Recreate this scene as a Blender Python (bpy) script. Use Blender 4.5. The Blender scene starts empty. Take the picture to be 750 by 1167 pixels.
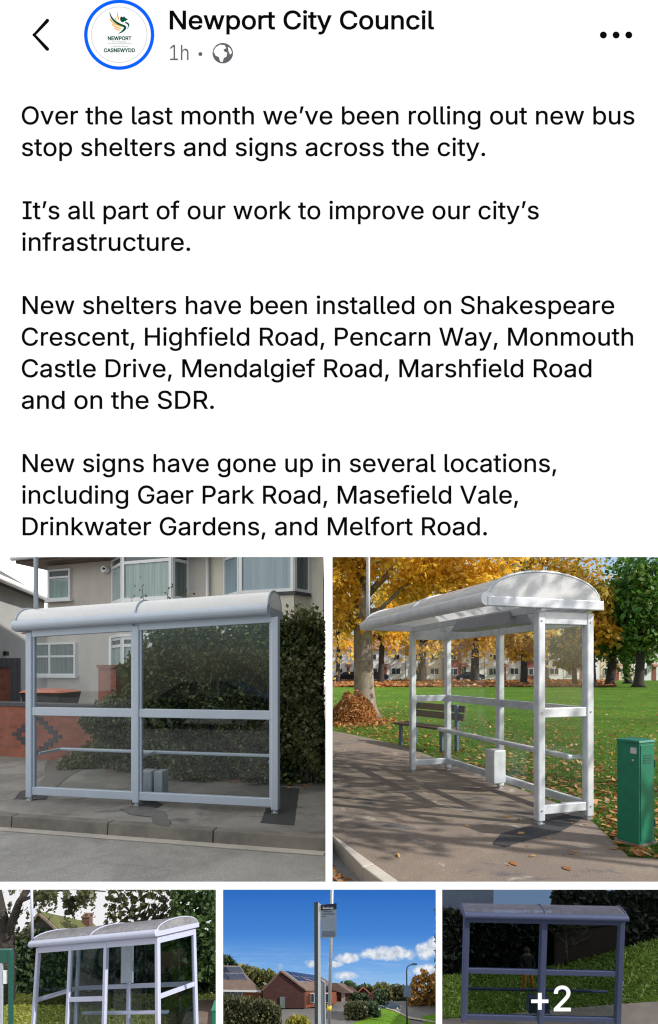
import bpy, math, random
import numpy as np
GLYPHS = r"""
+	453	198 34 19 0 0 110,198 364 0 -110 19 0,255 364 -19 0 0 -110,255 34 0 110 -19 0;61 172 110 0 0 18,61 226 0 -18 110 0,391 226 -110 0 0 -18,391 172 0 18 -110 0
,	188	38 -119 15 0 10 63,68 71 -10 -63 23 0,137 71 -23 0 -18 -63,84 -119 18 63 -15 0
.	188	95 -4 13 0 -12 0,63 9 9 -9 -9 9,50 41 0 -13 0 13,63 73 -9 -8 9 9,95 87 -12 0 13 0,128 73 -9 9 9 -8,141 41 0 13 0 -13,128 9 9 9 -9 -9
1	453	76 0 105 0 0 18,76 55 0 -19 105 0,391 55 -105 0 0 -19,391 0 0 18 -105 0;276 509 -26 0 0 -170,276 0 0 170 -21 0,212 0 22 0 0 149,212 448 0 -149 -1 0,209 448 1 0 -41 -30,86 358 41 30 0 23,86 427 0 -23 37 27,198 509 -37 -28 26 0
2	453	64 0 108 0 0 16,64 47 0 -15 57 61,234 229 -57 -61 20 20,282 282 -12 -15 13 16,311 327 -7 -14 6 14,320 371 0 -15 0 19,308 419 8 -14 -9 13,273 449 15 -7 -14 7,224 460 18 0 -20 0,172 447 15 9 -14 -8,139 413 8 15 -8 -14,127 362 0 20 -20 0,66 362 20 0 0 30,86 442 -14 -23 14 23,143 496 -24 -13 24 13,225 516 -31 0 30 0,306 497 -24 12 23 -13,361 445 -13 22 13 -21,381 372 0 27 0 -18,371 318 7 17 -7 -18,336 259 17 21 -17 -22,267 180 29 31 -38 -40,153 60 38 40 0 -1,153 57 0 1 78 0,389 57 -79 0 0 -19,389 0 0 19 -108 0
A	480	16 0 23 0 62 170,201 509 -61 -170 25 0,276 509 -25 0 62 -170,463 0 -62 170 -23 0,395 0 23 0 -36 101,287 302 36 -100 -6 19,264 372 9 -28 -9 28,232 478 13 -43 4 0,245 478 -4 0 -12 -43,213 371 9 28 -9 -28,191 302 5 18 -36 -100,85 0 35 101 -23 0;110 142 87 0 0 19,110 199 0 -19 87 0,370 199 -87 0 0 -19,370 142 0 19 -87 0
C	510	267 -7 26 0 -44 0,150 25 34 -21 -34 21,70 115 19 -39 -20 39,40 254 0 -53 0 54,70 393 -20 -39 19 39,150 484 -34 -22 34 21,267 516 -44 0 26 0,340 504 -23 8 23 -7,402 471 -18 15 18 -14,448 418 -12 21 12 -20,473 348 -5 26 -22 0,408 348 22 0 -4 18,389 395 9 -14 -8 13,357 428 13 -9 -12 10,315 449 16 -5 -15 5,267 456 17 0 -31 0,184 432 24 16 -25 -15,125 364 14 30 -14 -30,103 254 0 43 0 -43,125 145 -14 30 15 -30,184 76 -25 16 25 -15,267 53 -31 0 17 0,315 60 -15 -5 16 5,357 81 -12 -10 13 9,389 114 -8 -13 9 14,408 160 -4 -17 22 0,473 160 -22 0 -4 -25,448 91 12 20 -12 -21,402 38 19 14 -18 -15,341 5 22 7 -23 -8
D	502	219 0 52 0 -41 0,96 0 41 0 0 19,96 57 0 -19 40 0,215 57 -40 0 41 0,318 81 -27 -16 27 16,379 149 -13 -30 13 30,399 255 0 -41 0 41,379 361 13 -30 -13 29,320 428 26 -16 -27 16,221 452 39 0 -43 0,93 452 43 0 0 19,93 509 0 -19 44 0,225 509 -44 0 50 0,353 478 -36 21 35 -20,433 391 -18 38 19 -38,462 255 0 53 0 -53,433 119 19 38 -19 -38,351 31 36 20 -37 -21;125 509 -22 0 0 -170,125 0 0 170 -22 0,60 0 22 0 0 170,60 509 0 -170 22 0
E	419	60 0 105 0 0 170,60 509 0 -170 104 0,372 509 -104 0 0 -19,372 452 0 19 -82 0,125 452 82 0 0 -56,125 286 0 55 77 0,355 286 -77 0 0 -19,355 229 0 19 -77 0,125 229 77 0 0 -57,125 57 0 57 83 0,375 57 -83 0 0 -19,375 0 0 19 -105 0
G	520	269 -7 40 0 -46 0,149 25 35 -21 -34 21,69 116 19 -39 -19 39,40 254 0 -53 0 54,69 393 -19 -39 19 39,149 484 -34 -22 34 21,265 516 -44 0 27 0,340 504 -23 8 24 -8,403 469 -18 15 19 -15,449 416 -12 21 12 -20,474 349 -4 24 -22 0,408 349 22 0 -5 16,387 393 9 -13 -8 13,356 427 12 -10 -12 9,315 448 15 -4 -15 5,265 456 18 0 -30 0,183 432 25 16 -24 -15,125 364 14 30 -14 -30,103 254 0 43 0 -43,125 145 -14 30 15 -30,184 76 -25 16 25 -15,269 53 -32 0 28 0,345 71 -22 -12 22 12,396 123 -12 -22 13 23,415 202 0 -30 6 -1,434 199 -6 1 -50 0,283 199 50 0 0 19,283 256 0 -19 65 0,478 256 -65 0 0 -19,478 200 0 19 0 -42,451 91 18 31 -18 -31,377 19 31 17 -32 -17
H	517	60 0 22 0 0 170,60 509 0 -170 22 0,125 509 -22 0 0 -74,125 289 0 73 89 0,392 289 -89 0 0 73,392 509 0 -74 22 0,457 509 -22 0 0 -170,457 0 0 170 -22 0,392 0 22 0 0 77,392 232 0 -77 -89 0,125 232 89 0 0 -77,125 0 0 77 -22 0
I	301	31 0 80 0 0 19,31 57 0 -19 29 0,118 57 -29 0 0 132,118 452 0 -132 -29 0,31 452 29 0 0 19,31 509 0 -19 80 0,269 509 -79 0 0 -19,269 452 0 19 -29 0,183 452 29 0 0 -132,183 57 0 132 29 0,269 57 -29 0 0 -19,269 0 0 19 -79 0
L	393	60 0 100 0 0 170,60 509 0 -170 22 0,125 509 -22 0 0 -151,125 57 0 151 78 0,361 57 -79 0 0 -19,361 0 0 19 -100 0
M	628	60 0 21 0 0 170,60 509 0 -170 31 0,152 509 -31 0 41 -107,277 187 -42 107 3 -7,287 159 -3 11 4 -11,299 123 -4 13 4 -13,311 84 -4 13 4 -13,322 49 -3 10 -5 0,307 49 5 0 3 10,318 83 -4 -13 4 12,330 121 -4 -13 4 13,342 158 -4 -11 4 12,352 187 -3 -8 42 107,476 509 -41 -107 31 0,568 509 -31 0 0 -170,568 0 0 170 -21 0,504 0 21 0 0 97,504 291 0 -97 0 11,504 327 0 -13 1 13,505 369 0 -15 0 14,506 413 0 -15 0 15,507 457 0 -14 2 0,513 457 -2 0 -5 -16,498 409 5 17 -6 -16,482 363 5 15 -5 -15,467 322 5 12 -4 -13,456 291 3 8 -38 -97,342 0 38 97 -19 0,286 0 19 0 -38 97,170 291 39 -97 -3 8,159 321 4 -12 -4 12,145 361 5 -15 -5 15,129 408 6 -17 -5 16,112 457 6 -16 2 0,119 457 -2 0 0 -13,120 416 0 15 0 -15,121 372 0 15 0 -15,122 328 -1 14 0 -13,122 291 0 11 0 -97,122 0 0 97 -21 0
N	523	60 0 22 0 0 170,60 509 0 -170 25 0,136 509 -25 0 69 -109,343 183 -69 108 6 -9,363 151 -8 13 7 -13,388 107 -9 16 8 -17,414 55 -9 18 -3 0,405 54 3 0 -2 18,401 108 0 -18 -1 18,399 157 0 -15 0 15,399 195 0 -10 0 105,399 509 0 -105 21 0,463 509 -21 0 0 -170,463 0 0 170 -25 0,387 0 25 0 -62 97,202 290 62 -97 -8 13,177 331 9 -15 -8 14,148 381 11 -19 -11 19,108 452 15 -28 3 1,119 454 -4 -1 1 -26,122 384 -1 21 1 -22,124 328 0 16 1 -16,125 291 0 9 0 -97,125 0 0 97 -22 0
O	533	267 -7 44 0 -44 0,150 25 34 -21 -34 21,70 115 20 -39 -20 39,40 254 0 -53 0 54,70 393 -20 -39 20 39,150 484 -34 -22 34 21,267 516 -44 0 44 0,384 484 -34 21 34 -22,464 393 -20 39 19 -39,493 254 0 54 0 -53,464 115 19 39 -20 -39,384 25 34 21 -34 -21;267 53 -31 0 30 0,349 76 -24 -15 25 15,408 144 -14 -30 15 30,430 254 0 -43 0 44,408 365 15 -30 -14 30,349 433 25 -16 -24 15,267 456 30 0 -31 0,184 433 25 15 -25 -16,125 364 15 30 -14 -30,103 254 0 43 0 -43,125 144 -14 30 15 -30,184 76 -25 16 25 -15
P	445	60 0 22 0 0 170,60 509 0 -170 58 0,235 509 -58 0 39 0,332 487 -25 15 26 -14,390 430 -13 24 12 -25,409 348 0 30 0 -31,390 265 12 25 -13 -24,332 207 26 15 -25 -14,235 186 39 0 -42 0,109 186 42 0 0 19,109 242 0 -18 41 0,233 242 -42 0 26 0,297 256 -16 -9 16 9,333 294 -8 -16 8 16,344 348 0 -20 0 20,333 402 8 -16 -8 15,297 439 16 -9 -17 9,232 452 27 0 -36 0,125 452 35 0 0 -151,125 0 0 151 -22 0
R	449	60 0 22 0 0 170,60 509 0 -170 59 0,236 509 -59 0 39 0,333 489 -26 13 26 -14,390 433 -12 24 13 -23,409 352 0 30 0 -31,390 271 13 24 -12 -23,333 217 26 13 -26 -13,236 198 39 0 -47 0,96 198 47 0 0 19,96 255 0 -19 46 0,234 255 -46 0 26 0,298 267 -17 -8 16 8,334 300 -8 -14 7 15,345 352 0 -20 0 20,334 405 7 -15 -8 15,298 440 16 -9 -17 8,233 452 26 0 -36 0,125 452 36 0 0 -151,125 0 0 151 -22 0;353 0 25 0 -41 76,230 229 41 -76 24 0,303 229 -24 0 41 -76,428 0 -42 76 -25 0
S	447	224 -9 39 0 -37 0,128 9 27 -12 -28 12,64 60 15 -22 -15 22,38 137 2 -30 22 0,104 137 -22 0 2 -20,123 88 -11 13 11 -13,166 59 -17 6 18 -7,224 49 -21 0 23 0,286 60 -18 -7 18 8,329 92 -10 -14 11 13,346 139 0 -18 0 16,332 179 9 -10 -9 10,296 205 15 -7 -15 6,245 222 19 -5 -21 6,184 239 20 -5 -42 12,86 289 23 -21 -23 22,52 372 0 -33 0 29,75 448 -15 -22 15 21,138 498 -27 -12 26 12,227 516 -33 0 34 0,316 498 -26 12 26 -12,377 449 -15 20 15 -21,401 378 -1 26 -21 0,337 378 21 0 -2 25,302 437 21 -14 -21 14,225 459 31 0 -22 0,167 448 17 7 -16 -7,129 418 9 13 -9 -12,115 376 0 15 0 -18,131 334 -11 10 11 -11,169 308 -15 6 15 -6,212 293 -13 4 18 -4,264 279 -17 5 15 -4,312 264 -17 6 16 -7,359 238 -15 10 14 -11,395 198 -10 16 9 -17,408 139 0 23 0 -28,386 64 15 22 -14 -23,323 11 28 13 -27 -13
T	449	32 452 53 0 0 19,32 509 0 -19 128 0,417 509 -129 0 0 -19,417 452 0 19 -54 0,257 452 53 0 0 -151,257 0 0 151 -22 0,193 0 21 0 0 151,193 452 0 -151 -54 0
U	517	259 -8 40 0 -40 0,154 15 30 -15 -30 16,85 80 16 -27 -17 27,60 173 0 -35 0 112,60 509 0 -112 21 0,124 509 -21 0 0 -110,124 178 0 110 0 -24,141 113 -11 19 11 -19,187 68 -20 11 20 -11,259 52 -28 0 28 0,331 68 -20 -11 20 11,377 113 -11 -19 10 19,393 178 0 -24 0 110,393 509 0 -110 21 0,457 509 -21 0 0 -112,457 173 0 112 0 -35,433 80 16 27 -17 -27,363 15 30 16 -29 -15
V	480	204 0 25 0 -63 170,16 509 63 -170 23 0,84 509 -22 0 36 -101,192 206 -36 101 6 -17,215 137 -9 29 9 -28,248 31 -13 42 -5 0,235 31 4 0 12 43,267 138 -9 -28 9 28,290 206 -6 -17 35 101,395 509 -35 -101 22 0,463 509 -23 0 -62 -170,278 0 62 170 -25 0
W	686	155 0 25 0 -46 170,16 509 47 -170 22 0,82 509 -22 0 27 -105,163 196 -27 104 5 -17,175 145 -3 18 4 -17,187 94 -4 17 3 -18,197 40 -3 18 -3 0,189 40 3 0 4 18,200 94 -4 -18 3 17,211 145 -4 -17 4 18,224 196 -4 -17 27 104,306 509 -27 -105 25 0,380 509 -25 0 27 -105,462 196 -28 104 4 -17,474 145 -4 18 4 -17,486 94 -4 17 4 -18,497 40 -3 18 -3 0,488 40 3 0 4 18,499 94 -4 -18 3 17,510 145 -4 -17 5 18,523 196 -4 -17 27 104,603 509 -27 -105 22 0,670 509 -23 0 -47 -170,530 0 47 170 -25 0,455 0 25 0 -29 108,368 323 29 -108 -6 21,351 391 6 -24 -5 25,336 475 5 -31 5 0,350 475 -5 0 -5 -30,335 395 5 24 -5 -24,318 323 6 24 -29 -108,230 0 30 108 -25 0
Y	472	203 0 22 0 0 69,203 208 0 -69 -62 100,16 509 63 -100 25 0,91 509 -25 0 34 -55,192 344 -33 55 11 -18,222 292 -9 17 9 -17,250 230 -10 25 -9 0,224 230 8 0 9 25,251 293 -9 -17 9 17,280 344 -10 -17 34 55,381 509 -34 -55 25 0,455 509 -25 0 -62 -100,268 208 62 100 0 -69,268 0 0 69 -21 0
a	389	160 -9 22 0 -24 0,94 5 20 -9 -19 9,48 45 11 -18 -12 17,30 108 0 -25 0 22,43 161 -8 -14 9 14,78 193 -15 -8 14 8,125 211 -17 -4 18 4,178 220 -18 -2 23 3,234 227 -15 -2 14 1,265 235 -7 -4 7 4,276 255 0 -10 0 0,276 257 0 -1 0 15,267 297 6 -11 -6 11,240 322 12 -6 -12 6,196 331 17 0 -18 0,149 322 13 6 -13 -5,118 301 8 8 -8 -9,100 274 4 9 -20 6,41 291 20 -6 9 23,79 346 -17 -14 16 14,133 375 -20 -6 20 6,194 384 -21 0 14 0,239 379 -16 4 16 -3,286 360 -15 10 15 -9,322 320 -9 18 10 -17,337 251 0 29 0 -83,337 0 0 84 -20 0,277 0 20 0 0 17,277 52 0 -17 -2 0,272 52 2 0 -4 -9,252 25 9 9 -9 -10,215 1 15 6 -15 -6;170 45 -15 0 23 0,228 59 -16 -9 15 9,263 93 -8 -14 8 14,276 138 0 -16 0 17,276 190 0 -17 -3 -3,259 182 9 2 -8 -2,231 176 11 2 -10 -2,200 171 10 1 -10 -1,175 168 7 1 -14 -2,134 159 13 4 -13 -5,103 139 8 9 -7 -8,92 105 0 14 0 -13,102 72 -7 9 7 -9,130 52 -12 5 12 -4
b	424	229 -8 32 0 -23 0,172 4 15 -8 -14 8,138 31 8 -10 -9 11,118 59 5 -8 -2 0,112 59 2 0 0 -20,112 0 0 20 -20 0,53 0 19 0 0 170,53 509 0 -170 20 0,114 509 -21 0 0 -63,114 319 0 63 1 0,118 319 -1 0 5 8,137 346 -8 -10 8 10,171 373 -14 -8 15 8,229 384 -24 0 32 0,313 361 -24 15 24 -16,370 293 -14 29 13 -30,390 189 0 40 0 -40,370 84 13 30 -14 -29,313 16 24 16 -24 -16;220 47 -23 0 24 0,279 66 -16 -13 16 12,316 117 -8 -22 8 21,328 189 0 -27 0 27,316 261 8 -21 -8 21,280 311 16 -12 -16 13,220 330 24 0 -23 0,161 312 16 12 -16 -12,125 263 8 21 -8 -21,113 189 0 28 0 -28,125 115 -8 21 8 -21,162 65 -16 12 16 -12
c	396	207 -8 19 0 -34 0,117 16 26 -16 -26 17,56 85 15 -29 -15 29,34 187 0 -38 0 40,56 291 -15 -29 15 30,117 360 -26 -17 26 16,207 384 -34 0 19 0,260 377 -17 5 16 -5,305 356 -13 9 14 -9,340 322 -10 13 10 -13,362 277 -5 17 -20 -5,303 262 19 5 -3 10,290 289 6 -8 -5 8,270 311 8 -6 -8 6,242 325 11 -3 -10 3,207 330 13 0 -25 0,145 310 16 13 -16 -13,108 258 8 22 -8 -21,96 187 0 26 0 -25,108 117 -8 22 8 -21,145 66 -16 13 16 -13,207 46 -25 0 13 0,243 52 -11 -4 10 3,271 66 -8 -6 8 6,292 89 -6 -9 5 8,304 117 -3 -10 20 -5,363 102 -20 5 -5 -17,341 56 10 14 -9 -13,306 21 14 10 -13 -9,261 -1 16 5 -17 -5
d	424	195 -8 24 0 -31 0,111 16 25 -16 -24 16,55 84 13 -29 -14 30,34 189 0 -40 0 40,55 293 -14 -30 14 29,112 361 -24 -16 24 15,196 384 -32 0 23 0,253 373 -15 8 15 -8,287 346 -8 10 9 -10,306 319 -4 8 2 0,311 319 -2 0 0 63,311 509 0 -63 20 0,372 509 -21 0 0 -170,372 0 0 170 -20 0,313 0 19 0 0 20,313 59 0 -20 -2 0,307 59 2 0 -5 -8,287 31 8 11 -9 -10,252 4 15 8 -14 -8;205 47 -24 0 22 0,263 65 -16 -12 16 12,299 115 -8 -21 9 21,312 189 0 -28 0 28,300 263 8 -21 -8 21,263 312 16 -12 -16 12,205 330 23 0 -24 0,145 311 16 13 -16 -12,108 261 8 21 -8 -21,96 189 0 27 0 -27,109 117 -9 21 8 -22,145 66 -16 12 16 -13
e	404	212 -8 26 0 -37 0,117 16 26 -16 -27 17,56 85 14 -29 -15 29,34 187 0 -39 0 39,55 290 -14 -30 14 29,115 359 -26 -16 26 17,205 384 -34 0 21 0,266 374 -20 7 19 -7,319 341 -16 15 16 -15,357 282 -9 24 9 -24,371 194 0 34 0 -8,371 169 0 9 -99 0,75 169 99 0 0 18,75 221 0 -17 88 0,338 221 -88 0 -9 -6,310 202 9 6 0 25,298 269 8 -20 -8 19,263 314 15 -11 -16 11,205 330 23 0 -23 0,146 313 17 12 -16 -11,109 270 9 18 -9 -19,96 211 0 21 0 -11,96 178 0 11 0 -28,110 106 -9 20 10 -19,151 61 -17 11 17 -10,212 46 -23 0 16 0,254 53 -13 -5 12 4,285 73 -8 -9 9 9,306 105 -5 -12 19 -4,365 91 -20 5 -6 -20,335 39 14 15 -14 -15,283 4 20 9 -21 -8
f	254	228 379 -74 0 0 -17,228 327 0 17 -74 0,6 327 74 0 0 17,6 379 0 -17 74 0;81 0 20 0 0 144,81 432 0 -144 0 21,96 486 -10 -15 10 14,135 519 -16 -8 17 7,187 530 -18 0 14 0,222 527 -9 2 10 -2,243 521 -5 2 -5 -18,227 468 6 18 -3 2,215 472 5 -1 -5 1,195 474 8 0 -19 0,154 460 9 9 -8 -9,142 419 0 18 0 -140,142 0 0 140 -21 0
g	425	207 -151 31 0 -28 0,134 -140 21 -7 -21 8,82 -110 14 -13 -13 12,51 -69 7 -15 16 9,101 -41 -17 -9 6 -8,122 -66 -9 9 8 -9,154 -88 -13 6 14 -6,207 -97 -21 0 31 0,282 -75 -19 -15 20 15,311 -6 0 -31 0 25,311 68 0 -24 -1 0,306 68 2 0 -5 -8,287 41 8 10 -9 -9,252 16 15 7 -14 -8,195 5 24 0 -31 0,113 27 24 -15 -25 14,55 90 14 -28 -14 28,34 191 0 -39 0 39,55 293 -14 -29 14 29,112 361 -24 -16 25 15,196 384 -31 0 24 0,253 373 -14 8 15 -8,288 346 -8 10 9 -10,308 319 -5 8 1 0,313 319 -2 0 0 20,313 379 0 -20 20 0,372 379 -19 0 0 -129,372 -9 0 130 0 -33,350 -90 15 21 -15 -21,291 -136 25 10 -25 -10;205 59 -24 0 23 0,264 75 -16 -11 16 11,300 121 -8 -20 8 20,312 193 0 -28 0 27,300 264 8 -21 -8 20,264 312 16 -11 -16 12,205 330 23 0 -24 0,145 312 16 12 -16 -13,109 262 8 21 -9 -20,96 193 0 26 0 -27,109 123 -9 20 8 -20,145 76 -16 11 17 -11
h	410	114 227 0 22 0 -76,114 0 0 76 -21 0,53 0 20 0 0 170,53 509 0 -170 20 0,114 509 -21 0 0 -74,114 287 0 74 -4 0,102 287 4 0 12 35,152 362 -21 -15 22 15,227 384 -28 0 26 0,295 369 -19 10 20 -11,341 321 -11 21 11 -22,357 240 0 33 0 -80,357 0 0 80 -20 0,296 0 20 0 0 78,296 235 0 -78 0 30,273 304 15 -16 -15 17,210 329 27 0 -18 0,161 317 14 8 -15 -8,126 283 9 15 -8 -16
i	167	53 0 20 0 0 126,53 379 0 -126 20 0,114 379 -21 0 0 -126,114 0 0 126 -21 0;84 443 11 0 -12 0,54 455 8 -8 -9 7,41 483 0 -11 0 11,54 512 -9 -8 8 8,84 524 -12 0 11 0,114 512 -8 8 8 -8,126 483 0 11 0 -11,114 455 8 7 -8 -8
k	381	110 137 22 21 0 25,110 212 0 -25 3 0,121 212 -4 0 54 56,284 379 -54 -56 26 0,360 379 -25 0 -59 -60,184 199 59 60 -2 0,177 199 2 0 -22 -21;53 0 20 0 0 170,53 509 0 -170 20 0,114 509 -21 0 0 -170,114 0 0 170 -21 0;294 0 26 0 -49 62,148 186 49 -62 14 14,191 229 -14 -15 61 -77,372 0 -60 76 -26 0
l	189	139 -2 8 0 -29 0,74 20 14 -15 -14 15,53 84 0 -27 0 142,53 509 0 -142 20 0,114 509 -21 0 0 -137,114 99 0 136 0 -18,120 62 -4 7 5 -7,146 52 -13 0 6 0,160 53 -3 -1 4 0,170 54 -3 0 3 -17,181 3 -4 17 -6 -2,162 -1 7 1 -8 -1
m	610	53 0 20 0 0 126,53 379 0 -126 19 0,112 379 -20 0 0 -28,112 295 0 28 -1 0,108 295 1 0 5 21,132 346 -11 -14 12 13,172 376 -15 -7 15 7,219 386 -16 0 28 0,287 361 -17 17 18 -17,321 295 -5 27 -3 0,312 295 3 0 5 18,337 343 -12 -14 12 14,381 375 -17 -8 17 7,437 386 -21 0 22 0,497 372 -18 9 18 -10,541 328 -11 20 10 -19,557 255 0 30 0 -85,557 0 0 85 -21 0,496 0 20 0 0 85,496 254 0 -85 0 27,473 313 15 -12 -16 12,419 330 20 0 -17 0,374 320 13 7 -12 -7,345 290 7 13 -6 -12,335 247 0 16 0 -82,335 0 0 82 -20 0,274 0 21 0 0 87,274 260 0 -87 0 21,253 311 14 -13 -14 13,199 330 22 0 -14 0,158 320 13 7 -14 -7,126 289 8 14 -8 -13,114 238 0 20 0 -79,114 0 0 79 -21 0
n	410	114 227 0 22 0 -76,114 0 0 76 -21 0,53 0 20 0 0 126,53 379 0 -126 19 0,112 379 -20 0 0 -30,112 287 0 31 -3 0,102 287 4 0 12 35,152 362 -21 -15 22 15,227 384 -28 0 26 0,295 369 -19 10 19 -11,341 321 -11 21 11 -22,357 240 0 33 0 -80,357 0 0 80 -20 0,296 0 20 0 0 78,296 235 0 -78 0 30,273 304 15 -16 -15 17,210 329 27 0 -18 0,161 317 14 8 -15 -8,126 283 9 15 -8 -16
o	415	207 -8 35 0 -34 0,117 16 26 -16 -26 17,56 85 15 -29 -15 29,34 187 0 -38 0 40,56 291 -15 -29 15 30,117 360 -26 -17 26 16,207 384 -34 0 35 0,299 360 -26 16 26 -17,359 291 -14 30 15 -29,381 187 0 40 0 -38,359 85 15 29 -14 -29,299 16 26 17 -26 -16;207 46 -25 0 26 0,270 66 -16 -13 17 13,307 117 -8 -21 8 22,319 187 0 -25 0 26,307 258 8 -22 -8 22,270 310 17 -13 -16 13,207 330 26 0 -25 0,145 310 16 13 -16 -13,108 258 8 22 -8 -21,96 187 0 26 0 -25,108 117 -8 22 8 -21,145 66 -16 13 16 -13
p	424	53 -143 20 0 0 174,53 379 0 -174 19 0,112 379 -20 0 0 -20,112 319 0 20 2 0,118 319 -2 0 5 8,137 346 -8 -10 8 10,171 373 -14 -8 15 8,229 384 -24 0 32 0,313 361 -24 15 24 -16,370 293 -14 29 13 -30,390 189 0 40 0 -40,370 84 13 30 -14 -29,313 16 24 16 -24 -16,229 -8 32 0 -23 0,173 4 14 -8 -15 8,138 31 8 -10 -8 11,118 59 5 -8 -1 0,114 59 1 0 0 -67,114 -143 0 67 -21 0;220 47 -23 0 24 0,279 66 -16 -13 16 12,316 117 -8 -22 8 21,328 189 0 -27 0 27,316 261 8 -21 -8 21,280 311 16 -12 -16 13,220 330 24 0 -23 0,161 312 16 12 -16 -12,125 263 8 21 -8 -21,113 189 0 28 0 -28,125 115 -8 21 8 -21,162 65 -16 12 16 -12
r	259	53 0 20 0 0 126,53 379 0 -126 19 0,112 379 -20 0 0 -19,112 321 0 19 1 0,115 321 -1 0 7 19,152 367 -17 -12 18 12,213 385 -23 0 5 0,229 384 -6 1 6 0,243 384 -3 0 0 -21,243 322 0 21 -1 1,230 324 7 -1 -7 1,207 326 8 0 -18 0,159 315 14 7 -14 -8,126 284 8 13 -8 -14,114 237 0 18 0 -79,114 0 0 79 -21 0
s	365	182 -8 29 0 -26 0,112 3 21 -7 -20 8,62 38 13 -15 -13 15,36 94 4 -22 19 4,94 107 -20 -5 5 -21,124 60 -15 10 15 -10,181 45 -23 0 27 0,244 62 -15 -11 16 12,268 103 0 -16 0 13,254 136 9 -9 -9 8,212 155 19 -4 -21 5,149 170 21 -5 -34 8,72 208 17 -17 -17 17,47 274 0 -27 0 22,65 332 -12 -17 12 16,115 370 -21 -9 21 10,187 384 -27 0 26 0,254 372 -19 8 18 -7,299 339 -12 14 11 -14,324 290 -5 19 -19 -4,268 277 19 4 -5 15,243 316 12 -12 -13 11,187 333 25 0 -22 0,131 317 15 10 -15 -11,109 277 0 16 0 -14,124 243 -10 9 10 -8,172 223 -22 5 19 -5,229 209 -19 5 35 -8,306 171 -16 17 17 -17,331 107 0 26 0 -23,312 47 13 17 -12 -17,260 6 22 10 -23 -9
t	227	204 379 -66 0 0 -17,204 327 0 17 -66 0,6 327 66 0 0 17,6 379 0 -17 66 0;65 471 0 -126 20 0,126 471 -20 0 0 -124,126 98 0 124 0 -17,136 61 -7 8 7 -7,170 50 -16 0 4 0,185 51 -6 -1 6 1,202 54 -5 -1 4 -18,213 2 -4 17 -6 -2,192 -3 8 1 -8 -1,168 -4 8 0 -32 0,92 21 18 -17 -18 17,65 93 0 -31 0 126
u	410	182 -5 29 0 -25 0,115 11 19 -11 -20 10,69 59 11 -22 -11 21,53 139 0 -32 0 80,53 379 0 -80 20 0,114 379 -21 0 0 -78,114 144 0 78 0 -30,137 75 -16 16 15 -17,200 50 -27 0 18 0,249 62 -14 -8 15 8,283 97 -8 -16 9 15,296 153 0 -22 0 75,296 379 0 -75 20 0,357 379 -20 0 0 -126,357 0 0 126 -20 0,298 0 20 0 0 31,298 92 0 -31 3 0,307 92 -3 0 -12 -35,257 17 22 15 -22 -15
v	389	163 0 21 0 -49 126,17 379 49 -126 23 0,84 379 -22 0 27 -74,165 155 -27 75 9 -23,187 87 -6 23 6 -23,206 21 -7 21 -8 0,184 21 7 0 7 21,203 87 -6 -23 6 23,224 155 -8 -23 27 75,305 379 -27 -74 22 0,371 379 -22 0 -48 -126,226 0 49 126 -21 0
w	567	138 0 20 0 -39 126,23 379 38 -126 21 0,87 379 -21 0 16 -55,133 214 -15 55 7 -23,154 137 -7 28 7 -29,175 41 -7 35 -3 0,165 41 3 0 7 34,186 135 -7 -29 7 28,206 214 -7 -24 15 55,252 379 -15 -55 21 0,316 379 -21 0 16 -55,362 214 -15 55 6 -24,382 136 -7 28 6 -29,402 41 -7 35 -3 0,391 41 4 0 8 34,413 135 -7 -28 7 29,434 214 -7 -24 15 55,480 379 -15 -55 22 0,545 379 -22 0 -39 -126,429 0 39 126 -20 0,368 0 21 0 -16 57,319 172 16 -58 -5 17,305 225 4 -18 -5 18,291 280 4 -19 -5 19,277 338 4 -20 4 0,291 338 -5 0 -5 -19,277 280 4 19 -5 -19,263 225 4 18 -5 -19,248 172 5 17 -17 -58,199 0 16 57 -21 0
y	389	47 -139 4 -1 5 18,61 -86 -4 -17 4 0,71 -87 -3 0 12 -3,104 -89 -10 -2 10 2,130 -74 -8 -8 8 8,151 -36 -6 -17 4 12,163 -1 -4 -12 -49 127,17 379 49 -127 23 0,84 379 -22 0 27 -74,165 155 -27 75 9 -23,187 87 -6 22 6 -23,206 21 -7 21 -8 0,184 21 7 0 6 21,202 87 -6 -23 7 23,224 155 -8 -23 27 75,305 379 -27 -74 22 0,371 379 -22 0 -55 -145,204 -58 56 146 -8 -20,177 -107 10 13 -11 -13,139 -136 14 7 -14 -6,91 -145 18 0 -10 0,65 -143 7 -1 -8 1
·	196	98 196 13 0 -13 0,66 210 9 -9 -9 9,52 242 0 -13 0 12,66 274 -9 -9 9 9,98 287 -13 0 13 0,130 274 -8 9 9 -9,144 242 0 12 0 -13,130 210 9 9 -8 -9
’	177	52 318 15 0 10 64,82 509 -10 -64 23 0,151 509 -23 0 -18 -64,98 318 18 64 -15 0
 	188	
"""
from mathutils import Vector, Matrix

random.seed(7)
rng = np.random.default_rng(11)
S = bpy.context.scene
COL = S.collection
R = math.radians
EYE = 1.59
F = 600.0
CX, CY = 375.0, 764.0
EXPO = 0.35
SCR = 1.0 / (2 ** EXPO)
OVC = 1.7


def P(px, py, z):
    """a point seen at pixel px,py standing z metres in front of the camera"""
    return Vector(((px - CX) / F * z, z, EYE + (CY - py) / F * z))


def G(px, py, h=0.0):
    """the point of the level ground (height h) seen at pixel px,py"""
    z = (EYE - h) * F / (py - CY)
    return Vector(((px - CX) / F * z, z, h))


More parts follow.
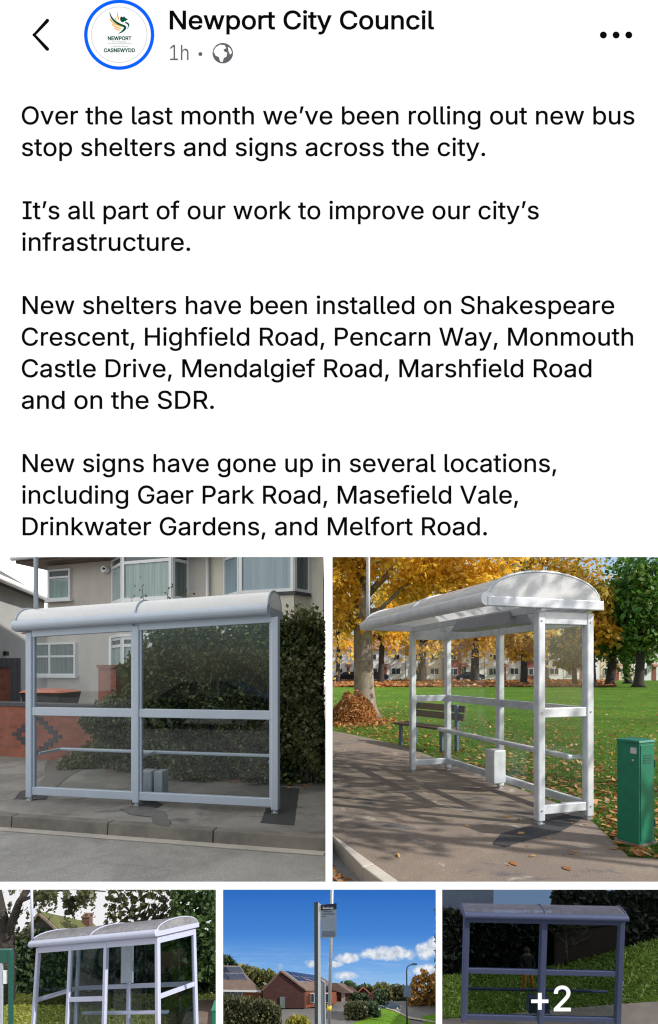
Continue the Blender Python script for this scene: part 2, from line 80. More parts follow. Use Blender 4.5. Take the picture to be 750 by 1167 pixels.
# ------------------------------------------------------------------ camera
cam = bpy.data.cameras.new('camera')
cam.sensor_fit = 'HORIZONTAL'
cam.sensor_width = 36
cam.lens = 36 * F / 750
cam.shift_y = (CY - 583.5) / 750
cam.clip_start = 0.01
cam.clip_end = 2000
camo = bpy.data.objects.new('camera', cam)
camo.location = (0, 0, EYE)
camo.rotation_euler = (R(90), 0, 0)
COL.objects.link(camo)
S.camera = camo

# ------------------------------------------------------------------ light
w = bpy.data.worlds.new('World')
S.world = w
w.use_nodes = True
nt = w.node_tree
sky = nt.nodes.new('ShaderNodeTexSky')
sky.sky_type = 'NISHITA'
sky.sun_disc = False
EL = R(35)
SUNDIR = Vector((0.94 * math.cos(EL), -0.34 * math.cos(EL), math.sin(EL))).normalized()
sky.sun_elevation = EL
sky.sun_rotation = math.atan2(SUNDIR.x, SUNDIR.y)
bg = nt.nodes['Background']
bg.inputs['Strength'].default_value = 0.13
nt.links.new(sky.outputs[0], bg.inputs[0])
sl = bpy.data.lights.new('sun', 'SUN')
sl.energy = 4.2
sl.angle = R(0.5)
sl.color = (1, 0.95, 0.88)
so = bpy.data.objects.new('sun', sl)
so.rotation_euler = SUNDIR.to_track_quat('Z', 'Y').to_euler()
COL.objects.link(so)
S.view_settings.view_transform = 'Standard'
S.view_settings.look = 'None'
S.view_settings.exposure = EXPO
S.view_settings.gamma = 1
S.render.engine = 'CYCLES'
S.cycles.max_bounces = 6
S.cycles.transparent_max_bounces = 24
S.cycles.filter_width = 1.15
S.cycles.use_denoising = True


# ------------------------------------------------------------------ materials
def srgb(r, g, b):
    return tuple(((c / 255) / 12.92 if c / 255 <= 0.04045 else ((c / 255 + 0.055) / 1.055) ** 2.4) for c in (r, g, b)) + (1,)


def newmat(name):
    m = bpy.data.materials.new(name)
    m.use_nodes = True
    m.node_tree.nodes.clear()
    return m, m.node_tree, m.node_tree.nodes.new('ShaderNodeOutputMaterial')


def c4(c):
    return tuple(c) + (1,) if len(c) == 3 else tuple(c)


def noise(t, scale, detail=5, rough=0.6, coord='Object', stretch=None, dist=0):
    tc = t.nodes.new('ShaderNodeTexCoord')
    n = t.nodes.new('ShaderNodeTexNoise')
    n.inputs['Scale'].default_value = scale
    n.inputs['Detail'].default_value = detail
    n.inputs['Roughness'].default_value = rough
    n.inputs['Distortion'].default_value = dist
    src = tc.outputs[coord]
    if stretch:
        mp = t.nodes.new('ShaderNodeMapping')
        mp.inputs['Scale'].default_value = stretch
        t.links.new(src, mp.inputs[0])
        src = mp.outputs[0]
    t.links.new(src, n.inputs['Vector'])
    return n.outputs[0]


def ramp(t, fac, stops):
    r = t.nodes.new('ShaderNodeValToRGB')
    e = r.color_ramp.elements
    while len(e) < len(stops):
        e.new(0.5)
    for k, (p, c) in enumerate(stops):
        e[k].position = p
        e[k].color = c4(c)
    t.links.new(fac, r.inputs[0])
    return r.outputs[0]


def mixc(t, fac, a, b, mode='MIX'):
    m = t.nodes.new('ShaderNodeMix')
    m.data_type = 'RGBA'
    m.blend_type = mode
    for sock, v in ((m.inputs[0], fac), (m.inputs[6], a), (m.inputs[7], b)):
        if hasattr(v, 'is_output'):
            t.links.new(v, sock)
        else:
            sock.default_value = c4(v) if not isinstance(v, float) else v
    return m.outputs[2]


def bsdf(t, out, col, rough=0.6, metal=0.0, bump=None, bstr=0.2, bdist=0.02, spec=0.5):
    b = t.nodes.new('ShaderNodeBsdfPrincipled')
    if hasattr(col, 'is_output'):
        t.links.new(col, b.inputs['Base Color'])
    else:
        b.inputs['Base Color'].default_value = c4(col)
    b.inputs['Roughness'].default_value = rough
    b.inputs['Metallic'].default_value = metal
    b.inputs['Specular IOR Level'].default_value = spec
    if bump is not None:
        bn = t.nodes.new('ShaderNodeBump')
        bn.inputs['Strength'].default_value = bstr
        bn.inputs['Distance'].default_value = bdist
        t.links.new(bump, bn.inputs['Height'])
        t.links.new(bn.outputs[0], b.inputs['Normal'])
    if out:
        t.links.new(b.outputs[0], out.inputs[0])
    return b


def surf(name, c1, c2=None, scale=8, rough=0.6, metal=0.0, bstr=0.15, bdist=0.01, spec=0.5, stretch=None, fine=None):
    m, t, o = newmat(name)
    c2 = c2 or tuple(min(1, v * 0.8) for v in c1)
    n = noise(t, scale, 6, 0.65, stretch=stretch)
    col = ramp(t, n, [(0.3, c1), (0.7, c2)])
    h = noise(t, fine or scale * 12, 3, 0.6)
    bsdf(t, o, col, rough, metal, h, bstr, bdist, spec)
    return m


def emis(name, c, s=1.0):
    m, t, o = newmat(name)
    e = t.nodes.new('ShaderNodeEmission')
    e.inputs[0].default_value = c4(c)
    e.inputs[1].default_value = s * SCR
    t.links.new(e.outputs[0], o.inputs[0])
    return m


def glass(name, tint=(0.86, 0.9, 0.9), refl=1.0, rough=0.02):
    m, t, o = newmat(name)
    tr = t.nodes.new('ShaderNodeBsdfTransparent')
    tr.inputs[0].default_value = c4(tint)
    gl = t.nodes.new('ShaderNodeBsdfGlossy')
    gl.inputs['Roughness'].default_value = rough
    gl.inputs['Color'].default_value = (0.9, 0.95, 1, 1)
    lw = t.nodes.new('ShaderNodeLayerWeight')
    lw.inputs[0].default_value = 0.5
    pw = t.nodes.new('ShaderNodeMath')
    pw.operation = 'POWER'
    pw.inputs[1].default_value = 4.0
    t.links.new(lw.outputs['Facing'], pw.inputs[0])
    mu = t.nodes.new('ShaderNodeMath')
    mu.operation = 'MULTIPLY_ADD'
    mu.use_clamp = True
    mu.inputs[1].default_value = 0.7 * refl
    mu.inputs[2].default_value = 0.035 * refl
    t.links.new(pw.outputs[0], mu.inputs[0])
    mx = t.nodes.new('ShaderNodeMixShader')
    t.links.new(mu.outputs[0], mx.inputs[0])
    t.links.new(tr.outputs[0], mx.inputs[1])
    t.links.new(gl.outputs[0], mx.inputs[2])
    t.links.new(mx.outputs[0], o.inputs[0])
    return m


def poly(name, clear=0.35, dirt=0.3, col=(0.85, 0.87, 0.9), sc=3.0):
    """milky polycarbonate roofing"""
    m, t, o = newmat(name)
    n = noise(t, sc, 6, 0.7)
    c = ramp(t, n, [(0.35, col), (0.75, tuple(v * (1 - dirt) for v in col))])
    b = bsdf(t, None, c, 0.25)
    tl = t.nodes.new('ShaderNodeBsdfTranslucent')
    t.links.new(c, tl.inputs[0])
    tr = t.nodes.new('ShaderNodeBsdfTransparent')
    a = t.nodes.new('ShaderNodeMixShader')
    a.inputs[0].default_value = 0.45
    t.links.new(b.outputs[0], a.inputs[1])
    t.links.new(tl.outputs[0], a.inputs[2])
    x = t.nodes.new('ShaderNodeMixShader')
    x.inputs[0].default_value = clear
    t.links.new(a.outputs[0], x.inputs[1])
    t.links.new(tr.outputs[0], x.inputs[2])
    t.links.new(x.outputs[0], o.inputs[0])
    return m


def leafmat(name, cols, trans=0.35, rough=0.5, patch=None, ps=0.6):
    """leaves: every leaf its own tone, tones drifting through the crown"""
    m, t, o = newmat(name)
    g = t.nodes.new('ShaderNodeNewGeometry')
    k = len(cols)
    c = ramp(t, g.outputs['Random Per Island'], [(i / max(1, k - 1), q) for i, q in enumerate(cols)])
    if patch:
        n = noise(t, ps, 3, 0.5)
        f = ramp(t, n, [(0.42, (0, 0, 0)), (0.58, (1, 1, 1))])
        c = mixc(t, f, c, patch)
    b = bsdf(t, None, c, rough)
    tl = t.nodes.new('ShaderNodeBsdfTranslucent')
    t.links.new(c, tl.inputs[0])
    x = t.nodes.new('ShaderNodeMixShader')
    x.inputs[0].default_value = trans
    t.links.new(b.outputs[0], x.inputs[1])
    t.links.new(tl.outputs[0], x.inputs[2])
    t.links.new(x.outputs[0], o.inputs[0])
    return m


def brick(name, c1, c2, mortar, scale=1.0, diamond=False):
    """courses of brick on walls; u along the wall, z up (object coordinates)"""
    m, t, o = newmat(name)
    tc = t.nodes.new('ShaderNodeTexCoord')
    sp = t.nodes.new('ShaderNodeSeparateXYZ')
    t.links.new(tc.outputs['Object'], sp.inputs[0])
    ad = t.nodes.new('ShaderNodeMath')
    t.links.new(sp.outputs[0], ad.inputs[0])
    t.links.new(sp.outputs[1], ad.inputs[1])
    cb = t.nodes.new('ShaderNodeCombineXYZ')
    t.links.new(ad.outputs[0], cb.inputs[0])
    t.links.new(sp.outputs[2], cb.inputs[1])
    bt = t.nodes.new('ShaderNodeTexBrick')
    bt.inputs['Scale'].default_value = scale
    bt.inputs['Brick Width'].default_value = 0.225
    bt.inputs['Row Height'].default_value = 0.075
    bt.inputs['Mortar Size'].default_value = 0.006
    bt.inputs['Color1'].default_value = c4(c1)
    bt.inputs['Color2'].default_value = c4(c2)
    bt.inputs['Mortar'].default_value = c4(mortar)
    t.links.new(cb.outputs[0], bt.inputs[0])
    n = noise(t, 3 * scale, 5)
    f = ramp(t, n, [(0.35, (0.75, 0.75, 0.75)), (0.7, (1.1, 1.1, 1.1))])
    c = mixc(t, 1.0, bt.outputs[0], f, 'MULTIPLY')
    bsdf(t, o, c, 0.85, 0, bt.outputs['Fac'], -0.3, 0.004)
    return m


M = {}
M['page'] = emis('page_white', (1, 1, 1), 1.03)
M['ink'] = emis('ink_black', (0.003, 0.003, 0.003))
M['ink_grey'] = emis('ink_grey', srgb(101, 103, 107))
M['ring_blue'] = emis('ring_blue', srgb(8, 102, 255))
M['line_grey'] = emis('line_grey', srgb(205, 205, 208))
M['logo_green'] = emis('logo_green', srgb(12, 84, 66))
M['logo_gold'] = emis('logo_gold', srgb(243, 180, 50))
M['case'] = surf('case_plastic', (0.05, 0.05, 0.055), scale=20, rough=0.4)
M['frame'] = surf('powder_coated_frame', (0.44, 0.5, 0.58), (0.40, 0.455, 0.53), 3, 0.42, 0.15, 0.05, 0.001, stretch=(1, 1, 0.4))
M['frame_white'] = surf('pale_aluminium_frame', (0.76, 0.78, 0.81), (0.50, 0.54, 0.60), 5, 0.4, 0.2, 0.05, 0.001)
M['frame_mini'] = surf('pale_lilac_frame', (0.42, 0.44, 0.56), (0.36, 0.38, 0.5), 30, 0.4, 0.1, 0.02, 0.0002)
M['frame_blue'] = surf('blue_grey_frame', (0.16, 0.195, 0.33), (0.13, 0.16, 0.28), 30, 0.45, 0.1, 0.02, 0.0002)
M['foot'] = surf('galvanised_foot', (0.5, 0.52, 0.54), scale=20, rough=0.4, metal=0.6)
M['glass'] = glass('shelter_glass', (0.92, 0.94, 0.94), 0.8)
M['glass_clear'] = glass('shelter_glass_clear', (0.95, 0.97, 0.96), 0.6)
M['glass_dark'] = glass('shelter_glass_dark', (0.62, 0.67, 0.68), 0.8)
M['roof_poly'] = poly('roof_polycarbonate', 0.03, 0.04, (0.99, 0.99, 0.99))
M['roof_white'] = poly('roof_polycarbonate_milky', 0.04, 0.08, (0.95, 0.95, 0.95))
M['roof_dull'] = poly('roof_polycarbonate_dull', 0.4, 0.5, (0.5, 0.49, 0.52), 6)
M['box_grey'] = surf('grey_box_metal', (0.45, 0.5, 0.56), scale=6, rough=0.45, metal=0.2)
M['render_taupe'] = surf('taupe_render', (0.54, 0.50, 0.46), (0.42, 0.39, 0.36), 1.6, 0.9, 0, 0.4, 0.01, 0.2, stretch=(1, 1, 0.35), fine=60)
M['render_cream'] = surf('cream_render', (0.68, 0.65, 0.55), (0.55, 0.52, 0.45), 1.6, 0.9, 0, 0.4, 0.01, 0.2, stretch=(1, 1, 0.35), fine=60)
M['render_grey'] = surf('grey_render', (0.33, 0.33, 0.32), (0.28, 0.28, 0.275), 0.8, 0.9, 0, 0.4, 0.01, 0.2, fine=60)
M['upvc'] = surf('white_window_frame', (0.74, 0.76, 0.77), (0.68, 0.7, 0.71), 5, 0.35, 0, 0.02)
M['tile'] = surf('brown_roof_tile', (0.16, 0.12, 0.10), (0.10, 0.08, 0.07), 6, 0.85, 0, 0.5, 0.02)
M['tile_grey'] = surf('grey_roof_tile', (0.085, 0.085, 0.09), (0.055, 0.055, 0.06), 6, 0.85, 0, 0.5, 0.02)
M['soffit'] = surf('brown_soffit', (0.13, 0.09, 0.065), scale=5)
M['tile_red'] = surf('red_ridge_tile', (0.42, 0.14, 0.07), (0.28, 0.1, 0.06), 8, 0.8)
M['fence_grey'] = surf('grey_fence', (0.10, 0.10, 0.105), (0.07, 0.07, 0.075), 4, 0.8, stretch=(6, 6, 0.5))
M['brick_red'] = brick('red_brick', (0.31, 0.095, 0.055), (0.23, 0.07, 0.045), (0.2, 0.11, 0.085))
M['brick_dark'] = surf('blue_grey_brick', (0.055, 0.058, 0.07), (0.035, 0.037, 0.045), 8, 0.8)
M['coping'] = surf('dark_coping', (0.075, 0.08, 0.085), (0.05, 0.05, 0.055), 5, 0.85)
M['trunk'] = surf('bark', (0.13, 0.105, 0.08), (0.06, 0.05, 0.04), 6, 0.95, 0, 0.8, 0.03, stretch=(1, 1, 0.25))
M['trunk_dark'] = surf('dark_bark', (0.05, 0.04, 0.032), (0.025, 0.02, 0.017), 6, 0.95, 0, 0.8, 0.03)
M['trunk_pale'] = surf('pale_flaking_bark', (0.36, 0.31, 0.24), (0.13, 0.10, 0.075), 5.0, 0.95, 0, 0.8, 0.03, stretch=(1, 1, 0.6))
M['wood_dark'] = surf('dark_bench_wood', (0.10, 0.06, 0.04), (0.05, 0.032, 0.024), 6, 0.6, stretch=(0.5, 6, 6))
M['steel_blue'] = surf('blue_grey_steel', (0.10, 0.15, 0.21), scale=8, rough=0.4, metal=0.3)
M['green_paint'] = surf('green_painted_metal', (0.008, 0.19, 0.105), (0.006, 0.12, 0.07), 5, 0.42, 0.1, 0.05, 0.002)
M['green_dark'] = surf('dark_green_paint', (0.01, 0.09, 0.065), scale=30, rough=0.45)
M['white'] = surf('white_paint', (0.8, 0.8, 0.8), scale=6, rough=0.5)
M['black'] = surf('black_rubber', (0.02, 0.02, 0.022), scale=10, rough=0.7)
M['car_dark'] = surf('dark_car_paint', (0.02, 0.025, 0.035), scale=3, rough=0.2, metal=0.3, bstr=0)
M['car_blue'] = surf('blue_grey_car_paint', (0.03, 0.05, 0.08), scale=3, rough=0.45, metal=0.1, bstr=0)
M['win_dark'] = surf('dark_window', (0.04, 0.05, 0.06), (0.02, 0.025, 0.03), 4, 0.12, bstr=0)
M['orange'] = surf('orange_plastic', (0.55, 0.12, 0.04), scale=6, rough=0.5)


def pane_mat(name, c1, c2, sc=3):
    """a window pane with a pale curtain hanging close behind it"""
    m, t, o = newmat(name)
    n = noise(t, sc, 2, 0.5, stretch=(9, 9, 0.25))
    col = ramp(t, n, [(0.35, c1), (0.65, c2)])
    b = bsdf(t, o, col, 0.08, 0)
    return m


M['pane_curtain'] = pane_mat('pane_with_pale_curtain', (0.22, 0.31, 0.31), (0.32, 0.42, 0.40))
M['pane_blue'] = pane_mat('pane_with_blue_curtain', (0.20, 0.29, 0.34), (0.27, 0.37, 0.41), 1.5)
M['pane_dark'] = pane_mat('pane_dim_room', (0.09, 0.12, 0.12), (0.16, 0.2, 0.19))
M['lead'] = surf('leaded_glass', (0.12, 0.15, 0.17), (0.05, 0.06, 0.07), 60, 0.2)


def asphalt(name, base, dark, patch, sc=1.0, patch_scale=0.9, spots=None):
    m, t, o = newmat(name)
    big = noise(t, patch_scale, 4, 0.55, dist=0.4)
    mid = noise(t, 7 * sc, 6, 0.7)
    fine = noise(t, 70 * sc, 3, 0.85)
    c = ramp(t, mid, [(0.3, base), (0.7, tuple(v * 0.72 for v in base))])
    f = ramp(t, big, [(0.46, (0, 0, 0)), (0.6, (1, 1, 1))])
    c = mixc(t, f, c, patch)
    big2 = noise(t, patch_scale * 1.7, 5, 0.6, dist=0.8, stretch=(1, 1.6, 1))
    f2 = ramp(t, big2, [(0.56, (0, 0, 0)), (0.66, (1, 1, 1))])
    c = mixc(t, f2, c, dark)
    if spots:
        f3 = ramp(t, noise(t, patch_scale * 2.6, 5, 0.62, dist=1.2), [(0.60, (0, 0, 0)), (0.68, (1, 1, 1))])
        c = mixc(t, f3, c, spots)
    g = ramp(t, fine, [(0.3, (0.55, 0.55, 0.55)), (0.75, (1.45, 1.45, 1.45))])
    c = mixc(t, 1.0, c, g, 'MULTIPLY')
    bsdf(t, o, c, 0.85, 0, fine, 0.5, 0.004, 0.3)
    return m


M['road'] = asphalt('road_asphalt', (0.33, 0.32, 0.30), (0.24, 0.235, 0.225), (0.35, 0.34, 0.32), 1, 0.9)
M['pavement'] = asphalt('pavement_asphalt', (0.22, 0.21, 0.19), (0.12, 0.118, 0.115), (0.27, 0.255, 0.23), 1, 1.1)
M['pavement_warm'] = asphalt('worn_brown_pavement', (0.27, 0.215, 0.17), (0.105, 0.10, 0.105), (0.20, 0.16, 0.13), 1, 0.8, (0.42, 0.37, 0.32))
M['new_tar'] = surf('fresh_tarmac', (0.03, 0.03, 0.032), (0.045, 0.045, 0.047), 30, 0.8, 0, 0.5, 0.005)
M['wet_tar'] = surf('damp_stain_tarmac', (0.10, 0.095, 0.088), (0.15, 0.14, 0.13), 8, 0.45, 0, 0.4, 0.004)
M['kerb'] = surf('concrete_kerb', (0.24, 0.215, 0.18), (0.10, 0.095, 0.085), 2.2, 0.9, 0, 0.5, 0.006, fine=90)
M['channel'] = surf('pale_channel_concrete', (0.5, 0.46, 0.4), (0.34, 0.32, 0.28), 2, 0.9, 0, 0.5, 0.006, fine=90)
M['kerb_pale'] = surf('pale_kerb_stone', (0.55, 0.50, 0.43), (0.42, 0.38, 0.33), 3, 0.9, 0, 0.5, 0.006, fine=90)


def grassmat(name, c1, c2, c3, s=1.0):
    m, t, o = newmat(name)
    n1 = noise(t, 0.28 * s, 6, 0.7)
    n2 = noise(t, 40 * s, 4, 0.8)
    c = ramp(t, n1, [(0.35, c1), (0.6, c2)])
    d = ramp(t, n2, [(0.3, (0.45, 0.45, 0.45)), (0.7, (1.4, 1.4, 1.4))])
    c = mixc(t, 1.0, c, d, 'MULTIPLY')
    n3 = noise(t, 1.6 * s, 6, 0.7)
    f = ramp(t, n3, [(0.58, (0, 0, 0)), (0.72, (1, 1, 1))])
    c = mixc(t, f, c, c3)
    bsdf(t, o, c, 0.9, 0, n2, 1.0, 0.05 / s, 0.1)
    return m


M['lawn'] = grassmat('mown_lawn', (0.12, 0.24, 0.02), (0.07, 0.15, 0.015), (0.13, 0.18, 0.03))
M['lawn_mini'] = grassmat('park_grass', (0.26, 0.29, 0.05), (0.19, 0.22, 0.04), (0.28, 0.24, 0.08), 8)
M['lawn_hill'] = grassmat('hill_grass', (0.2, 0.32, 0.045), (0.12, 0.21, 0.03), (0.08, 0.14, 0.025), 9)
M['verge'] = grassmat('verge_grass', (0.17, 0.32, 0.03), (0.12, 0.25, 0.025), (0.1, 0.2, 0.03), 20)
M['leaf_hedge'] = leafmat('hedge_leaf', [(0.02, 0.035, 0.012), (0.06, 0.09, 0.025), (0.17, 0.22, 0.06), (0.04, 0.06, 0.02), (0.03, 0.045, 0.016)], 0.25, patch=(0.11, 0.12, 0.04), ps=1.3)
M['leaf_yellow'] = leafmat('yellow_autumn_leaf', [(0.92, 0.62, 0.06), (0.75, 0.42, 0.04), (0.95, 0.78, 0.22), (0.42, 0.34, 0.04), (0.92, 0.66, 0.07)], 0.5, patch=(0.88, 0.55, 0.05), ps=0.5)
M['leaf_orange'] = leafmat('orange_autumn_leaf', [(0.75, 0.36, 0.02), (0.55, 0.27, 0.03), (0.8, 0.45, 0.05), (0.3, 0.24, 0.03)], 0.5, patch=(0.36, 0.30, 0.03), ps=0.25)
M['leaf_brown'] = leafmat('brown_orange_leaf', [(0.3, 0.14, 0.03), (0.2, 0.11, 0.03), (0.4, 0.2, 0.04), (0.1, 0.08, 0.02)], 0.35)
M['leaf_yg'] = leafmat('yellow_green_leaf', [(0.28, 0.27, 0.03), (0.5, 0.36, 0.03), (0.16, 0.2, 0.03)], 0.45, patch=(0.15, 0.2, 0.03), ps=0.3)
M['leaf_green'] = leafmat('green_leaf', [(0.10, 0.23, 0.03), (0.055, 0.15, 0.02), (0.15, 0.28, 0.04), (0.24, 0.28, 0.04)], 0.4, patch=(0.08, 0.2, 0.03), ps=0.3)
M['leaf_dark'] = leafmat('dark_leaf', [(0.02, 0.042, 0.015), (0.05, 0.085, 0.03), (0.03, 0.055, 0.02)], 0.25)
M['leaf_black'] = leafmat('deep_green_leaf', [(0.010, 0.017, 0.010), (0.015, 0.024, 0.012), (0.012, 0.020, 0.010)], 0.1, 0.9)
M['leaf_mid'] = leafmat('mid_green_leaf', [(0.04, 0.085, 0.02), (0.07, 0.13, 0.03), (0.03, 0.06, 0.015)], 0.35)
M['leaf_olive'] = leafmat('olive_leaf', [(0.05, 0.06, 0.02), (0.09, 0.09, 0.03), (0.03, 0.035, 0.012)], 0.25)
M['leaf_olive_lit'] = leafmat('sunlit_olive_leaf', [(0.10, 0.12, 0.03), (0.16, 0.16, 0.04), (0.06, 0.075, 0.02)], 0.25)  # brighter copy of the olive leaf, sunlight put into its colour
M['leaf_rust'] = leafmat('rusty_leaf', [(0.5, 0.2, 0.05), (0.34, 0.13, 0.04), (0.62, 0.32, 0.1), (0.2, 0.1, 0.04)], 0.25)
M['leaf_fallen'] = leafmat('fallen_leaf', [(0.50, 0.24, 0.06), (0.35, 0.13, 0.04), (0.6, 0.33, 0.1), (0.25, 0.1, 0.04)], 0.2)
M['moss_roof'] = surf('mossy_roof', (0.12, 0.125, 0.035), (0.07, 0.08, 0.025), 30, 0.95, 0, 0.6, 0.002)
M['wall_greenish'] = surf('dark_greenish_wall', (0.055, 0.06, 0.045), scale=20, rough=0.9)  # one even dark greenish tone
M['fascia'] = surf('brown_fascia', (0.2, 0.15, 0.12), scale=20, rough=0.8)
M['brick_plain'] = surf('orange_red_brick', (0.36, 0.12, 0.06), (0.27, 0.085, 0.045), 60, 0.9, 0, 0.3, 0.001)
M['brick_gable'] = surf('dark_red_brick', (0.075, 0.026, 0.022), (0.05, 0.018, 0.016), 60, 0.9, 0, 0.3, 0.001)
M['tile_mini'] = surf('brown_clay_tile', (0.15, 0.10, 0.08), (0.10, 0.07, 0.055), 50, 0.9, 0, 0.4, 0.001)
M['solar'] = surf('solar_panel_glass', (0.015, 0.022, 0.05), (0.03, 0.04, 0.08), 20, 0.15, 0.2, 0, 0.001)
M['solar_frame'] = surf('solar_panel_edge', (0.25, 0.28, 0.33), scale=20, rough=0.4)
M['drive'] = surf('grey_tarmac_drive', (0.16, 0.155, 0.15), (0.12, 0.118, 0.115), 20, 0.9, 0, 0.4, 0.001)
M['path_pale'] = surf('pale_path', (0.36, 0.31, 0.26), (0.28, 0.24, 0.2), 30, 0.9, 0, 0.4, 0.001)
M['building_grey'] = surf('blue_grey_cladding', (0.16, 0.21, 0.28), (0.14, 0.18, 0.25), 10, 0.7)
M['wall_brown'] = surf('brown_garden_wall', (0.16, 0.085, 0.06), (0.09, 0.05, 0.04), 30, 0.9)
M['sign_navy'] = surf('navy_sign_band', (0.01, 0.012, 0.03), scale=30, rough=0.3)
M['sign_grey'] = surf('pale_sign_face', (0.14, 0.18, 0.23), (0.12, 0.16, 0.21), 60, 0.35, bstr=0)
M['sign_text'] = surf('sign_lettering_dark', (0.04, 0.05, 0.08), scale=60, rough=0.5, bstr=0)
M['sign_post'] = surf('grey_sign_post', (0.05, 0.068, 0.08), (0.04, 0.055, 0.068), 30, 0.35, 0.4, 0)
M['steel_pale'] = surf('pale_galvanised_steel', (0.6, 0.63, 0.64), scale=30, rough=0.35, metal=0.3, bstr=0)
M['pole_mid'] = surf('mid_grey_steel', (0.3, 0.32, 0.33), scale=30, rough=0.4, metal=0.3, bstr=0)
M['jacket'] = surf('dark_jacket_cloth', (0.010, 0.012, 0.016), scale=40, rough=0.9)
M['skin'] = surf('skin_tone', (0.22, 0.13, 0.10), scale=30, rough=0.6)
M['hair'] = surf('brown_hair', (0.04, 0.025, 0.018), scale=40, rough=0.8)
M['trousers'] = surf('orange_work_trousers', (0.65, 0.22, 0.02), (0.55, 0.18, 0.02), 30, 0.8)
M['cabinet_plate'] = surf('pale_notice_plate', (0.5, 0.52, 0.52), scale=30)
M['divider'] = surf('grey_sun_block_board', (0.22, 0.22, 0.22), scale=2, rough=0.9)


# ------------------------------------------------------------------ object helpers
RM = {}


def link(o):
    COL.objects.link(o)
    return o


def tag(o, label=None, cat=None, group=None, kind=None):
    if label: o['label'] = label
    if cat: o['category'] = cat
    if group: o['group'] = group
    if kind: o['kind'] = kind
    return o


def root(name, label, cat, loc=(0, 0, 0), rz=0.0, group=None, mat=None):
    o = bpy.data.objects.new(name, None)
    o.empty_display_size = 0.05
    link(o)
    m = mat.copy() if mat is not None else Matrix.Translation(Vector(loc)) @ Matrix.Rotation(rz, 4, 'Z')
    o.matrix_world = m
    RM[o.name] = m
    return tag(o, label, cat, group)


def wm(o):
    return RM.get(o.name, Matrix.Identity(4)) if o is not None else Matrix.Identity(4)


class MB:
    def __init__(s):
        s.v, s.f, s.mi = [], [], []

    def add(s, vs, fs, mi=0):
        b = len(s.v)
        s.v += [Vector(q) for q in vs]
        s.f += [tuple(b + i for i in q) for q in fs]
        s.mi += [mi] * len(fs)
        return s

    def box(s, x0, x1, y0, y1, z0, z1, mi=0, m=None):
        vs = [Vector(q) for q in ((x0, y0, z0), (x1, y0, z0), (x1, y1, z0), (x0, y1, z0), (x0, y0, z1), (x1, y0, z1), (x1, y1, z1), (x0, y1, z1))]
        if m: vs = [m @ q for q in vs]
        return s.add(vs, [(0, 3, 2, 1), (4, 5, 6, 7), (0, 1, 5, 4), (1, 2, 6, 5), (2, 3, 7, 6), (3, 0, 4, 7)], mi)

    def hexa(s, low, high, mi=0):
        """a closed solid between two polygons with the same number of corners"""
        n = len(low)
        fs = [tuple(range(n))[::-1], tuple(range(n, 2 * n))] + [(i, (i + 1) % n, n + (i + 1) % n, n + i) for i in range(n)]
        return s.add(list(low) + list(high), fs, mi)

    def tube(s, pts, rad, n=10, mi=0, cap=True):
        pts = [Vector(q) for q in pts]
        if not hasattr(rad, '__len__'): rad = [rad] * len(pts)
        vs, fs = [], []
        up = None
        for i, q in enumerate(pts):
            d = (pts[min(i + 1, len(pts) - 1)] - pts[max(i - 1, 0)]).normalized()
            if up is None:
                up = Vector((0, 0, 1)) if abs(d.z) < 0.9 else Vector((1, 0, 0))
            a = d.cross(up).normalized()
            c = a.cross(d).normalized()
            up = c
            for k in range(n):
                t = 2 * math.pi * k / n
                vs.append(q + (a * math.cos(t) + c * math.sin(t)) * rad[i])
        for i in range(len(pts) - 1):
            for k in range(n):
                k2 = (k + 1) % n
                fs.append((i * n + k, i * n + k2, (i + 1) * n + k2, (i + 1) * n + k))
        if cap:
            fs.append(tuple(range(n))[::-1])
            fs.append(tuple(range((len(pts) - 1) * n, len(pts) * n)))
        return s.add(vs, fs, mi)

    def build(s, name, mats, parent=None, world=True, bevel=0, smooth=False, label=None):
        me = bpy.data.meshes.new(name)
        vs = s.v
        if parent is not None and world:
            inv = wm(parent).inverted()
            vs = [inv @ q for q in vs]
        me.from_pydata([tuple(q) for q in vs], [], s.f)
        for q in (mats if isinstance(mats, (list, tuple)) else [mats]):
            me.materials.append(q)
        if any(s.mi): me.polygons.foreach_set('material_index', s.mi)
        if smooth: me.polygons.foreach_set('use_smooth', [True] * len(me.polygons))
        me.update()
        o = bpy.data.objects.new(name, me)
        link(o)
        if parent is not None:
            o.parent = parent
            RM[o.name] = wm(parent)
        if bevel:
            b = o.modifiers.new('bevel', 'BEVEL')
            b.width = bevel
            b.segments = 2
            b.limit_method = 'ANGLE'
        if label: o['label'] = label
        return o


def poly_sheet(name, pts, mat, kind='structure', label=None):
    me = bpy.data.meshes.new(name)
    me.from_pydata([tuple(p) for p in pts], [], [tuple(range(len(pts)))])
    me.materials.append(mat)
    o = link(bpy.data.objects.new(name, me))
    o['kind'] = kind
    if label: o['label'] = label
    # every sheet faces up
    if me.polygons[0].normal.z < 0: me.flip_normals()
    return o


def ragged(pts, step=0.03, amp=0.004):
    out = []
    n = len(pts)
    for i in range(n):
        a, b = pts[i], pts[(i + 1) % n]
        k = max(2, int((b - a).length / step))
        for j in range(k):
            out.append(a.lerp(b, j / k) + Vector((random.gauss(0, amp), random.gauss(0, amp), 0)))
    return out


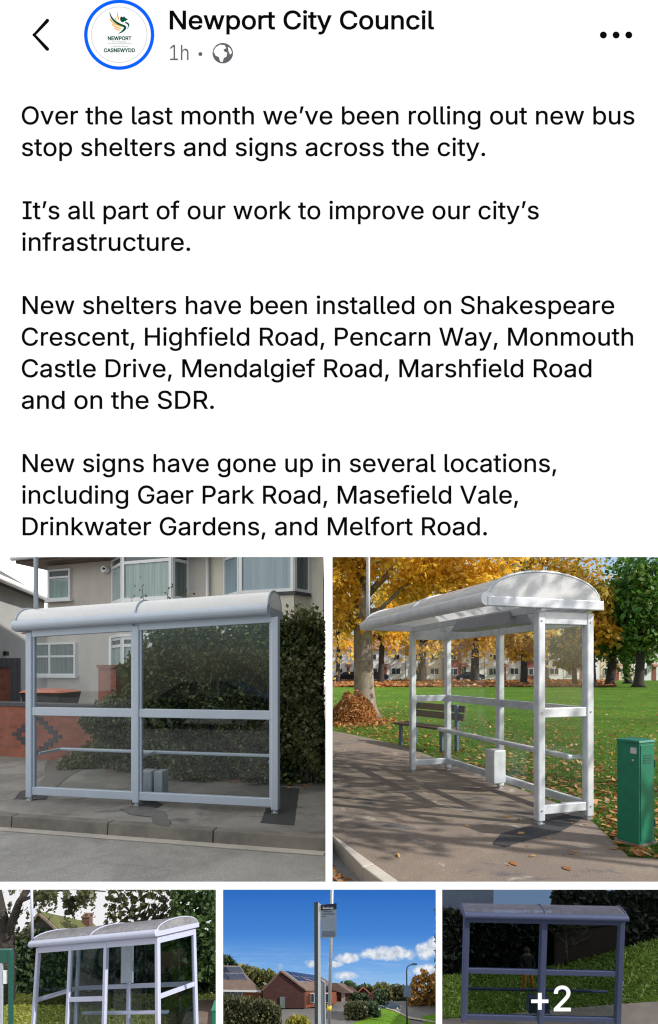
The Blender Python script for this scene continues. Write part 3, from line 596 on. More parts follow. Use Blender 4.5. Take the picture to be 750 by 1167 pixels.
def leaves(name, C, size, mat, parent=None, flat=0.0, jit=0.65, up=None, aspect=0.62):
    """one mesh of small pointed leaves at the given centres (world)"""
    C = np.asarray(C, float)
    if parent is not None:
        inv = np.array(wm(parent).inverted())
        C = C @ inv[:3, :3].T + inv[:3, 3]
        size = size * abs(np.linalg.det(inv[:3, :3])) ** (1 / 3)
    n = len(C)
    d1 = rng.normal(size=(n, 3))
    if flat: d1[:, 2] *= (1 - flat)
    d1 /= np.linalg.norm(d1, axis=1)[:, None]
    d2 = rng.normal(size=(n, 3))
    if flat: d2[:, 2] *= (1 - flat)
    d2 -= (d2 * d1).sum(1)[:, None] * d1
    d2 /= np.linalg.norm(d2, axis=1)[:, None]
    s = size * (1 + jit * rng.uniform(-1, 1, n))[:, None]
    v = np.stack([C - d1 * s * 0.5, C + d2 * s * aspect * 0.5, C + d1 * s * 0.5, C - d2 * s * aspect * 0.5], 1).reshape(-1, 3)
    me = bpy.data.meshes.new(name)
    me.vertices.add(4 * n)
    me.vertices.foreach_set('co', v.ravel())
    me.loops.add(4 * n)
    me.loops.foreach_set('vertex_index', np.arange(4 * n))
    me.polygons.add(n)
    me.polygons.foreach_set('loop_start', np.arange(n) * 4)
    me.polygons.foreach_set('loop_total', np.full(n, 4))
    me.materials.append(mat)
    me.update(calc_edges=True)
    o = link(bpy.data.objects.new(name, me))
    if parent is not None:
        o.parent = parent
        RM[o.name] = wm(parent)
    return o


def cloud(center, rad, n, clumps=40, spread=0.28, shell=0.55):
    """leaf centres gathered in clumps through an ellipsoid, with gaps between"""
    c = np.array(center, float)
    r = np.array(rad, float)
    d = rng.normal(size=(clumps, 3))
    d /= np.linalg.norm(d, axis=1)[:, None]
    k = rng.uniform(shell, 1.0, clumps)[:, None] * (1 + 0.12 * rng.normal(size=(clumps, 1)))
    cc = d * k
    w_ = rng.uniform(0.5, 1.6, clumps)
    idx = rng.choice(clumps, n, p=w_ / w_.sum())
    sp = spread * (0.6 + 0.8 * rng.random(clumps))
    p = cc[idx] + rng.normal(size=(n, 3)) * sp[idx][:, None] * 0.6
    return c + p * r


def limb(mb, a, b, r0, r1, wob=0.08, n=8, seg=5):
    a, b = Vector(a), Vector(b)
    L = (b - a).length
    pts, rs = [], []
    for i in range(seg + 1):
        t = i / seg
        q = a.lerp(b, t)
        if 0 < i < seg: q += Vector([random.uniform(-1, 1) * wob * L for _ in range(3)])
        pts.append(q)
        rs.append(r0 + (r1 - r0) * t)
    mb.tube(pts, rs, n)


def tree(name, label, base, top, r0, ccen, crad, n, leaf, lmat, tmat=None, group=None, clumps=45, spread=0.26, clip=None, shell=0.5, limbs=7, fork=None, cat='tree'):
    t = root(name, label, cat, base, 0, group)
    base, top, ccen = Vector(base), Vector(top), Vector(ccen)
    m = MB()
    fl = [base + Vector((0, 0, -0.02 * r0)), base + Vector((0, 0, r0 * 0.8)), base.lerp(top, 0.35), base.lerp(top, 0.7), top]
    m.tube(fl, [r0 * 1.7, r0 * 1.05, r0 * 0.9, r0 * 0.8, r0 * 0.66], 12)
    for i in range(limbs):
        d = Vector((random.uniform(-1, 1) * crad[0], random.uniform(-1, 1) * crad[1], random.uniform(-0.3, 0.9) * crad[2])) * 0.8
        limb(m, base.lerp(top, random.uniform(0.7, 1)), ccen + d, r0 * 0.45, r0 * 0.07)
    if clip:
        m.v = [clip(q) for q in m.v]
    m.build('trunk', tmat or M['trunk'], t, smooth=True)
    C = cloud(ccen, crad, n, clumps, spread, shell)
    if clip:
        C = C[C[:, 0] > 0.08]
    leaves('crown', C, leaf, lmat, t)
    return t
# ------------------------------------------------------------------ lettering outlines
GL = {}
for ln in GLYPHS.strip('\n').split('\n'):
    ch, adv, body = ln.split('\t')
    GL[ch] = (int(adv) / 1000, [[tuple(int(v) / 1000 for v in p.split(' ')) for p in c.split(',')] for c in body.split(';')] if body else [])


from mathutils.geometry import delaunay_2d_cdt
GC = {}


def glyph_tris(ch, off):
    """outline of one letter as triangles: corners flattened, grown by off, filled where the winding is not zero"""
    if (ch, off) in GC: return GC[(ch, off)]
    polys = []
    for c in GL[ch][1]:
        pts = []
        n = len(c)
        for k in range(n):
            x0, y0, _, _, rx, ry = c[k]
            x1, y1, lx, ly, _, _ = c[(k + 1) % n]
            p0, p1, p2, p3 = Vector((x0, y0)), Vector((x0 + rx, y0 + ry)), Vector((x1 + lx, y1 + ly)), Vector((x1, y1))
            flat = abs((p1 - p0).cross(p3 - p0)) + abs((p2 - p0).cross(p3 - p0)) < 2e-4
            st = 1 if flat else 5
            for s_ in range(st):
                t_ = s_ / st
                pts.append(p0 * (1 - t_) ** 3 + p1 * 3 * t_ * (1 - t_) ** 2 + p2 * 3 * t_ * t_ * (1 - t_) + p3 * t_ ** 3)
        q = []
        for p in pts:
            if not q or (p - q[-1]).length > 1e-5: q.append(p)
        if (q[0] - q[-1]).length < 1e-5: q.pop()
        polys.append(q)
    area = lambda q: sum(q[i].x * q[(i + 1) % len(q)].y - q[(i + 1) % len(q)].x * q[i].y for i in range(len(q)))
    big = max(polys, key=lambda q: abs(area(q)))
    sg = 1 if area(big) > 0 else -1
    if off:
        for q in polys:
            n = len(q)
            new = []
            for i in range(n):
                a, b, c = q[i - 1], q[i], q[(i + 1) % n]
                d0, d1 = (b - a).normalized(), (c - b).normalized()
                n0, n1 = Vector((d0.y, -d0.x)) * sg, Vector((d1.y, -d1.x)) * sg
                m_ = n0 + n1
                if m_.length < 0.3: m_ = n0
                m_ = m_ / max(0.35, m_.length_squared) * 2 if m_.length_squared > 0.35 else m_
                new.append(b + m_ * off)
            q[:] = new
    vs, es = [], []
    for q in polys:
        b = len(vs)
        vs += [Vector(p) for p in q]
        es += [(b + i, b + (i + 1) % len(q)) for i in range(len(q))]
    ov, oe, of, *_ = delaunay_2d_cdt(vs, es, [], 0, 1e-6)
    keep = []
    for f in of:
        cx_ = sum(ov[i].x for i in f) / len(f)
        cy_ = sum(ov[i].y for i in f) / len(f)
        wn = 0
        for q in polys:
            for i in range(len(q)):
                a, b = q[i], q[(i + 1) % len(q)]
                if (a.y > cy_) != (b.y > cy_):
                    x = a.x + (cy_ - a.y) / (b.y - a.y) * (b.x - a.x)
                    if x > cx_: wn += 1 if b.y > a.y else -1
        if wn: keep.append(tuple(f))
    GC[(ch, off)] = ([(v.x, v.y) for v in ov], keep)
    return GC[(ch, off)]


def text_mesh(name, s, x0, base, width, size, plane_m, mat, parent, off=0.0, thick=0.0):
    """lettering laid on a plane: plane_m maps (u right, v up) page units to world; width fixes the line length"""
    V_, F_ = [], []
    x = 0.0
    for ch in s:
        if GL[ch][1]:
            vs, fs = glyph_tris(ch, off)
            b = len(V_)
            used = sorted({i for f in fs for i in f})
            mp = {i: b + k for k, i in enumerate(used)}
            V_ += [(vs[i][0] + x, vs[i][1]) for i in used]
            F_ += [tuple(mp[i] for i in f) for f in fs]
        x += GL[ch][0]
    lo, hi = min(v[0] for v in V_), max(v[0] for v in V_)
    k = width / (hi - lo)
    inv = wm(parent).inverted()
    me = bpy.data.meshes.new(name)
    me.from_pydata([tuple(inv @ plane_m(x0 + (u - lo) * k, base + v * size)) for u, v in V_], [], F_)
    me.materials.append(mat)
    ob = link(bpy.data.objects.new(name, me))
    ob.parent = parent
    return ob


# ------------------------------------------------------------------ the page with its five openings
ZP = 0.30


def pg(px, py, dz=0.0):
    z = ZP - dz
    return Vector(((px - CX) / F * ZP, z, EYE + (CY - py) / F * ZP))


page = root('display_page', 'white upright page with black post text, round profile badge and five picture openings', 'display page', pg(375, 1200))
xs = [-30, -16, 0, 246, 254, 371, 379, 497, 504, 762, 780]
ys = [-30, 634.5, 1005.5, 1014, 1186, 1210]
holes = [(-16, 371, 634.5, 1005.5), (379, 762, 634.5, 1005.5), (-16, 246, 1014, 1186), (254, 497, 1014, 1186), (504, 762, 1014, 1186)]
mb = MB()
TH = 0.0008
for i in range(len(xs) - 1):
    for j in range(len(ys) - 1):
        cx, cy = (xs[i] + xs[i + 1]) / 2, (ys[j] + ys[j + 1]) / 2
        if any(a < cx < b and c < cy < d for a, b, c, d in holes): continue
        q = [pg(xs[i], ys[j + 1]), pg(xs[i + 1], ys[j + 1]), pg(xs[i + 1], ys[j]), pg(xs[i], ys[j])]
        mb.add(q, [(0, 1, 2, 3)], 0)
        q2 = [p + Vector((0, TH, 0)) for p in q]
        mb.add(q2, [(3, 2, 1, 0)], 1)
for a, b, c, d in holes + [(-30, 780, -30, 1210)]:
    cs = [pg(a, d), pg(b, d), pg(b, c), pg(a, c)]
    cs2 = [p + Vector((0, TH, 0)) for p in cs]
    for k in range(4):
        k2 = (k + 1) % 4
        mb.add([cs[k], cs[k2], cs2[k2], cs2[k]], [(0, 1, 2, 3)], 0)
mb.build('page_sheet', [M['page'], M['case']], page)
m = MB()
e = 0.004
for (a, b, c, d) in ((-52, -30.5, -52, 1232), (780.5, 802, -52, 1232), (-30.5, 780.5, -52, -30.5), (-30.5, 780.5, 1210.5, 1232)):
    p0, p1 = pg(a, d), pg(b, c)
    m.box(p0.x, p1.x, ZP - 0.002, ZP + 0.006, p0.z, p1.z)
m.build('bezel', M['case'], page, bevel=0.001)


def face(px, py): return pg(px, py, 0.0002)


SZ = 20.2 / 0.509
LN = [("Over the last month we’ve been rolling out new bus", 142, 25, 723), ("stop shelters and signs across the city.", 178, 25, 553),
      ("It’s all part of our work to improve our city’s", 250, 26, 614), ("infrastructure.", 286, 25.5, 217),
      ("New shelters have been installed on Shakespeare", 358, 26, 700), ("Crescent, Highfield Road, Pencarn Way, Monmouth", 394, 25, 721.5),
      ("Castle Drive, Mendalgief Road, Marshfield Road", 430, 25, 674), ("and on the SDR.", 466, 25, 244),
      ("New signs have gone up in several locations,", 538, 26, 634), ("including Gaer Park Road, Masefield Vale,", 574, 25.5, 590.5),
      ("Drinkwater Gardens, and Melfort Road.", 610, 26, 555)]


def pageline(s, base, xa, xb, size, mat, off=0.0, nm='text_line'):
    return text_mesh(nm, s, xa, -base, xb - xa, size, lambda u, v: face(u, -v), mat, page, off)


for s, b, xa, xb in LN:
    pageline(s, b, xa, xb, SZ, M['ink'], 0.008)
pageline("Newport City Council", 33.5, 193.5, 495, 20.5 / 0.509, M['ink'], 0.014, 'title_text')
pageline("1h", 69, 194, 215, 17.5 / 0.509, M['ink_grey'], 0.0, 'time_text')


def disc(cx, cy, r, n=64, r_in=0.0, dz=0.0002):
    a = [2 * math.pi * k / n for k in range(n)]
    o_ = [pg(cx + r * math.cos(t), cy + r * math.sin(t), dz) for t in a]
    if not r_in: return o_, [tuple(range(n))[::-1]]
    i_ = [pg(cx + r_in * math.cos(t), cy + r_in * math.sin(t), dz) for t in a]
    return o_ + i_, [(k, (k + 1) % n, n + (k + 1) % n, n + k)[::-1] for k in range(n)]


def stroke(pts, wd, dz=0.0002):
    """a flat pen stroke through page pixels; wd a width or a list of widths"""
    n = len(pts)
    ws = wd if hasattr(wd, '__len__') else [wd] * n
    vs, fs = [], []
    for i, (x, y) in enumerate(pts):
        x0, y0 = pts[max(i - 1, 0)]
        x1, y1 = pts[min(i + 1, n - 1)]
        l = math.hypot(x1 - x0, y1 - y0) or 1
        nx, ny = -(y1 - y0) / l, (x1 - x0) / l
        vs += [pg(x + nx * ws[i] / 2, y + ny * ws[i] / 2, dz), pg(x - nx * ws[i] / 2, y - ny * ws[i] / 2, dz)]
    for i in range(n - 1):
        fs.append((2 * i, 2 * i + 1, 2 * i + 3, 2 * i + 2))
    return vs, fs


def curve_pts(p0, p1, p2, n=10):
    return [((1 - t) ** 2 * p0[0] + 2 * t * (1 - t) * p1[0] + t * t * p2[0], (1 - t) ** 2 * p0[1] + 2 * t * (1 - t) * p1[1] + t * t * p2[1]) for t in [k / n for k in range(n + 1)]]


m = MB()
m.add(*disc(228.5, 62, 2.3, 24))
m.build('separator_dot', M['ink_grey'], page)
m = MB()
m.add(*stroke([(54.2, 24), (39.2, 40.2), (54.2, 56.4)], 4.2))
for q in ((54.2, 24), (39.4, 40.2), (54.2, 56.4)): m.add(*disc(q[0], q[1], 2.1, 20, dz=0.00025))
m.build('back_arrow', M['ink'], page)
for x in (687.5, 702, 716.5):
    m = MB()
    m.add(*disc(x, 40.3, 4.0, 28))
    m.build('menu_dot', M['ink'], page)
# globe: grey disc with pale land
m = MB()
m.add(*disc(254, 61, 11.7, 48))
gb = m.build('globe_icon', M['ink_grey'], page)
m = MB()
land1 = [(243.4, 59.2), (245.9, 54.7), (250.7, 51.6), (256, 52.0), (258.1, 55.5), (254.7, 57.0), (256, 59.4), (259.2, 60.8), (258.1, 65.3), (255.2, 66.7), (253.8, 71.4), (251, 70.6), (249.6, 65.6), (246.0, 64.2)]
land3 = [(259.8, 53.8), (262.8, 56.0), (264.6, 60.6), (262.4, 63), (260.6, 59)]
for L_ in (land1, land3):
    m.add([pg(x, y, 0.0003) for x, y in L_], [tuple(range(len(L_)))])
m.build('land_shape', M['page'], gb)
# profile badge
m = MB()
m.add(*disc(136, 40, 40, 96, 36))
badge = m.build('profile_badge', M['ring_blue'], page)
m = MB()
m.add(*disc(136, 40, 32, 96, 31.3))
m.build('inner_ring', M['line_grey'], badge)
m = MB()
m.add(*stroke(curve_pts((125.3, 14.2), (126.5, 25), (141, 30), 12) + curve_pts((141, 30), (144.2, 31), (141.5, 34.5), 5)[1:] + [(138.5, 37), (135.2, 38.8)], [0.6, 1, 1.3, 1.6, 1.9, 2.1, 2.3, 2.4, 2.5, 2.6, 2.6, 2.6, 2.6, 2.8, 3, 3, 2.8, 2.6, 1.6, 0.5]))
m.add([pg(x, y, 0.0003) for x, y in [(137, 21), (138.5, 19.3), (140.5, 20.3), (141.8, 19), (143, 21), (146, 22.4), (145.2, 23.6), (143.6, 23.8), (144.6, 25), (142, 24.8), (140.6, 26.2), (138.5, 25.6), (137.2, 23.6)]], [tuple(range(13))])
m.add(*stroke(curve_pts((142.5, 26), (148, 27), (146.3, 31), 8) + [(145.4, 33.6)], [1.0, 1.5, 1.9, 2, 2, 1.8, 1.6, 1.3, 1.0, 0.5]))
m.build('emblem_swoosh', M['logo_green'], badge)
m = MB()
for a, b_, c, wd in (((125.2, 21), (128, 28), (139, 31), 1.5), ((127.8, 27.5), (131, 32), (138.6, 33), 1.4), ((130.5, 32), (133, 35), (138, 34.8), 1.2)):
    q = curve_pts(a, b_, c, 8)
    m.add(*stroke(q, [0.4] + [wd] * 7 + [0.5], 0.00026))
m.add(*stroke(curve_pts((133.6, 13.8), (134.2, 19), (135.8, 24), 5), [0.4, 0.9, 1.3, 1.6, 1.4, 0.4], 0.00026))
m.add(*stroke(curve_pts((133, 19.8), (130.8, 22.5), (133.3, 24), 5), [0.4, 0.9, 1.1, 1.1, 0.9, 0.4], 0.00026))
m.build('emblem_feathers', M['logo_gold'], badge)
for s, b_, xa, xb, h, off in (("NEWPORT", 46.0, 123, 150, 4.0, 0.035), ("CITY COUNCIL", 48.9, 128, 144.5, 1.5, 0), ("CYNGOR DINAS", 54.2, 127, 146, 1.7, 0), ("CASNEWYDD", 59.7, 118.5, 154, 4.0, 0.035)):
    t = text_mesh('badge_text', s, xa, -b_, xb - xa, h / 0.509, lambda u, v: face(u, -v), M['logo_green'], badge, off)
m = MB()
m.add(*stroke([(123, 50.2), (150, 50.2)], 0.35))
m.build('badge_rule', M['logo_green'], badge)
# dimmed pane over the last opening, with its count
dm, t, o = newmat('dimmed_pane')
tr = t.nodes.new('ShaderNodeBsdfTransparent')
tr.inputs[0].default_value = (0.40, 0.40, 0.43, 1)
t.links.new(tr.outputs[0], o.inputs[0])
m = MB()
m.add([pg(504, 1186, -0.0003), pg(762, 1186, -0.0003), pg(762, 1014, -0.0003), pg(504, 1014, -0.0003)], [(0, 1, 2, 3)])
pane = m.build('dimmed_pane', dm, page)
text_mesh('count_text', "+2", 605.3, -1152, 45.3, 28.0 / 0.509, lambda u, v: pg(u, -v, 0.0001), M['page'], pane, 0.010)


# ------------------------------------------------------------------ bus shelters
def arc(b0, b1, z0, rise, n=14, p=0.8):
    """roof profile from the front gutter over to the back"""
    out = []
    for k in range(n + 1):
        t = math.pi * (1 - k / n)
        c, s_ = math.cos(t), math.sin(t)
        out.append(((b0 + b1) / 2 + (b1 - b0) / 2 * c, z0 + rise * abs(s_) ** p))
    return out


def shelter(name, label, mat, L, W, H, posts, panels, roof, fm, gm, rm, bench=None, extras=(), pw=0.09, s=1.0, group=None, endm=None, ribs=(0.0, 0.5, 1.0), zb=0.0):
    """local axes: x along the front, y into the shelter, z up"""
    t = root(name, label, 'bus shelter', mat=mat, group=group)
    kw = dict(world=False)
    bev = 0.006
    h = pw / 2

    def bar(nm, p, q, hw, z0, z1, par=t, mt=None):
        p, q = Vector(p), Vector(q)
        d = (q - p).normalized()
        n = Vector((-d.y, d.x)) * hw
        m_ = MB()
        m_.hexa([(p.x - n.x, p.y - n.y, z0), (q.x - n.x, q.y - n.y, z0), (q.x + n.x, q.y + n.y, z0), (p.x + n.x, p.y + n.y, z0)],
                [(p.x - n.x, p.y - n.y, z1), (q.x - n.x, q.y - n.y, z1), (q.x + n.x, q.y + n.y, z1), (p.x + n.x, p.y + n.y, z1)])
        return m_.build(nm, mt or fm, par, bevel=bev, **kw)

    for (a, b) in posts:
        m_ = MB()
        m_.box(a - h, a + h, b - h, b + h, zb + 0.035, H)
        po = m_.build('post', fm, t, bevel=0.012, **kw)
        m_ = MB()
        m_.tube([(a, b, zb), (a, b, zb + 0.04)], 0.03, 12)
        m_.box(a - h * 0.9, a + h * 0.9, b - h * 0.9, b + h * 0.9, zb, zb + 0.012)
        m_.build('foot', M['foot'], po, **kw)
    for pn in panels:
        (a0, b0, a1, b1) = pn['line']
        p, q = Vector((a0, b0)), Vector((a1, b1))
        d = (q - p).normalized()
        p2, q2 = p + d * (h - 0.004), q - d * (h - 0.004)
        for (z0, z1, hw) in pn['rails']:
            bar('rail', p2, q2, hw, z0, z1)
        for (z0, z1) in pn['glass']:
            g = bar('glass_pane', p2 + d * 0.02, q2 - d * 0.02, 0.004, z0, z1, mt=gm)
            for mod in list(g.modifiers): g.modifiers.remove(mod)
            if pn.get('bead'):
                for u in (p2 + d * 0.012, q2 - d * 0.012):
                    m_ = MB()
                    n = Vector((-d.y, d.x)) * 0.02
                    uu = d * 0.016
                    m_.hexa([(u.x - uu.x - n.x, u.y - uu.y - n.y, z0), (u.x + uu.x - n.x, u.y + uu.y - n.y, z0), (u.x + uu.x + n.x, u.y + uu.y + n.y, z0), (u.x - uu.x + n.x, u.y - uu.y + n.y, z0)],
                            [(u.x - uu.x - n.x, u.y - uu.y - n.y, z1), (u.x + uu.x - n.x, u.y + uu.y - n.y, z1), (u.x + uu.x + n.x, u.y + uu.y + n.y, z1), (u.x - uu.x + n.x, u.y - uu.y + n.y, z1)])
                    m_.build('glazing_bead', fm, g, **kw)
    # roof
    a0, a1, b0, b1, z0, rise, gr = roof['a0'], roof['a1'], roof['b0'], roof['b1'], roof['z'], roof['rise'], roof['gr']
    pf = arc(b0, b1, z0, rise, p=roof.get('p', 0.8))
    m_ = MB()
    n = len(pf)
    for dz in (0.0, 0.008):
        m_.v += [Vector((a, b, z + dz)) for a in (a0, a1) for (b, z) in pf]
    m_.f = [(i, i + 1, n + i + 1, n + i) for i in range(n - 1)] + [(2 * n + i, 3 * n + i, 3 * n + i + 1, 2 * n + i + 1) for i in range(n - 1)]
    m_.mi = [0] * len(m_.f)
    m_.build('roof_sheet', rm, t, smooth=True, **kw)
    m_ = MB()
    m_.tube([(a0 - 0.015, b0, z0), (a1 + 0.015, b0, z0)], gr, 20)
    m_.build('front_gutter', fm, t, smooth=False, bevel=0.008, **kw)
    bar('back_gutter', (a0, b1), (a1, b1), 0.035, z0 - 0.06, z0 + 0.02)
    for k in ribs:
        a = a0 + (a1 - a0) * k
        m_ = MB()
        m_.tube([(a, b, z + 0.012) for b, z in pf], 0.014, 8)
        m_.build('roof_rib', fm, t, smooth=True, **kw)
    for a, sg in ((a0, -1), (a1, 1)):
        m_ = MB()
        e0, e1 = a - 0.012, a + 0.012
        mid = [(b, z - 0.004) for b, z in pf]
        low = [(b1, z0 - 0.05), (b0, z0 - 0.05)]
        pts = mid + low
        m_.hexa([(e0, b, z) for b, z in pts], [(e1, b, z) for b, z in pts])
        ep = m_.build('end_panel', endm or rm, t, **kw)
        m_ = MB()
        m_.hexa([(e0 - 0.01, b0, z0 - 0.07), (e1 + 0.01, b0, z0 - 0.07), (e1 + 0.01, b1 + 0.04, z0 - 0.07), (e0 - 0.01, b1 + 0.04, z0 - 0.07)],
                [(e0 - 0.01, b0, z0 + 0.03), (e1 + 0.01, b0, z0 + 0.03), (e1 + 0.01, b1 + 0.04, z0 + 0.03), (e0 - 0.01, b1 + 0.04, z0 + 0.03)])
        m_.build('end_trim', fm, ep, bevel=0.01, **kw)
    if bench:
        (a0_, a1_, b_, z_, r_) = bench
        m_ = MB()
        m_.box(a0_, a1_, b_ - r_ * 1.6, b_ + r_ * 1.6, z_ - r_, z_ + r_)
        m_.build('perch_rail', fm, t, bevel=r_ * 0.6, **kw)
    return t


FULL = lambda line, H=2.2, bead=False: dict(line=line, rails=[(H - 0.13, H - 0.0, 0.035), (1.1, 1.2, 0.03), (0.1, 0.19, 0.03)], glass=[(1.19, H - 0.12), (0.18, 1.11)], bead=bead)

# shelter by the houses (pale blue grey, seen from the road)
th = 0.19
M1 = Matrix.Translation((-3.66, 6.46, 0)) @ Matrix.Rotation(-th, 4, 'Z')
L1 = 3.12
R1 = [(2.06, 2.15, 0.035), (1.04, 1.14, 0.03), (0.07, 0.165, 0.03)]
sh1 = shelter('bus_shelter', 'pale blue grey bus shelter on the pavement before the brick wall and hedge', M1, L1, 0.6, 2.12,
              [(0.0, 0.0), (1.43, 0.0), (L1, 0.0)],
              [dict(line=(0, 0, 1.43, 0), rails=R1, glass=[(1.13, 2.07), (0.155, 1.05)], bead=True),
               dict(line=(1.43, 0, L1, 0), rails=R1, glass=[(1.13, 2.07), (0.155, 1.05)], bead=True)],
              dict(a0=-0.13, a1=L1 - 0.06, b0=-0.10, b1=0.42, z=2.20, rise=0.22, gr=0.062), M['frame'], M['glass'], M['roof_poly'],
              bench=(0.08, L1 - 0.08, 0.42, 0.565, 0.018), pw=0.085)
for a in (0.08, L1 - 0.08, 1.43):
    m = MB()
    m.box(a - 0.015, a + 0.015, 0.04, 0.43, 0.545, 0.58)
    m.build('perch_bracket', M['frame'], sh1, world=False, bevel=0.004)
m = MB()
m.box(1.33, 1.50, 0.20, 0.36, 0.06, 0.37)
m.box(1.53, 1.64, 0.20, 0.36, 0.06, 0.37)
m.build('power_box', M['box_grey'], sh1, world=False, bevel=0.01)
m = MB()
p = M1.inverted() @ P(41, 706, 6.55)
m.tube([(p.x, p.y, p.z), (p.x, p.y, p.z + 2.4)], 0.027, 14)
m.build('flag_pole', M['frame'], sh1, world=False, smooth=True)

# the roof line of this shelter climbs a little towards the near end
for o_ in [c for c in sh1.children_recursive if c.type == 'MESH']:
    for v in o_.data.vertices:
        if v.co.z > 1.9: v.co.z += 0.13 * (v.co.x / L1 - 0.5)

# shelter by the park (white aluminium, seen end-on)
th2 = 1.27
M2 = Matrix.Translation((1.31, 8.25, 0)) @ Matrix.Rotation(-th2, 4, 'Z')
L2, W2 = 2.93, 0.62
sh2 = shelter('bus_shelter', 'white aluminium bus shelter beside the lawn, its milky arched end panel facing out', M2, L2, W2, 2.2,
              [(0, 0), (L2, 0), (L2, W2), (0, W2), (L2 * 0.47, W2)],
              [FULL((0, 0, 0, W2)), FULL((L2, 0, L2, W2)), FULL((0, W2, L2 * 0.47, W2)), FULL((L2 * 0.47, W2, L2, W2))],
              dict(a0=-0.3, a1=L2 + 0.1, b0=-0.70, b1=0.68, z=2.29, rise=0.29, gr=0.072, p=0.95), M['frame_white'], M['glass_clear'], M['roof_white'],
              bench=(0.03, L2 - 0.05, W2 - 0.17, 0.66, 0.028), pw=0.085, endm=M['roof_white'])
m = MB()
m.hexa([(1.35, -0.12, 2.10), (2.55, -0.12, 2.10), (2.55, 0.22, 2.10), (1.35, 0.22, 2.10)], [(1.40, -0.05, 2.25), (2.50, -0.05, 2.25), (2.50, 0.18, 2.25), (1.40, 0.18, 2.25)])
m.build('ceiling_light', surf('lilac_grey_lamp_case', (0.36, 0.36, 0.42), scale=4, rough=0.4), sh2, world=False, bevel=0.015)
m = MB()
m.box(1.42, 1.62, 0.36, 0.54, 0.12, 0.55)
m.build('power_box', M['frame_white'], sh2, world=False, bevel=0.01)
for a in (0.05, 1.38, 2.86):
    m = MB()
    m.box(a - 0.015, a + 0.015, W2 - 0.17, W2 - 0.03, 0.64, 0.68)
    m.build('perch_bracket', M['frame_white'], sh2, world=False)
for b, zs in ((0.0, (0.145, 1.15, 2.10)), (W2, (0.145, 1.15, 2.10))):
    for zz_ in zs:
        m = MB()
        m.tube([(L2 + 0.042, b, zz_), (L2 + 0.050, b, zz_)], 0.010, 8)
        m.build('bolt', M['foot'], sh2, world=False)
m = MB()
for b in (0.0, W2):
    m.hexa([(0, b - 0.03, 2.19), (L2, b - 0.03, 2.19), (L2, b + 0.03, 2.19), (0, b + 0.03, 2.19)], [(0, b - 0.03, 2.27), (L2, b - 0.03, 2.27), (L2, b + 0.03, 2.27), (0, b + 0.03, 2.27)])
m.build('roof_beam', M['frame_white'], sh2, world=False, bevel=0.006)
m = MB()
p = M2.inverted() @ P(419.5, 706, 8.5)
m.tube([(p.x, p.y, p.z), (p.x, p.y, p.z + 2.6)], 0.032, 14)
m.build('flag_pole', M['white'], sh2, world=False, smooth=True)

# ------------------------------------------------------------------ ground of the first place (houses)
KA, KB = Vector((-3.60, 5.75, 0)), Vector((0.0, 4.96, 0))
kd = (KB - KA).normalized()
KA = KA - kd * 14


def k1(t_, off, z):
    n = Vector((-kd.y, kd.x, 0))
    b = KA + (KB - KA) * t_ + n * off
    return Vector((b.x, b.y, z))


poly_sheet('road', [(-30, -14, -0.13), (-0.02, -14, -0.13), (-0.02, 4.975, -0.13), k1(0, 0, -0.13), (-30, 12, -0.13)], M['road'])
wl = 1.0 - 0.03 / (KB - KA).x
m = MB()
m.hexa([k1(0, -0.1, -0.126), k1(wl, -0.1, -0.126), k1(wl, 0.002, -0.126), k1(0, 0.002, -0.126)],
       [k1(0, -0.1, -0.118), k1(wl, -0.1, -0.118), k1(wl, 0.002, -0.118), k1(0, 0.002, -0.118)])
tag(m.build('road_channel', M['channel']), 'pale concrete channel strip along the foot of the kerb', kind='structure')
m = MB()
n_k = 15
for i in range(n_k):
    a, b = i / n_k + 0.0003, (i + 1) / n_k - 0.0003
    b = min(b, wl)
    m.hexa([k1(a, 0.0, -0.14), k1(b, 0.0, -0.14), k1(b, 0.13, -0.14), k1(a, 0.13, -0.14)], [k1(a, 0.012, 0.003), k1(b, 0.012, 0.003), k1(b, 0.13, 0.003), k1(a, 0.13, 0.003)])
tag(m.build('kerb', M['kerb'], bevel=0.007), 'worn grey concrete kerb stones edging the pavement', kind='structure')
q0, q1 = k1(0, 0.12, 0), k1(1, 0.12, 0)
poly_sheet('pavement', [(q0.x, q0.y, 0), (-0.02, q1.y, 0), (-0.02, 60, 0), (-45, 60, 0), (-45, q0.y + 2, 0)], M['pavement'])
for i, pts in enumerate(([(315, 897), (341, 899), (335, 941), (297, 938), (303, 921), (316, 921)], [(33, 899), (58, 903), (52, 912), (16, 911), (22, 903)],
                         [(150, 913), (176, 913), (186, 917), (180, 921), (160, 920), (150, 917)])):
    poly_sheet('tarmac_patch', ragged([G(x, y) + Vector((0, 0, 0.004)) for x, y in pts]), M['new_tar'])
for pts in ([(60, 861), (95, 863), (104, 873), (80, 884), (62, 899), (36, 903), (52, 884), (52, 870)], [(340, 872), (371, 876), (371, 888), (348, 886)], [(136, 922), (152, 919), (172, 920), (188, 926), (193, 934), (193, 943), (177, 941), (172, 932), (150, 929)]):
    poly_sheet('damp_stain', ragged([G(x, y) + Vector((0, 0, 0.007)) for x, y in pts], 0.03, 0.01), M['wet_tar'])
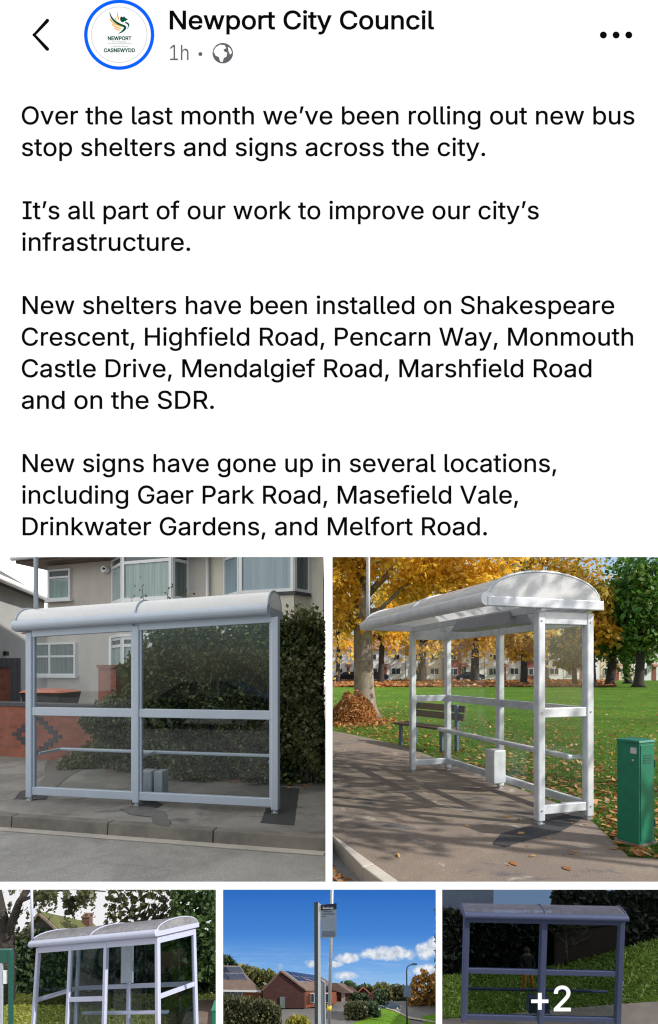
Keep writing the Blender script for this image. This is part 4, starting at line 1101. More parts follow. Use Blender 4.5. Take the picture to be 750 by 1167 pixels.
# glowing overcast vault added to light the first place, reaching behind the camera
m = MB()
na, ne = 16, 7
RS = 46.0
for i in range(na):
    a0_, a1_ = math.pi * i / na, math.pi * (i + 1) / na          # from straight ahead round the left to behind
    for j_ in range(ne):
        e0_, e1_ = math.pi / 2 * j_ / ne, math.pi / 2 * (j_ + 1) / ne
        if i >= na * 0.72 and j_ < 2: continue
        f = lambda a, e: Vector((-0.1 - RS * math.sin(a) * math.cos(e), 8 + RS * math.cos(a) * math.cos(e), -0.2 + 0.7 * RS * math.sin(e)))
        m.add([f(a0_, e0_), f(a1_, e0_), f(a1_, e1_), f(a0_, e1_)], [(0, 1, 2, 3)])
tag(m.build('sky', emis('overcast_fill_glow', (1.0, 0.99, 0.965), OVC)), kind='structure')

# boundary wall with the diamond pattern
W0 = Vector((-6.13, 9.8, 0))
wa = math.atan2(7.5 - 9.8, 6.1)
wall = root('boundary_wall', 'low red brick garden wall with a dark brick diamond and dark coping', 'wall', W0, wa)
inv = wm(wall).inverted()


def onplane(mat, px, py, off=0.0):
    """pixel to the local x,z of the vertical plane y=off of a frame"""
    im = mat.inverted()
    o_ = im @ Vector((0, 0, EYE))
    d_ = im.to_3x3() @ Vector(((px - CX) / F, 1, (CY - py) / F))
    t_ = (off - o_.y) / d_.y
    q = o_ + d_ * t_
    return q.x, q.z


m = MB()
m.box(-6, 6.3, 0, 0.22, 0, 0.93)
m.build('brickwork', M['brick_red'], wall, world=False)
m = MB()
m.box(-6, 6.3, -0.025, 0.245, 0.93, 1.0)
m.build('coping', M['coping'], wall, world=False, bevel=0.008)
m = MB()
cx_, cz_ = onplane(wm(wall), 42, 838)
bw, bh = 0.225, 0.075
for dr in range(-4, 5):
    for sgn in (-1, 1):
        off = (4 - abs(dr)) * bw * 0.5
        for e_ in ((-bw * 0.5, 0) if sgn < 0 else (0, bw * 0.5)):
            x_ = cx_ + sgn * off + e_ * 0.9
            m.box(x_ - bw * 0.24, x_ + bw * 0.24, -0.006, 0.02, cz_ + dr * bh - 0.033, cz_ + dr * bh + 0.033)
m.build('diamond_bricks', M['brick_dark'], wall, world=False)
for (xa, xb, yt, lab) in ((112, 132, 761, 'tall red brick pier rising from the garden wall behind the shelter glass'), (-26, -6, 762, 'red brick gate pier at the far end of the garden wall by the grey fence'),
                     (170, 182, 763, 'red brick pier half buried in the hedge behind the middle post')):
    x0, zt = onplane(wm(wall), xa, yt, 0.25)
    x1, _ = onplane(wm(wall), xb, yt, 0.25)
    pm = wm(wall) @ Matrix.Translation((x0, 0.25, 0))
    pr = root('brick_pier', lab, 'brick pier', mat=pm, group='piers of the garden wall')
    m = MB()
    m.box(0, x1 - x0, 0, 0.33, 0, zt)
    m.build('brickwork', M['brick_red'], pr, world=False)
    m = MB()
    m.box(-0.02, x1 - x0 + 0.02, -0.02, 0.35, zt, zt + 0.05)
    m.build('coping', M['coping'] if xa < 100 else M['brick_red'], pr, world=False)

# semi-detached house behind
H0 = Vector((-8.74, 15.2, 0))
ha = math.atan2(-3.0, 8.74)
HM = Matrix.Translation(H0) @ Matrix.Rotation(ha, 4, 'Z')
hs = root('semi_detached_house', 'rendered pair of houses, taupe and cream, with tall white bay windows', 'house', mat=HM)


def hp(px, py, off=0.0): return onplane(HM, px, py, off)


xl, _ = hp(54, 700)
xm, _ = hp(237, 700)
xr = 9.1
xq = 7.0
EV = hp(54, 645)[1]
m = MB()
m.box(xl, xm, 0, 6, 0, EV)
m.build('taupe_wall', M['render_taupe'], hs, world=False)
m = MB()
m.hexa([(xm + 0.002, 0, 0), (xr, 0, 0), (xq, 6, 0), (xm + 0.002, 6, 0)], [(xm + 0.002, 0, EV), (xr, 0, EV), (xq, 6, EV), (xm + 0.002, 6, EV)])
m.build('cream_wall', M['render_cream'], hs, world=False)
xe, ze = hp(25.5, 722)
m = MB()
m.box(xe, xl, 0.3, 4, 0, ze)
m.build('side_porch', M['render_taupe'], hs, world=False)
m = MB()
m.hexa([(xe - 0.2, 0.1, ze), (xl, 0.1, ze), (xl, 4, ze), (xe - 0.2, 4, ze)], [(xe - 0.15, 0.5, ze + 0.22), (xl, 0.5, ze + 0.22), (xl, 4, ze + 0.4), (xe - 0.15, 4, ze + 0.4)])
m.build('porch_roof', M['tile_red'], hs, world=False)
m = MB()
ov = 0.55
m.hexa([(xl - ov, -ov, EV), (xr, -ov, EV), (xq - 0.2, 6.5, EV), (xl - ov, 6.5, EV)], [(xl - ov, -ov, EV + 0.14), (xr, -ov, EV + 0.14), (xq - 0.2, 6.5, EV + 0.14), (xl - ov, 6.5, EV + 0.14)])
m.build('soffit', M['soffit'], hs, world=False)
m = MB()
m.hexa([(xl - ov - 0.05, -ov - 0.05, EV + 0.15), (xr, -ov - 0.05, EV + 0.15), (xq - 0.2, 6.6, EV + 0.15), (xl - ov - 0.05, 6.6, EV + 0.15)],
       [(xl + 2.6, 3.0, EV + 2.6), (xr - 1.2, 3.0, EV + 2.6), (xr - 1.3, 3.2, EV + 2.6), (xl + 2.6, 3.2, EV + 2.6)])
m.build('roof', M['tile'], hs, world=False)
m = MB()
m.tube([(xl - ov - 0.05, -ov - 0.08, EV + 0.12), (xr, -ov - 0.08, EV + 0.12)], 0.06, 10)
m.build('gutter', M['upvc'], hs, world=False, smooth=True)


def window(par, x0, x1, z0, z1, y, cols, trans=0.0, pane=None, fw=0.055, rot=None, sill=True, lead=False, depth=0.06, fmat=None, sillmat=None):
    """frame > panes: cols fractions of the uprights; trans the share of the top lights"""
    T = rot or Matrix.Identity(4)
    m_ = MB()
    ya, yb = y - depth, y + 0.02
    us = [x0 + (x1 - x0) * c for c in cols]
    for k, u in enumerate(us):
        a = max(x0, u - fw / 2) if k else x0
        b = min(x1, u + fw / 2) if k < len(us) - 1 else x1
        if k == 0: b = x0 + fw
        if k == len(us) - 1: a = x1 - fw
        m_.box(a, b, ya, yb, z0, z1, m=T)
    for (za, zb) in ((z0, z0 + fw), (z1 - fw, z1)) + (((z1 - (z1 - z0) * trans - fw / 2, z1 - (z1 - z0) * trans + fw / 2),) if trans else ()):
        m_.box(x0 + fw * 0.9, x1 - fw * 0.9, ya + 0.004, yb - 0.003, za, zb, m=T)
    f = m_.build('window', fmat or M['upvc'], par, world=False)
    m_ = MB()
    m_.box(x0 + 0.01, x1 - 0.01, y - depth * 0.4, y - depth * 0.4 + 0.012, z0 + 0.01, z1 - 0.01, m=T)
    m_.build('pane', pane or M['pane_curtain'], f, world=False)
    if lead and trans:
        m_ = MB()
        zt = z1 - (z1 - z0) * trans
        m_.box(x0 + fw, x1 - fw, y - depth * 0.4 - 0.006, y - depth * 0.4 - 0.001, zt, z1 - fw, m=T)
        m_.build('leaded_light', M['lead'], f, world=False)
    if sill:
        m_ = MB()
        m_.box(x0 - 0.06, x1 + 0.06, y - depth - 0.05, y, z0 - 0.06, z0 - 0.002, m=T)
        m_.build('sill', sillmat or M['upvc'], f, world=False)
    return f


x0, z1 = hp(57, 650)
x1, z0 = hp(82, 683)
window(hs, x0, x1, z0, z1, -0.02, (0, 1), 0.27, M['pane_curtain'], lead=True)
x0, z1 = hp(38, 733)
x1, z0 = hp(88, 770)
window(hs, x0, x1, z0, z1, -0.02, (0, 0.42, 1), 0.42, M['pane_dark'])


def bay(pa, pb, pc, pd, ytop, ybot, lab, prj=0.55, mat_w=None, pane=None, apron=None, low=False, zmin=None):
    xa, _ = hp(pa, ytop)
    xd, _ = hp(pd, ytop)
    xb, zt = hp(pb, ytop, -prj)
    xc, zb = hp(pc, ybot, -prj)
    if zmin is not None: zb = zmin
    m_ = MB()
    # apron walls above and below the glazing
    z_lo, z_hi = (0, EV + 0.1)
    ring = [(xa, 0), (xb, -prj), (xc, -prj), (xd, 0)]
    wins = []
    for (p, q, cols, pn) in ((ring[0], ring[1], (0, 1), pane), (ring[1], ring[2], (0, 1) if low else (0, 0.0 + 0.5, 1), pane), (ring[2], ring[3], (0, 1), M['pane_dark'])):
        ln = math.hypot(q[0] - p[0], q[1] - p[1])
        T = Matrix.Translation((p[0], p[1], 0)) @ Matrix.Rotation(math.atan2(q[1] - p[1], q[0] - p[0]), 4, 'Z')
        wins.append((ln, T, cols, pn))
    return ring, zt, zb, wins


def bay_stack(cols_px, yup, ylo_top, ylo_bot, wallmat, pane, sillmat=None):
    pa, pb, pc, pd = cols_px
    prj = 0.5
    xa, xd = hp(pa, 680)[0], hp(pd, 680)[0]
    xb, xc = hp(pb, 680, -prj)[0], hp(pc, 680, -prj)[0]
    zs = hp((pb + pc) / 2, yup, -prj)[1]
    zlt = hp((pb + pc) / 2, ylo_top, -prj)[1]
    zlb = hp((pb + pc) / 2, ylo_bot, -prj)[1]
    ztop = EV + 0.02
    ring = [(xa, 0.0), (xb, -prj), (xc, -prj), (xd, 0.0)]
    ins = [(xa + 0.03, 0.03), (xb + 0.01, -prj + 0.03), (xc - 0.01, -prj + 0.03), (xd - 0.03, 0.03)]
    m_ = MB()
    for (za, zb) in ((0, zlb), (zlt, zs), (ztop, EV + 0.6)):
        m_.hexa([(x, y, za) for x, y in ring], [(x, y, zb) for x, y in ring])
    for (za, zb) in ((zlb, zlt), (zs, ztop)):
        m_.hexa([(x, y, za) for x, y in [(a + (0.09 if i < 2 else -0.09), b + 0.09) for i, (a, b) in enumerate(ring)]],
                [(x, y, zb) for x, y in [(a + (0.09 if i < 2 else -0.09), b + 0.09) for i, (a, b) in enumerate(ring)]])
    bw_ = m_.build('bay_wall', wallmat, hs, world=False)
    m_ = MB()
    gr_ = [(x + (-0.05 if i < 2 else 0.05), y - 0.05) for i, (x, y) in enumerate(ring)]
    m_.hexa([(x, y, zs - 0.06) for x, y in gr_], [(x, y, zs + 0.01) for x, y in gr_])
    m_.hexa([(x, y, zlt) for x, y in gr_], [(x, y, zlt + 0.07) for x, y in gr_])
    m_.build('ledge', sillmat or M['upvc'], bw_, world=False)
    for (za, zb, tr_) in ((zs + 0.01, ztop, 0.2), (zlb, zlt, 0.22)):
        for i in range(3):
            p, q = ring[i], ring[i + 1]
            ln = math.hypot(q[0] - p[0], q[1] - p[1])
            T = Matrix.Translation((p[0], p[1], 0)) @ Matrix.Rotation(math.atan2(q[1] - p[1], q[0] - p[0]), 4, 'Z')
            window(bw_ if False else hs, 0.0, ln, za, zb, 0.03, (0, 1), tr_, pane if i == 1 else M['pane_dark'] if i == 2 else pane, fw=0.075, rot=T, sill=False, lead=True)


bay_stack((128, 139.5, 196, 215.5), 684, 725, 771, M['render_taupe'], M['pane_curtain'])
bay_stack((255.5, 273, 335, 353.5), 676, 712, 760, M['render_cream'], M['pane_blue'], M['coping'])
for px_, yt, yb, md in ((236.5, 634, 700, 'upvc'), (126, 727, 775, 'upvc')):
    x0, z1 = hp(px_, yt, -0.08)
    _, z0 = hp(px_, yb, -0.08)
    m = MB()
    m.tube([(x0, -0.08, 0.1 if yb < 720 else 0.1), (x0, -0.08, min(z1, EV))], 0.045, 10)
    m.build('downpipe', M['upvc'], hs, world=False, smooth=True)
x0, z0 = hp(119.5, 649, -0.1)
m = MB()
m.tube([(x0, -0.02, z0), (x0, -0.16, z0)], [0.1, 0.09], 20)
m.tube([(x0 + 0.03, -0.16, z0 + 0.01), (x0 + 0.03, -0.2, z0 + 0.01)], 0.035, 12, 1)
m.build('alarm_dome', [M['white'], M['black']], hs, world=False, bevel=0.01)

# neighbour on the left
nb = root('neighbour_house', 'grey rendered house with a dark hipped roof and a white gutter beyond the fence', 'house', (-12.0, 20, 0))
zt_ = EYE + 2.9
A_ = Vector((-11.21 - 2.6, 17.93 - 7.2, 0))
B_ = Vector((-12.22, 22.6, 0))
A_ = B_ + (Vector((-11.21, 17.93, 0)) - B_) * 2.2
bk = Vector((-6, -1.3, 0))
m = MB()
m.hexa([A_, B_, B_ + bk, A_ + bk], [p + Vector((0, 0, zt_)) for p in (A_, B_, B_ + bk, A_ + bk)])
m.build('wall', M['render_grey'], nb)
m = MB()
nx = Vector((0.45, 0.1, 0))
m.hexa([p + Vector((0, 0, zt_)) for p in (A_ + nx, B_ + nx, B_ + bk, A_ + bk)],
       [p + Vector((0, 0, zt_ + 2.3)) for p in (A_ + bk * 0.5, B_ + bk * 0.5 + (A_ - B_) * 0.28, B_ + bk * 0.55 + (A_ - B_) * 0.28, A_ + bk * 0.55)])
m.build('roof', M['tile_grey'], nb)
m = MB()
m.tube([A_ + nx + Vector((0.05, 0, zt_ + 0.02)), B_ + nx + Vector((0.05, 0, zt_ + 0.02))], 0.11, 10)
m.build('gutter', M['upvc'], nb, smooth=True)
q = B_ + (A_ - B_) * 0.42 + Vector((0.03, 0, 0))
m = MB()
m.box(q.x - 0.02, q.x + 0.1, q.y - 0.07, q.y + 0.07, 2.1, 2.25)
m.build('wall_vent', M['black'], nb)
fn = root('board_fence', 'dark grey upright board fence between the two houses', 'fence', (-9.5, 15.6, 0))
m = MB()
pa, pb = P(-20, 790, 15.6), P(27, 790, 15.8)
k = 14
for i in range(k):
    a, b = pa.lerp(pb, i / k), pa.lerp(pb, (i + 0.94) / k)
    m.box(a.x, b.x, 15.6 + 0.012 * (i % 2), 15.64 + 0.012 * (i % 2), 0, EYE + 14 / 600 * 15.6)
m.build('boards', M['fence_grey'], fn)

# skip
sk = root('waste_skip', 'black and orange waste skip in the front garden behind the wall', 'skip', P(47, 812, 12.2) * 1.0)
zz = 12.2
a, b = P(23, 801, zz), P(70, 787, zz)
zg = 0.35
m = MB()
m.hexa([(a.x + 0.15, zz, zg), (b.x - 0.15, zz, zg), (b.x - 0.15, zz + 0.9, zg), (a.x + 0.15, zz + 0.9, zg)], [(a.x + 0.02, zz - 0.05, b.z - 0.05), (b.x, zz - 0.05, b.z - 0.05), (b.x, zz + 1.0, b.z - 0.05), (a.x + 0.02, zz + 1.0, b.z - 0.05)])
m.build('skip_body', M['black'], sk, bevel=0.02)
m = MB()
m.hexa([(a.x, zz - 0.1, b.z - 0.05), (b.x + 0.03, zz - 0.1, b.z - 0.06), (b.x + 0.03, zz + 1.05, b.z - 0.05), (a.x, zz + 1.05, b.z - 0.05)], [(a.x + 0.1, zz, b.z + 0.02), (b.x - 0.15, zz, b.z - 0.01), (b.x - 0.15, zz + 0.95, b.z), (a.x + 0.1, zz + 0.95, b.z + 0.03)])
m.build('skip_cover', M['orange'], sk, bevel=0.02)

# hedge: leaf mass following the wall line
hd = root('garden_hedge', 'large dark green overgrown hedge spilling over the garden wall', 'hedge', W0, wa)
HW = wm(hd)
prof = [(96, 868), (108, 850), (114, 822), (126, 808), (140, 792), (150, 770), (166, 742), (176, 722), (196, 716), (225, 722), (258, 716), (285, 718), (312, 712), (330, 704), (352, 700), (372, 706)]
C = []
for i in range(46000):
    px = random.uniform(96, 373)
    for j in range(len(prof) - 1):
        if prof[j][0] <= px <= prof[j + 1][0]:
            t_ = (px - prof[j][0]) / (prof[j + 1][0] - prof[j][0])
            top = prof[j][1] + (prof[j + 1][1] - prof[j][1]) * t_
            break
    off = -0.35 + 0.55 * random.random() ** 1.5
    x, zt = onplane(wm(wall), px, top + 4.5 * random.gauss(0, 1.2), off)
    h = zt * (1 - random.random() ** 1.25)
    if px < 190: h = min(h, zt)
    bulge = 0.22 * math.sin(x * 5.1 + h * 3) + 0.18 * math.sin(h * 6.3 + x * 2.2) + 0.1 * math.sin(h * 15 + x * 11)
    q = wm(wall) @ Vector((x + random.gauss(0, 0.03), off + bulge * 0.8 - 0.12, max(0.04, h)))
    C.append(q)
C = [q for q in C if q.x < -0.06]
leaves('hedge_leaves', C, 0.062, M['leaf_hedge'], hd)
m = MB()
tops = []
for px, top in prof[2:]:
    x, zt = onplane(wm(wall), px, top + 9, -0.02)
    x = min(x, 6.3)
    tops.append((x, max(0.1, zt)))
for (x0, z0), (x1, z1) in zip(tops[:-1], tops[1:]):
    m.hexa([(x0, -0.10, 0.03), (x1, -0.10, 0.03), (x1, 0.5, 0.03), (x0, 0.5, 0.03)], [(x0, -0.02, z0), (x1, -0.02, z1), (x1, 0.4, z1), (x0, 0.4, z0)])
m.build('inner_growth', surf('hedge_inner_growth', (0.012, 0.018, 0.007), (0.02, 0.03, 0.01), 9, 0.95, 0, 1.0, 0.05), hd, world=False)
m = MB()
for i in range(60):
    px = random.uniform(120, 368)
    x, _ = onplane(wm(wall), px, 700, -0.1)
    a = wm(wall) @ Vector((x, -0.12, 0.0))
    hgt = min(2.3, max(0.4, (px - 110) / 28))
    b = a + Vector((random.uniform(-0.25, 0.25), random.uniform(-0.15, 0.15), hgt * random.uniform(0.7, 0.98)))
    limb(m, a, b, 0.02, 0.004, 0.05, 5, 4)
m.build('hedge_stems', M['trunk'], hd)
# the thick of the hedge
C = []
# tall shoots standing above the roof line
m = MB()
Cs = []
for px, yb_, yt in ((160, 700, 668), (190, 700, 672), (211, 700, 670), (153, 700, 680), (205, 700, 681)):
    a, b = P(px, yb_, 8.6), P(px + random.uniform(-3, 3), yt, 8.6)
    a.z = 1.8
    limb(m, a, b, 0.012, 0.004, 0.03, 5, 5)
    for i in range(26):
        q = a.lerp(b, random.uniform(0.55, 1.03)) + Vector([random.gauss(0, 0.06) for _ in range(3)])
        Cs.append(q)
m.build('tall_shoots', M['trunk'], hd)
leaves('shoot_leaves', Cs, 0.055, M['leaf_hedge'], hd)
# litter under the hedge
C = []
for i in range(420):
    q = G(random.uniform(120, 371), random.uniform(872, 895))
    lim = wm(wall).inverted() @ q
    if lim.y < -0.35 - 0.3 * random.random() or q.x > -0.05: continue
    C.append(q + Vector((0, -0.25 * random.random(), 0.012)))
tag(leaves('fallen_leaves', C, 0.05, M['leaf_rust'], flat=0.85), 'brown leaf litter under the hedge', kind='stuff')

# added board between the two places, keeps the sun off the first
m = MB()
m.box(-0.014, 0.014, 2.95, 16.5, -0.2, 11.5)
tag(m.build('sun_block_board', M['divider']), 'thin tall grey board added as a sun block, edge-on between the two large picture scenes', 'divider')
# ================================================================== second place: the park
edge = [(379.6, 832), (420, 841), (455, 849), (487, 860), (515, 871), (575, 893), (625, 911), (668, 930), (690, 950), (717, 977), (760, 979), (790, 979)]
E3 = [G(x, y) for x, y in edge]
k0, k1_ = G(380, 957), G(446, 1005)
kdir = (k1_ - k0).normalized()
kn0 = k0 - kdir * 0.2
kn0.x = 0.02
knE = k1_ + kdir * 0.8
pave = [Vector((0.02, E3[0].y, 0))] + E3[1:] + [Vector((4.5, 3.1, 0)), Vector((knE.x, 3.1, 0)), kn0]
poly_sheet('pavement', pave, M['pavement_warm'])
lawn = [Vector((0.02, 130, -0.004)), Vector((110, 130, -0.004)), Vector((110, 3.1, -0.004)), Vector((0.02, 3.1, -0.004))]
# the lawn begins at the edge of the pavement
lp = [Vector((0.02, E3[0].y, -0.01))] + [Vector((q.x, q.y, -0.01)) for q in E3[1:]] + [Vector((60, E3[-1].y, -0.01)), Vector((150, 130, -0.01)), Vector((0.02, 130, -0.01))]
poly_sheet('lawn', lp, M['lawn'])
side = Vector((-kdir.y, kdir.x, 0))
if side.x > 0: side = -side
m = MB()
wk = 0.115
for i in range(3):
    a, b = kn0 + kdir * (i * 0.9), kn0 + kdir * (i * 0.9 + 0.893)
    c, d = b + side * wk, a + side * wk
    m.hexa([Vector((q.x, q.y, -0.14)) for q in (a, b, c, d)], [Vector((max(q.x, 0.02), q.y, 0.004)) for q in (a, b, c, d)])
for v in m.v: v.x = max(v.x, 0.02)
tag(m.build('kerb', M['kerb_pale'], bevel=0.01), 'pale kerb stones at the corner of the park pavement', kind='structure')
poly_sheet('road', [(0.02, 3.1, -0.13), (1.2, 3.1, -0.13), (0.4, 4.4, -0.13), (0.02, 5.2, -0.13)], M['road'])
for pts in ([(561, 962), (572, 950), (608, 940), (655, 925), (672, 928), (640, 948), (600, 958), (575, 966)],):
    poly_sheet('tarmac_patch', ragged([G(x, y) + Vector((0, 0, 0.004)) for x, y in pts]), M['new_tar'])
C = []
for i in range(260):
    q = G(random.uniform(379, 440), random.uniform(962, 1012), -0.13)
    if q.x < 0.03: continue
    if (q - k0).dot(side) < wk + 0.01: continue
    C.append(q + Vector((0, 0, 0.01)))
C += [k0 + side * random.uniform(0.13, 0.4) + kdir * random.uniform(-0.3, 1.2) + Vector((0, 0, -0.12)) for _ in range(260)]
C = [q for q in C if q.x > 0.03]
tag(leaves('fallen_leaves', C, 0.045, M['leaf_fallen'], flat=0.8), 'leaves drifted in the gutter below the pale kerb', kind='stuff')


def edge_y(px):
    for j in range(len(edge) - 1):
        if edge[j][0] <= px <= edge[j + 1][0]:
            t_ = (px - edge[j][0]) / (edge[j + 1][0] - edge[j][0])
            return edge[j][1] + (edge[j + 1][1] - edge[j][1]) * t_
    return 980


C = []
# scattered over the lawn, thick near the path and under the far trees
for i in range(9000):
    px = random.uniform(379.5, 760)
    e = edge_y(px)
    py = e - (e - 768) * random.random() ** 0.8
    z = EYE * F / (py - CY)
    near = (e - py) / max(1, e - 766)
    p_ = 0.7 * math.exp(-near * 3.5) + (0.34 if px > 560 else 0.18)
    if px < 470 and py > 800: p_ += 0.5
    if random.random() > p_: continue
    q = G(px, py)
    if q.x < 0.05: continue
    C.append(q + Vector((0, 0, random.uniform(0.0, 0.03))))
tag(leaves('fallen_leaves', C, 0.085, M['leaf_fallen'], flat=0.8, jit=0.5), 'orange leaves scattered over the lawn', kind='stuff')
C = []
for i in range(34000):
    py = 764 + 10.5 + 8.5 * random.random()
    q = G(random.uniform(379.5, 700), py)
    if q.x < 0.05 or q.y > 83: continue
    n_ = math.sin(q.x * 0.9) + math.sin(q.x * 0.37 + 1)
    if random.random() > 0.75 + 0.2 * n_: continue
    C.append(q + Vector((0, 0, random.uniform(0, 0.12))))
tag(leaves('leaf_carpet', C, 0.55, M['leaf_rust'], flat=0.85), 'brown leaf carpet below the far trees', kind='stuff')
C = [G(x, y) + Vector((0, 0, 0.008)) for x, y in ((455, 976), (591, 935), (668, 940), (626, 956), (700, 968), (480, 900), (412, 872), (533, 942))]
C += [G(random.uniform(560, 750), random.uniform(925, 1000)) + Vector((0, 0, 0.008)) for _ in range(16)]
tag(leaves('fallen_leaves', C, 0.07, M['leaf_fallen'], flat=0.9), 'single leaves lying on the brown pavement', kind='stuff')
# grass blades near the pavement edge
C = []
for i in range(52000):
    px = random.uniform(380, 757)
    e = edge_y(px)
    py = e - (e - 790) * random.random() ** 0.7
    q = G(px, py)
    if q.x < 0.05: continue
    C.append(q + Vector((0, 0, 0.012)))
M['blade'] = leafmat('grass_blade', [(0.05, 0.13, 0.012), (0.085, 0.19, 0.02), (0.12, 0.2, 0.03)], 0.3)
tag(leaves('grass_blades', C, 0.045, M['blade'], aspect=0.18), 'short grass blades along the pavement edge', kind='stuff')

# trees
clipx = lambda q: Vector((max(q.x, 0.05), q.y, q.z))
bz = 17.5
b0_ = P(415, 820, bz)
b0_.z = 0
bt = root('big_autumn_tree', 'large yellow autumn tree with a thick pale flaking trunk by the leaf mound', 'tree', b0_)
m = MB()
m.tube([b0_, b0_ + Vector((0, 0, 0.35)), b0_ + Vector((0.0, 0, 1.0)), b0_ + Vector((-0.03, 0, 2.2)), b0_ + Vector((-0.06, 0, 3.4)), b0_ + Vector((-0.1, 0, 4.6))], [0.62, 0.42, 0.34, 0.31, 0.3, 0.24], 16)
t0 = b0_ + Vector((-0.1, 0, 4.4))
for d_, r in (((-0.9, 0, 3.4), 0.17), ((0.6, 0.3, 3.2), 0.16), ((2.4, 0.5, 2.2), 0.13), ((-0.5, -0.6, 2.0), 0.1), ((3.2, -0.5, 0.9), 0.08), ((0.3, 0.2, 4.6), 0.15), ((1.4, -1.0, 3.6), 0.1)):
    limb(m, t0 - Vector((0, 0, random.uniform(0, 1.0))), t0 + Vector(d_), r, 0.02, 0.06, 8, 6)
for px, py in ((388, 700), (384, 720), (395, 690)):
    limb(m, t0 - Vector((0, 0, 0.9)), P(px, py, bz - 0.3), 0.09, 0.02, 0.06, 7, 5)
m.v = [clipx(q) for q in m.v]
m.build('trunk', M['trunk_pale'], bt, smooth=True)
C = np.vstack([cloud(P(470, 640, bz) + Vector((0, 0, 1.0)), (4.4, 2.5, 2.1), 13000, 90, 0.2, 0.35), cloud(P(395, 655, bz), (1.1, 1.2, 1.9), 2600, 40, 0.24, 0.3), cloud(P(520, 665, bz), (2.6, 1.6, 1.1), 4800, 50, 0.22, 0.35),
               cloud(P(432, 712, bz - 0.4), (0.8, 0.8, 0.3), 220, 20, 0.2, 0.3), cloud(P(395, 708, bz), (0.5, 0.8, 0.5), 420, 20, 0.2, 0.3), cloud((5, bz, 8), (6, 4, 2.4), 5000, 60, 0.2, 0.4)])
C = C[C[:, 0] > 0.1]
leaves('crown', C, 0.17, M['leaf_yellow'], bt)


def park_tree(label, trunk_px, base_py, z, r0, cpx, cpy, rx, ry, n, lf, lm, name='autumn_tree', clumps=50, tm=None, top=None, **k):
    tm = tm or M['trunk_dark']
    b = P(trunk_px, base_py, z)
    b.z = 0
    c = P(cpx, cpy, z)
    sc = z / F
    tp = b + Vector((0, 0, max(2.0, (c.z - ry * sc * 0.35))))
    tp.x += (c.x - b.x) * 0.3
    return tree(name, label, b, tp, r0, c, (rx * sc, min(rx, ry) * sc * 0.8, ry * sc), n, lf, M[lm], tm, 'trees across the park', clumps, clip=clipx, **k)


park_tree('thin bare-looking autumn tree left of the thick pale trunk', 385, 775, 62, 0.25, 388, 705, 22, 45, 1400, 0.5, 'leaf_yellow', spread=0.35, clumps=40)
park_tree('small golden tree standing just right of the thick pale trunk', 434, 772, 66, 0.4, 440, 705, 34, 40, 3800, 0.5, 'leaf_yellow', clumps=60)
park_tree('golden tree seen between the two left shelter posts', 480, 772, 70, 0.55, 488, 705, 42, 42, 5200, 0.5, 'leaf_yellow', clumps=70)
park_tree('wide golden tree seen through the shelter back glass', 541, 772, 74, 0.6, 545, 690, 52, 58, 7000, 0.55, 'leaf_yellow', clumps=80)
park_tree('small golden tree seen between the middle and right shelter posts', 597, 774, 60, 0.4, 598, 728, 34, 24, 3600, 0.45, 'leaf_yellow', clumps=50)
park_tree('tall orange tree rising behind the shelter roof', 620, 772, 84, 0.7, 622, 672, 62, 52, 9000, 0.6, 'leaf_orange', clumps=80)
park_tree('orange tree in front of the dark green tree, right of the roof', 676, 772, 50, 0.3, 668, 702, 30, 44, 5600, 0.5, 'leaf_orange', clumps=60)
park_tree('small yellow-green tree seen through the end glass', 655, 775, 56, 0.28, 652, 742, 28, 19, 3000, 0.38, 'leaf_yg', clumps=40)
park_tree('tall green tree with a slanting dark trunk, next to the orange tree', 695, 775, 54, 0.42, 716, 704, 38, 48, 7600, 0.46, 'leaf_green', name='green_tree', clumps=70, tm=M['trunk_dark'])
park_tree('biggest green tree, its dark trunk at the far edge of the park', 728, 776, 50, 0.42, 744, 688, 56, 54, 9500, 0.46, 'leaf_green', name='green_tree', clumps=80, tm=M['trunk_dark'])
park_tree('low green tree overlapping the houses at the end of the row', 716, 775, 64, 0.4, 700, 735, 34, 22, 3200, 0.45, 'leaf_green', name='green_tree', clumps=40)

# leaf mound round the big trunk
lm_ = root('leaf_mound', 'mound of rust-brown leaves heaped against the thick pale trunk', 'leaf mound', G(407, 822))
C = []
mc = G(405, 822)
for i in range(5200):
    a, u = random.uniform(0, 2 * math.pi), math.sqrt(random.random())
    r = u * 0.82
    h = 0.90 * (1 - u ** 3.0) * (0.85 + 0.16 * math.sin(a * 3 + 1) + 0.1 * math.sin(u * 9 + a * 2))
    q = Vector((mc.x - 0.10 + r * math.cos(a) * (0.95 if math.cos(a) < 0 else 0.95), mc.y - 0.5 + r * math.sin(a) * 0.8, h * (1 - 0.3 * random.random() ** 2) + 0.01))
    C.append(q)
for i in range(900):
    a, u = random.uniform(0, 2 * math.pi), 0.85 + abs(random.gauss(0, 0.35))
    C.append(Vector((mc.x - 0.1 + u * 0.9 * math.cos(a), mc.y - 0.5 + u * 0.9 * math.sin(a), random.uniform(0.01, 0.09))))
C = [q for q in C if q.x > 0.04]
leaves('leaf_heap', C, 0.09, M['leaf_rust'], lm_)
m = MB()
for i in range(40):
    a = random.uniform(0, 6.28)
    limb(m, mc + Vector((-0.1, -0.5, 0)), mc + Vector((-0.1 + 0.6 * math.cos(a), -0.5 + 0.5 * math.sin(a), random.uniform(0.3, 0.85))), 0.012, 0.003, 0.1, 5, 4)
m.v = [clipx(q) for q in m.v]
m.build('twigs', M['trunk'], lm_)

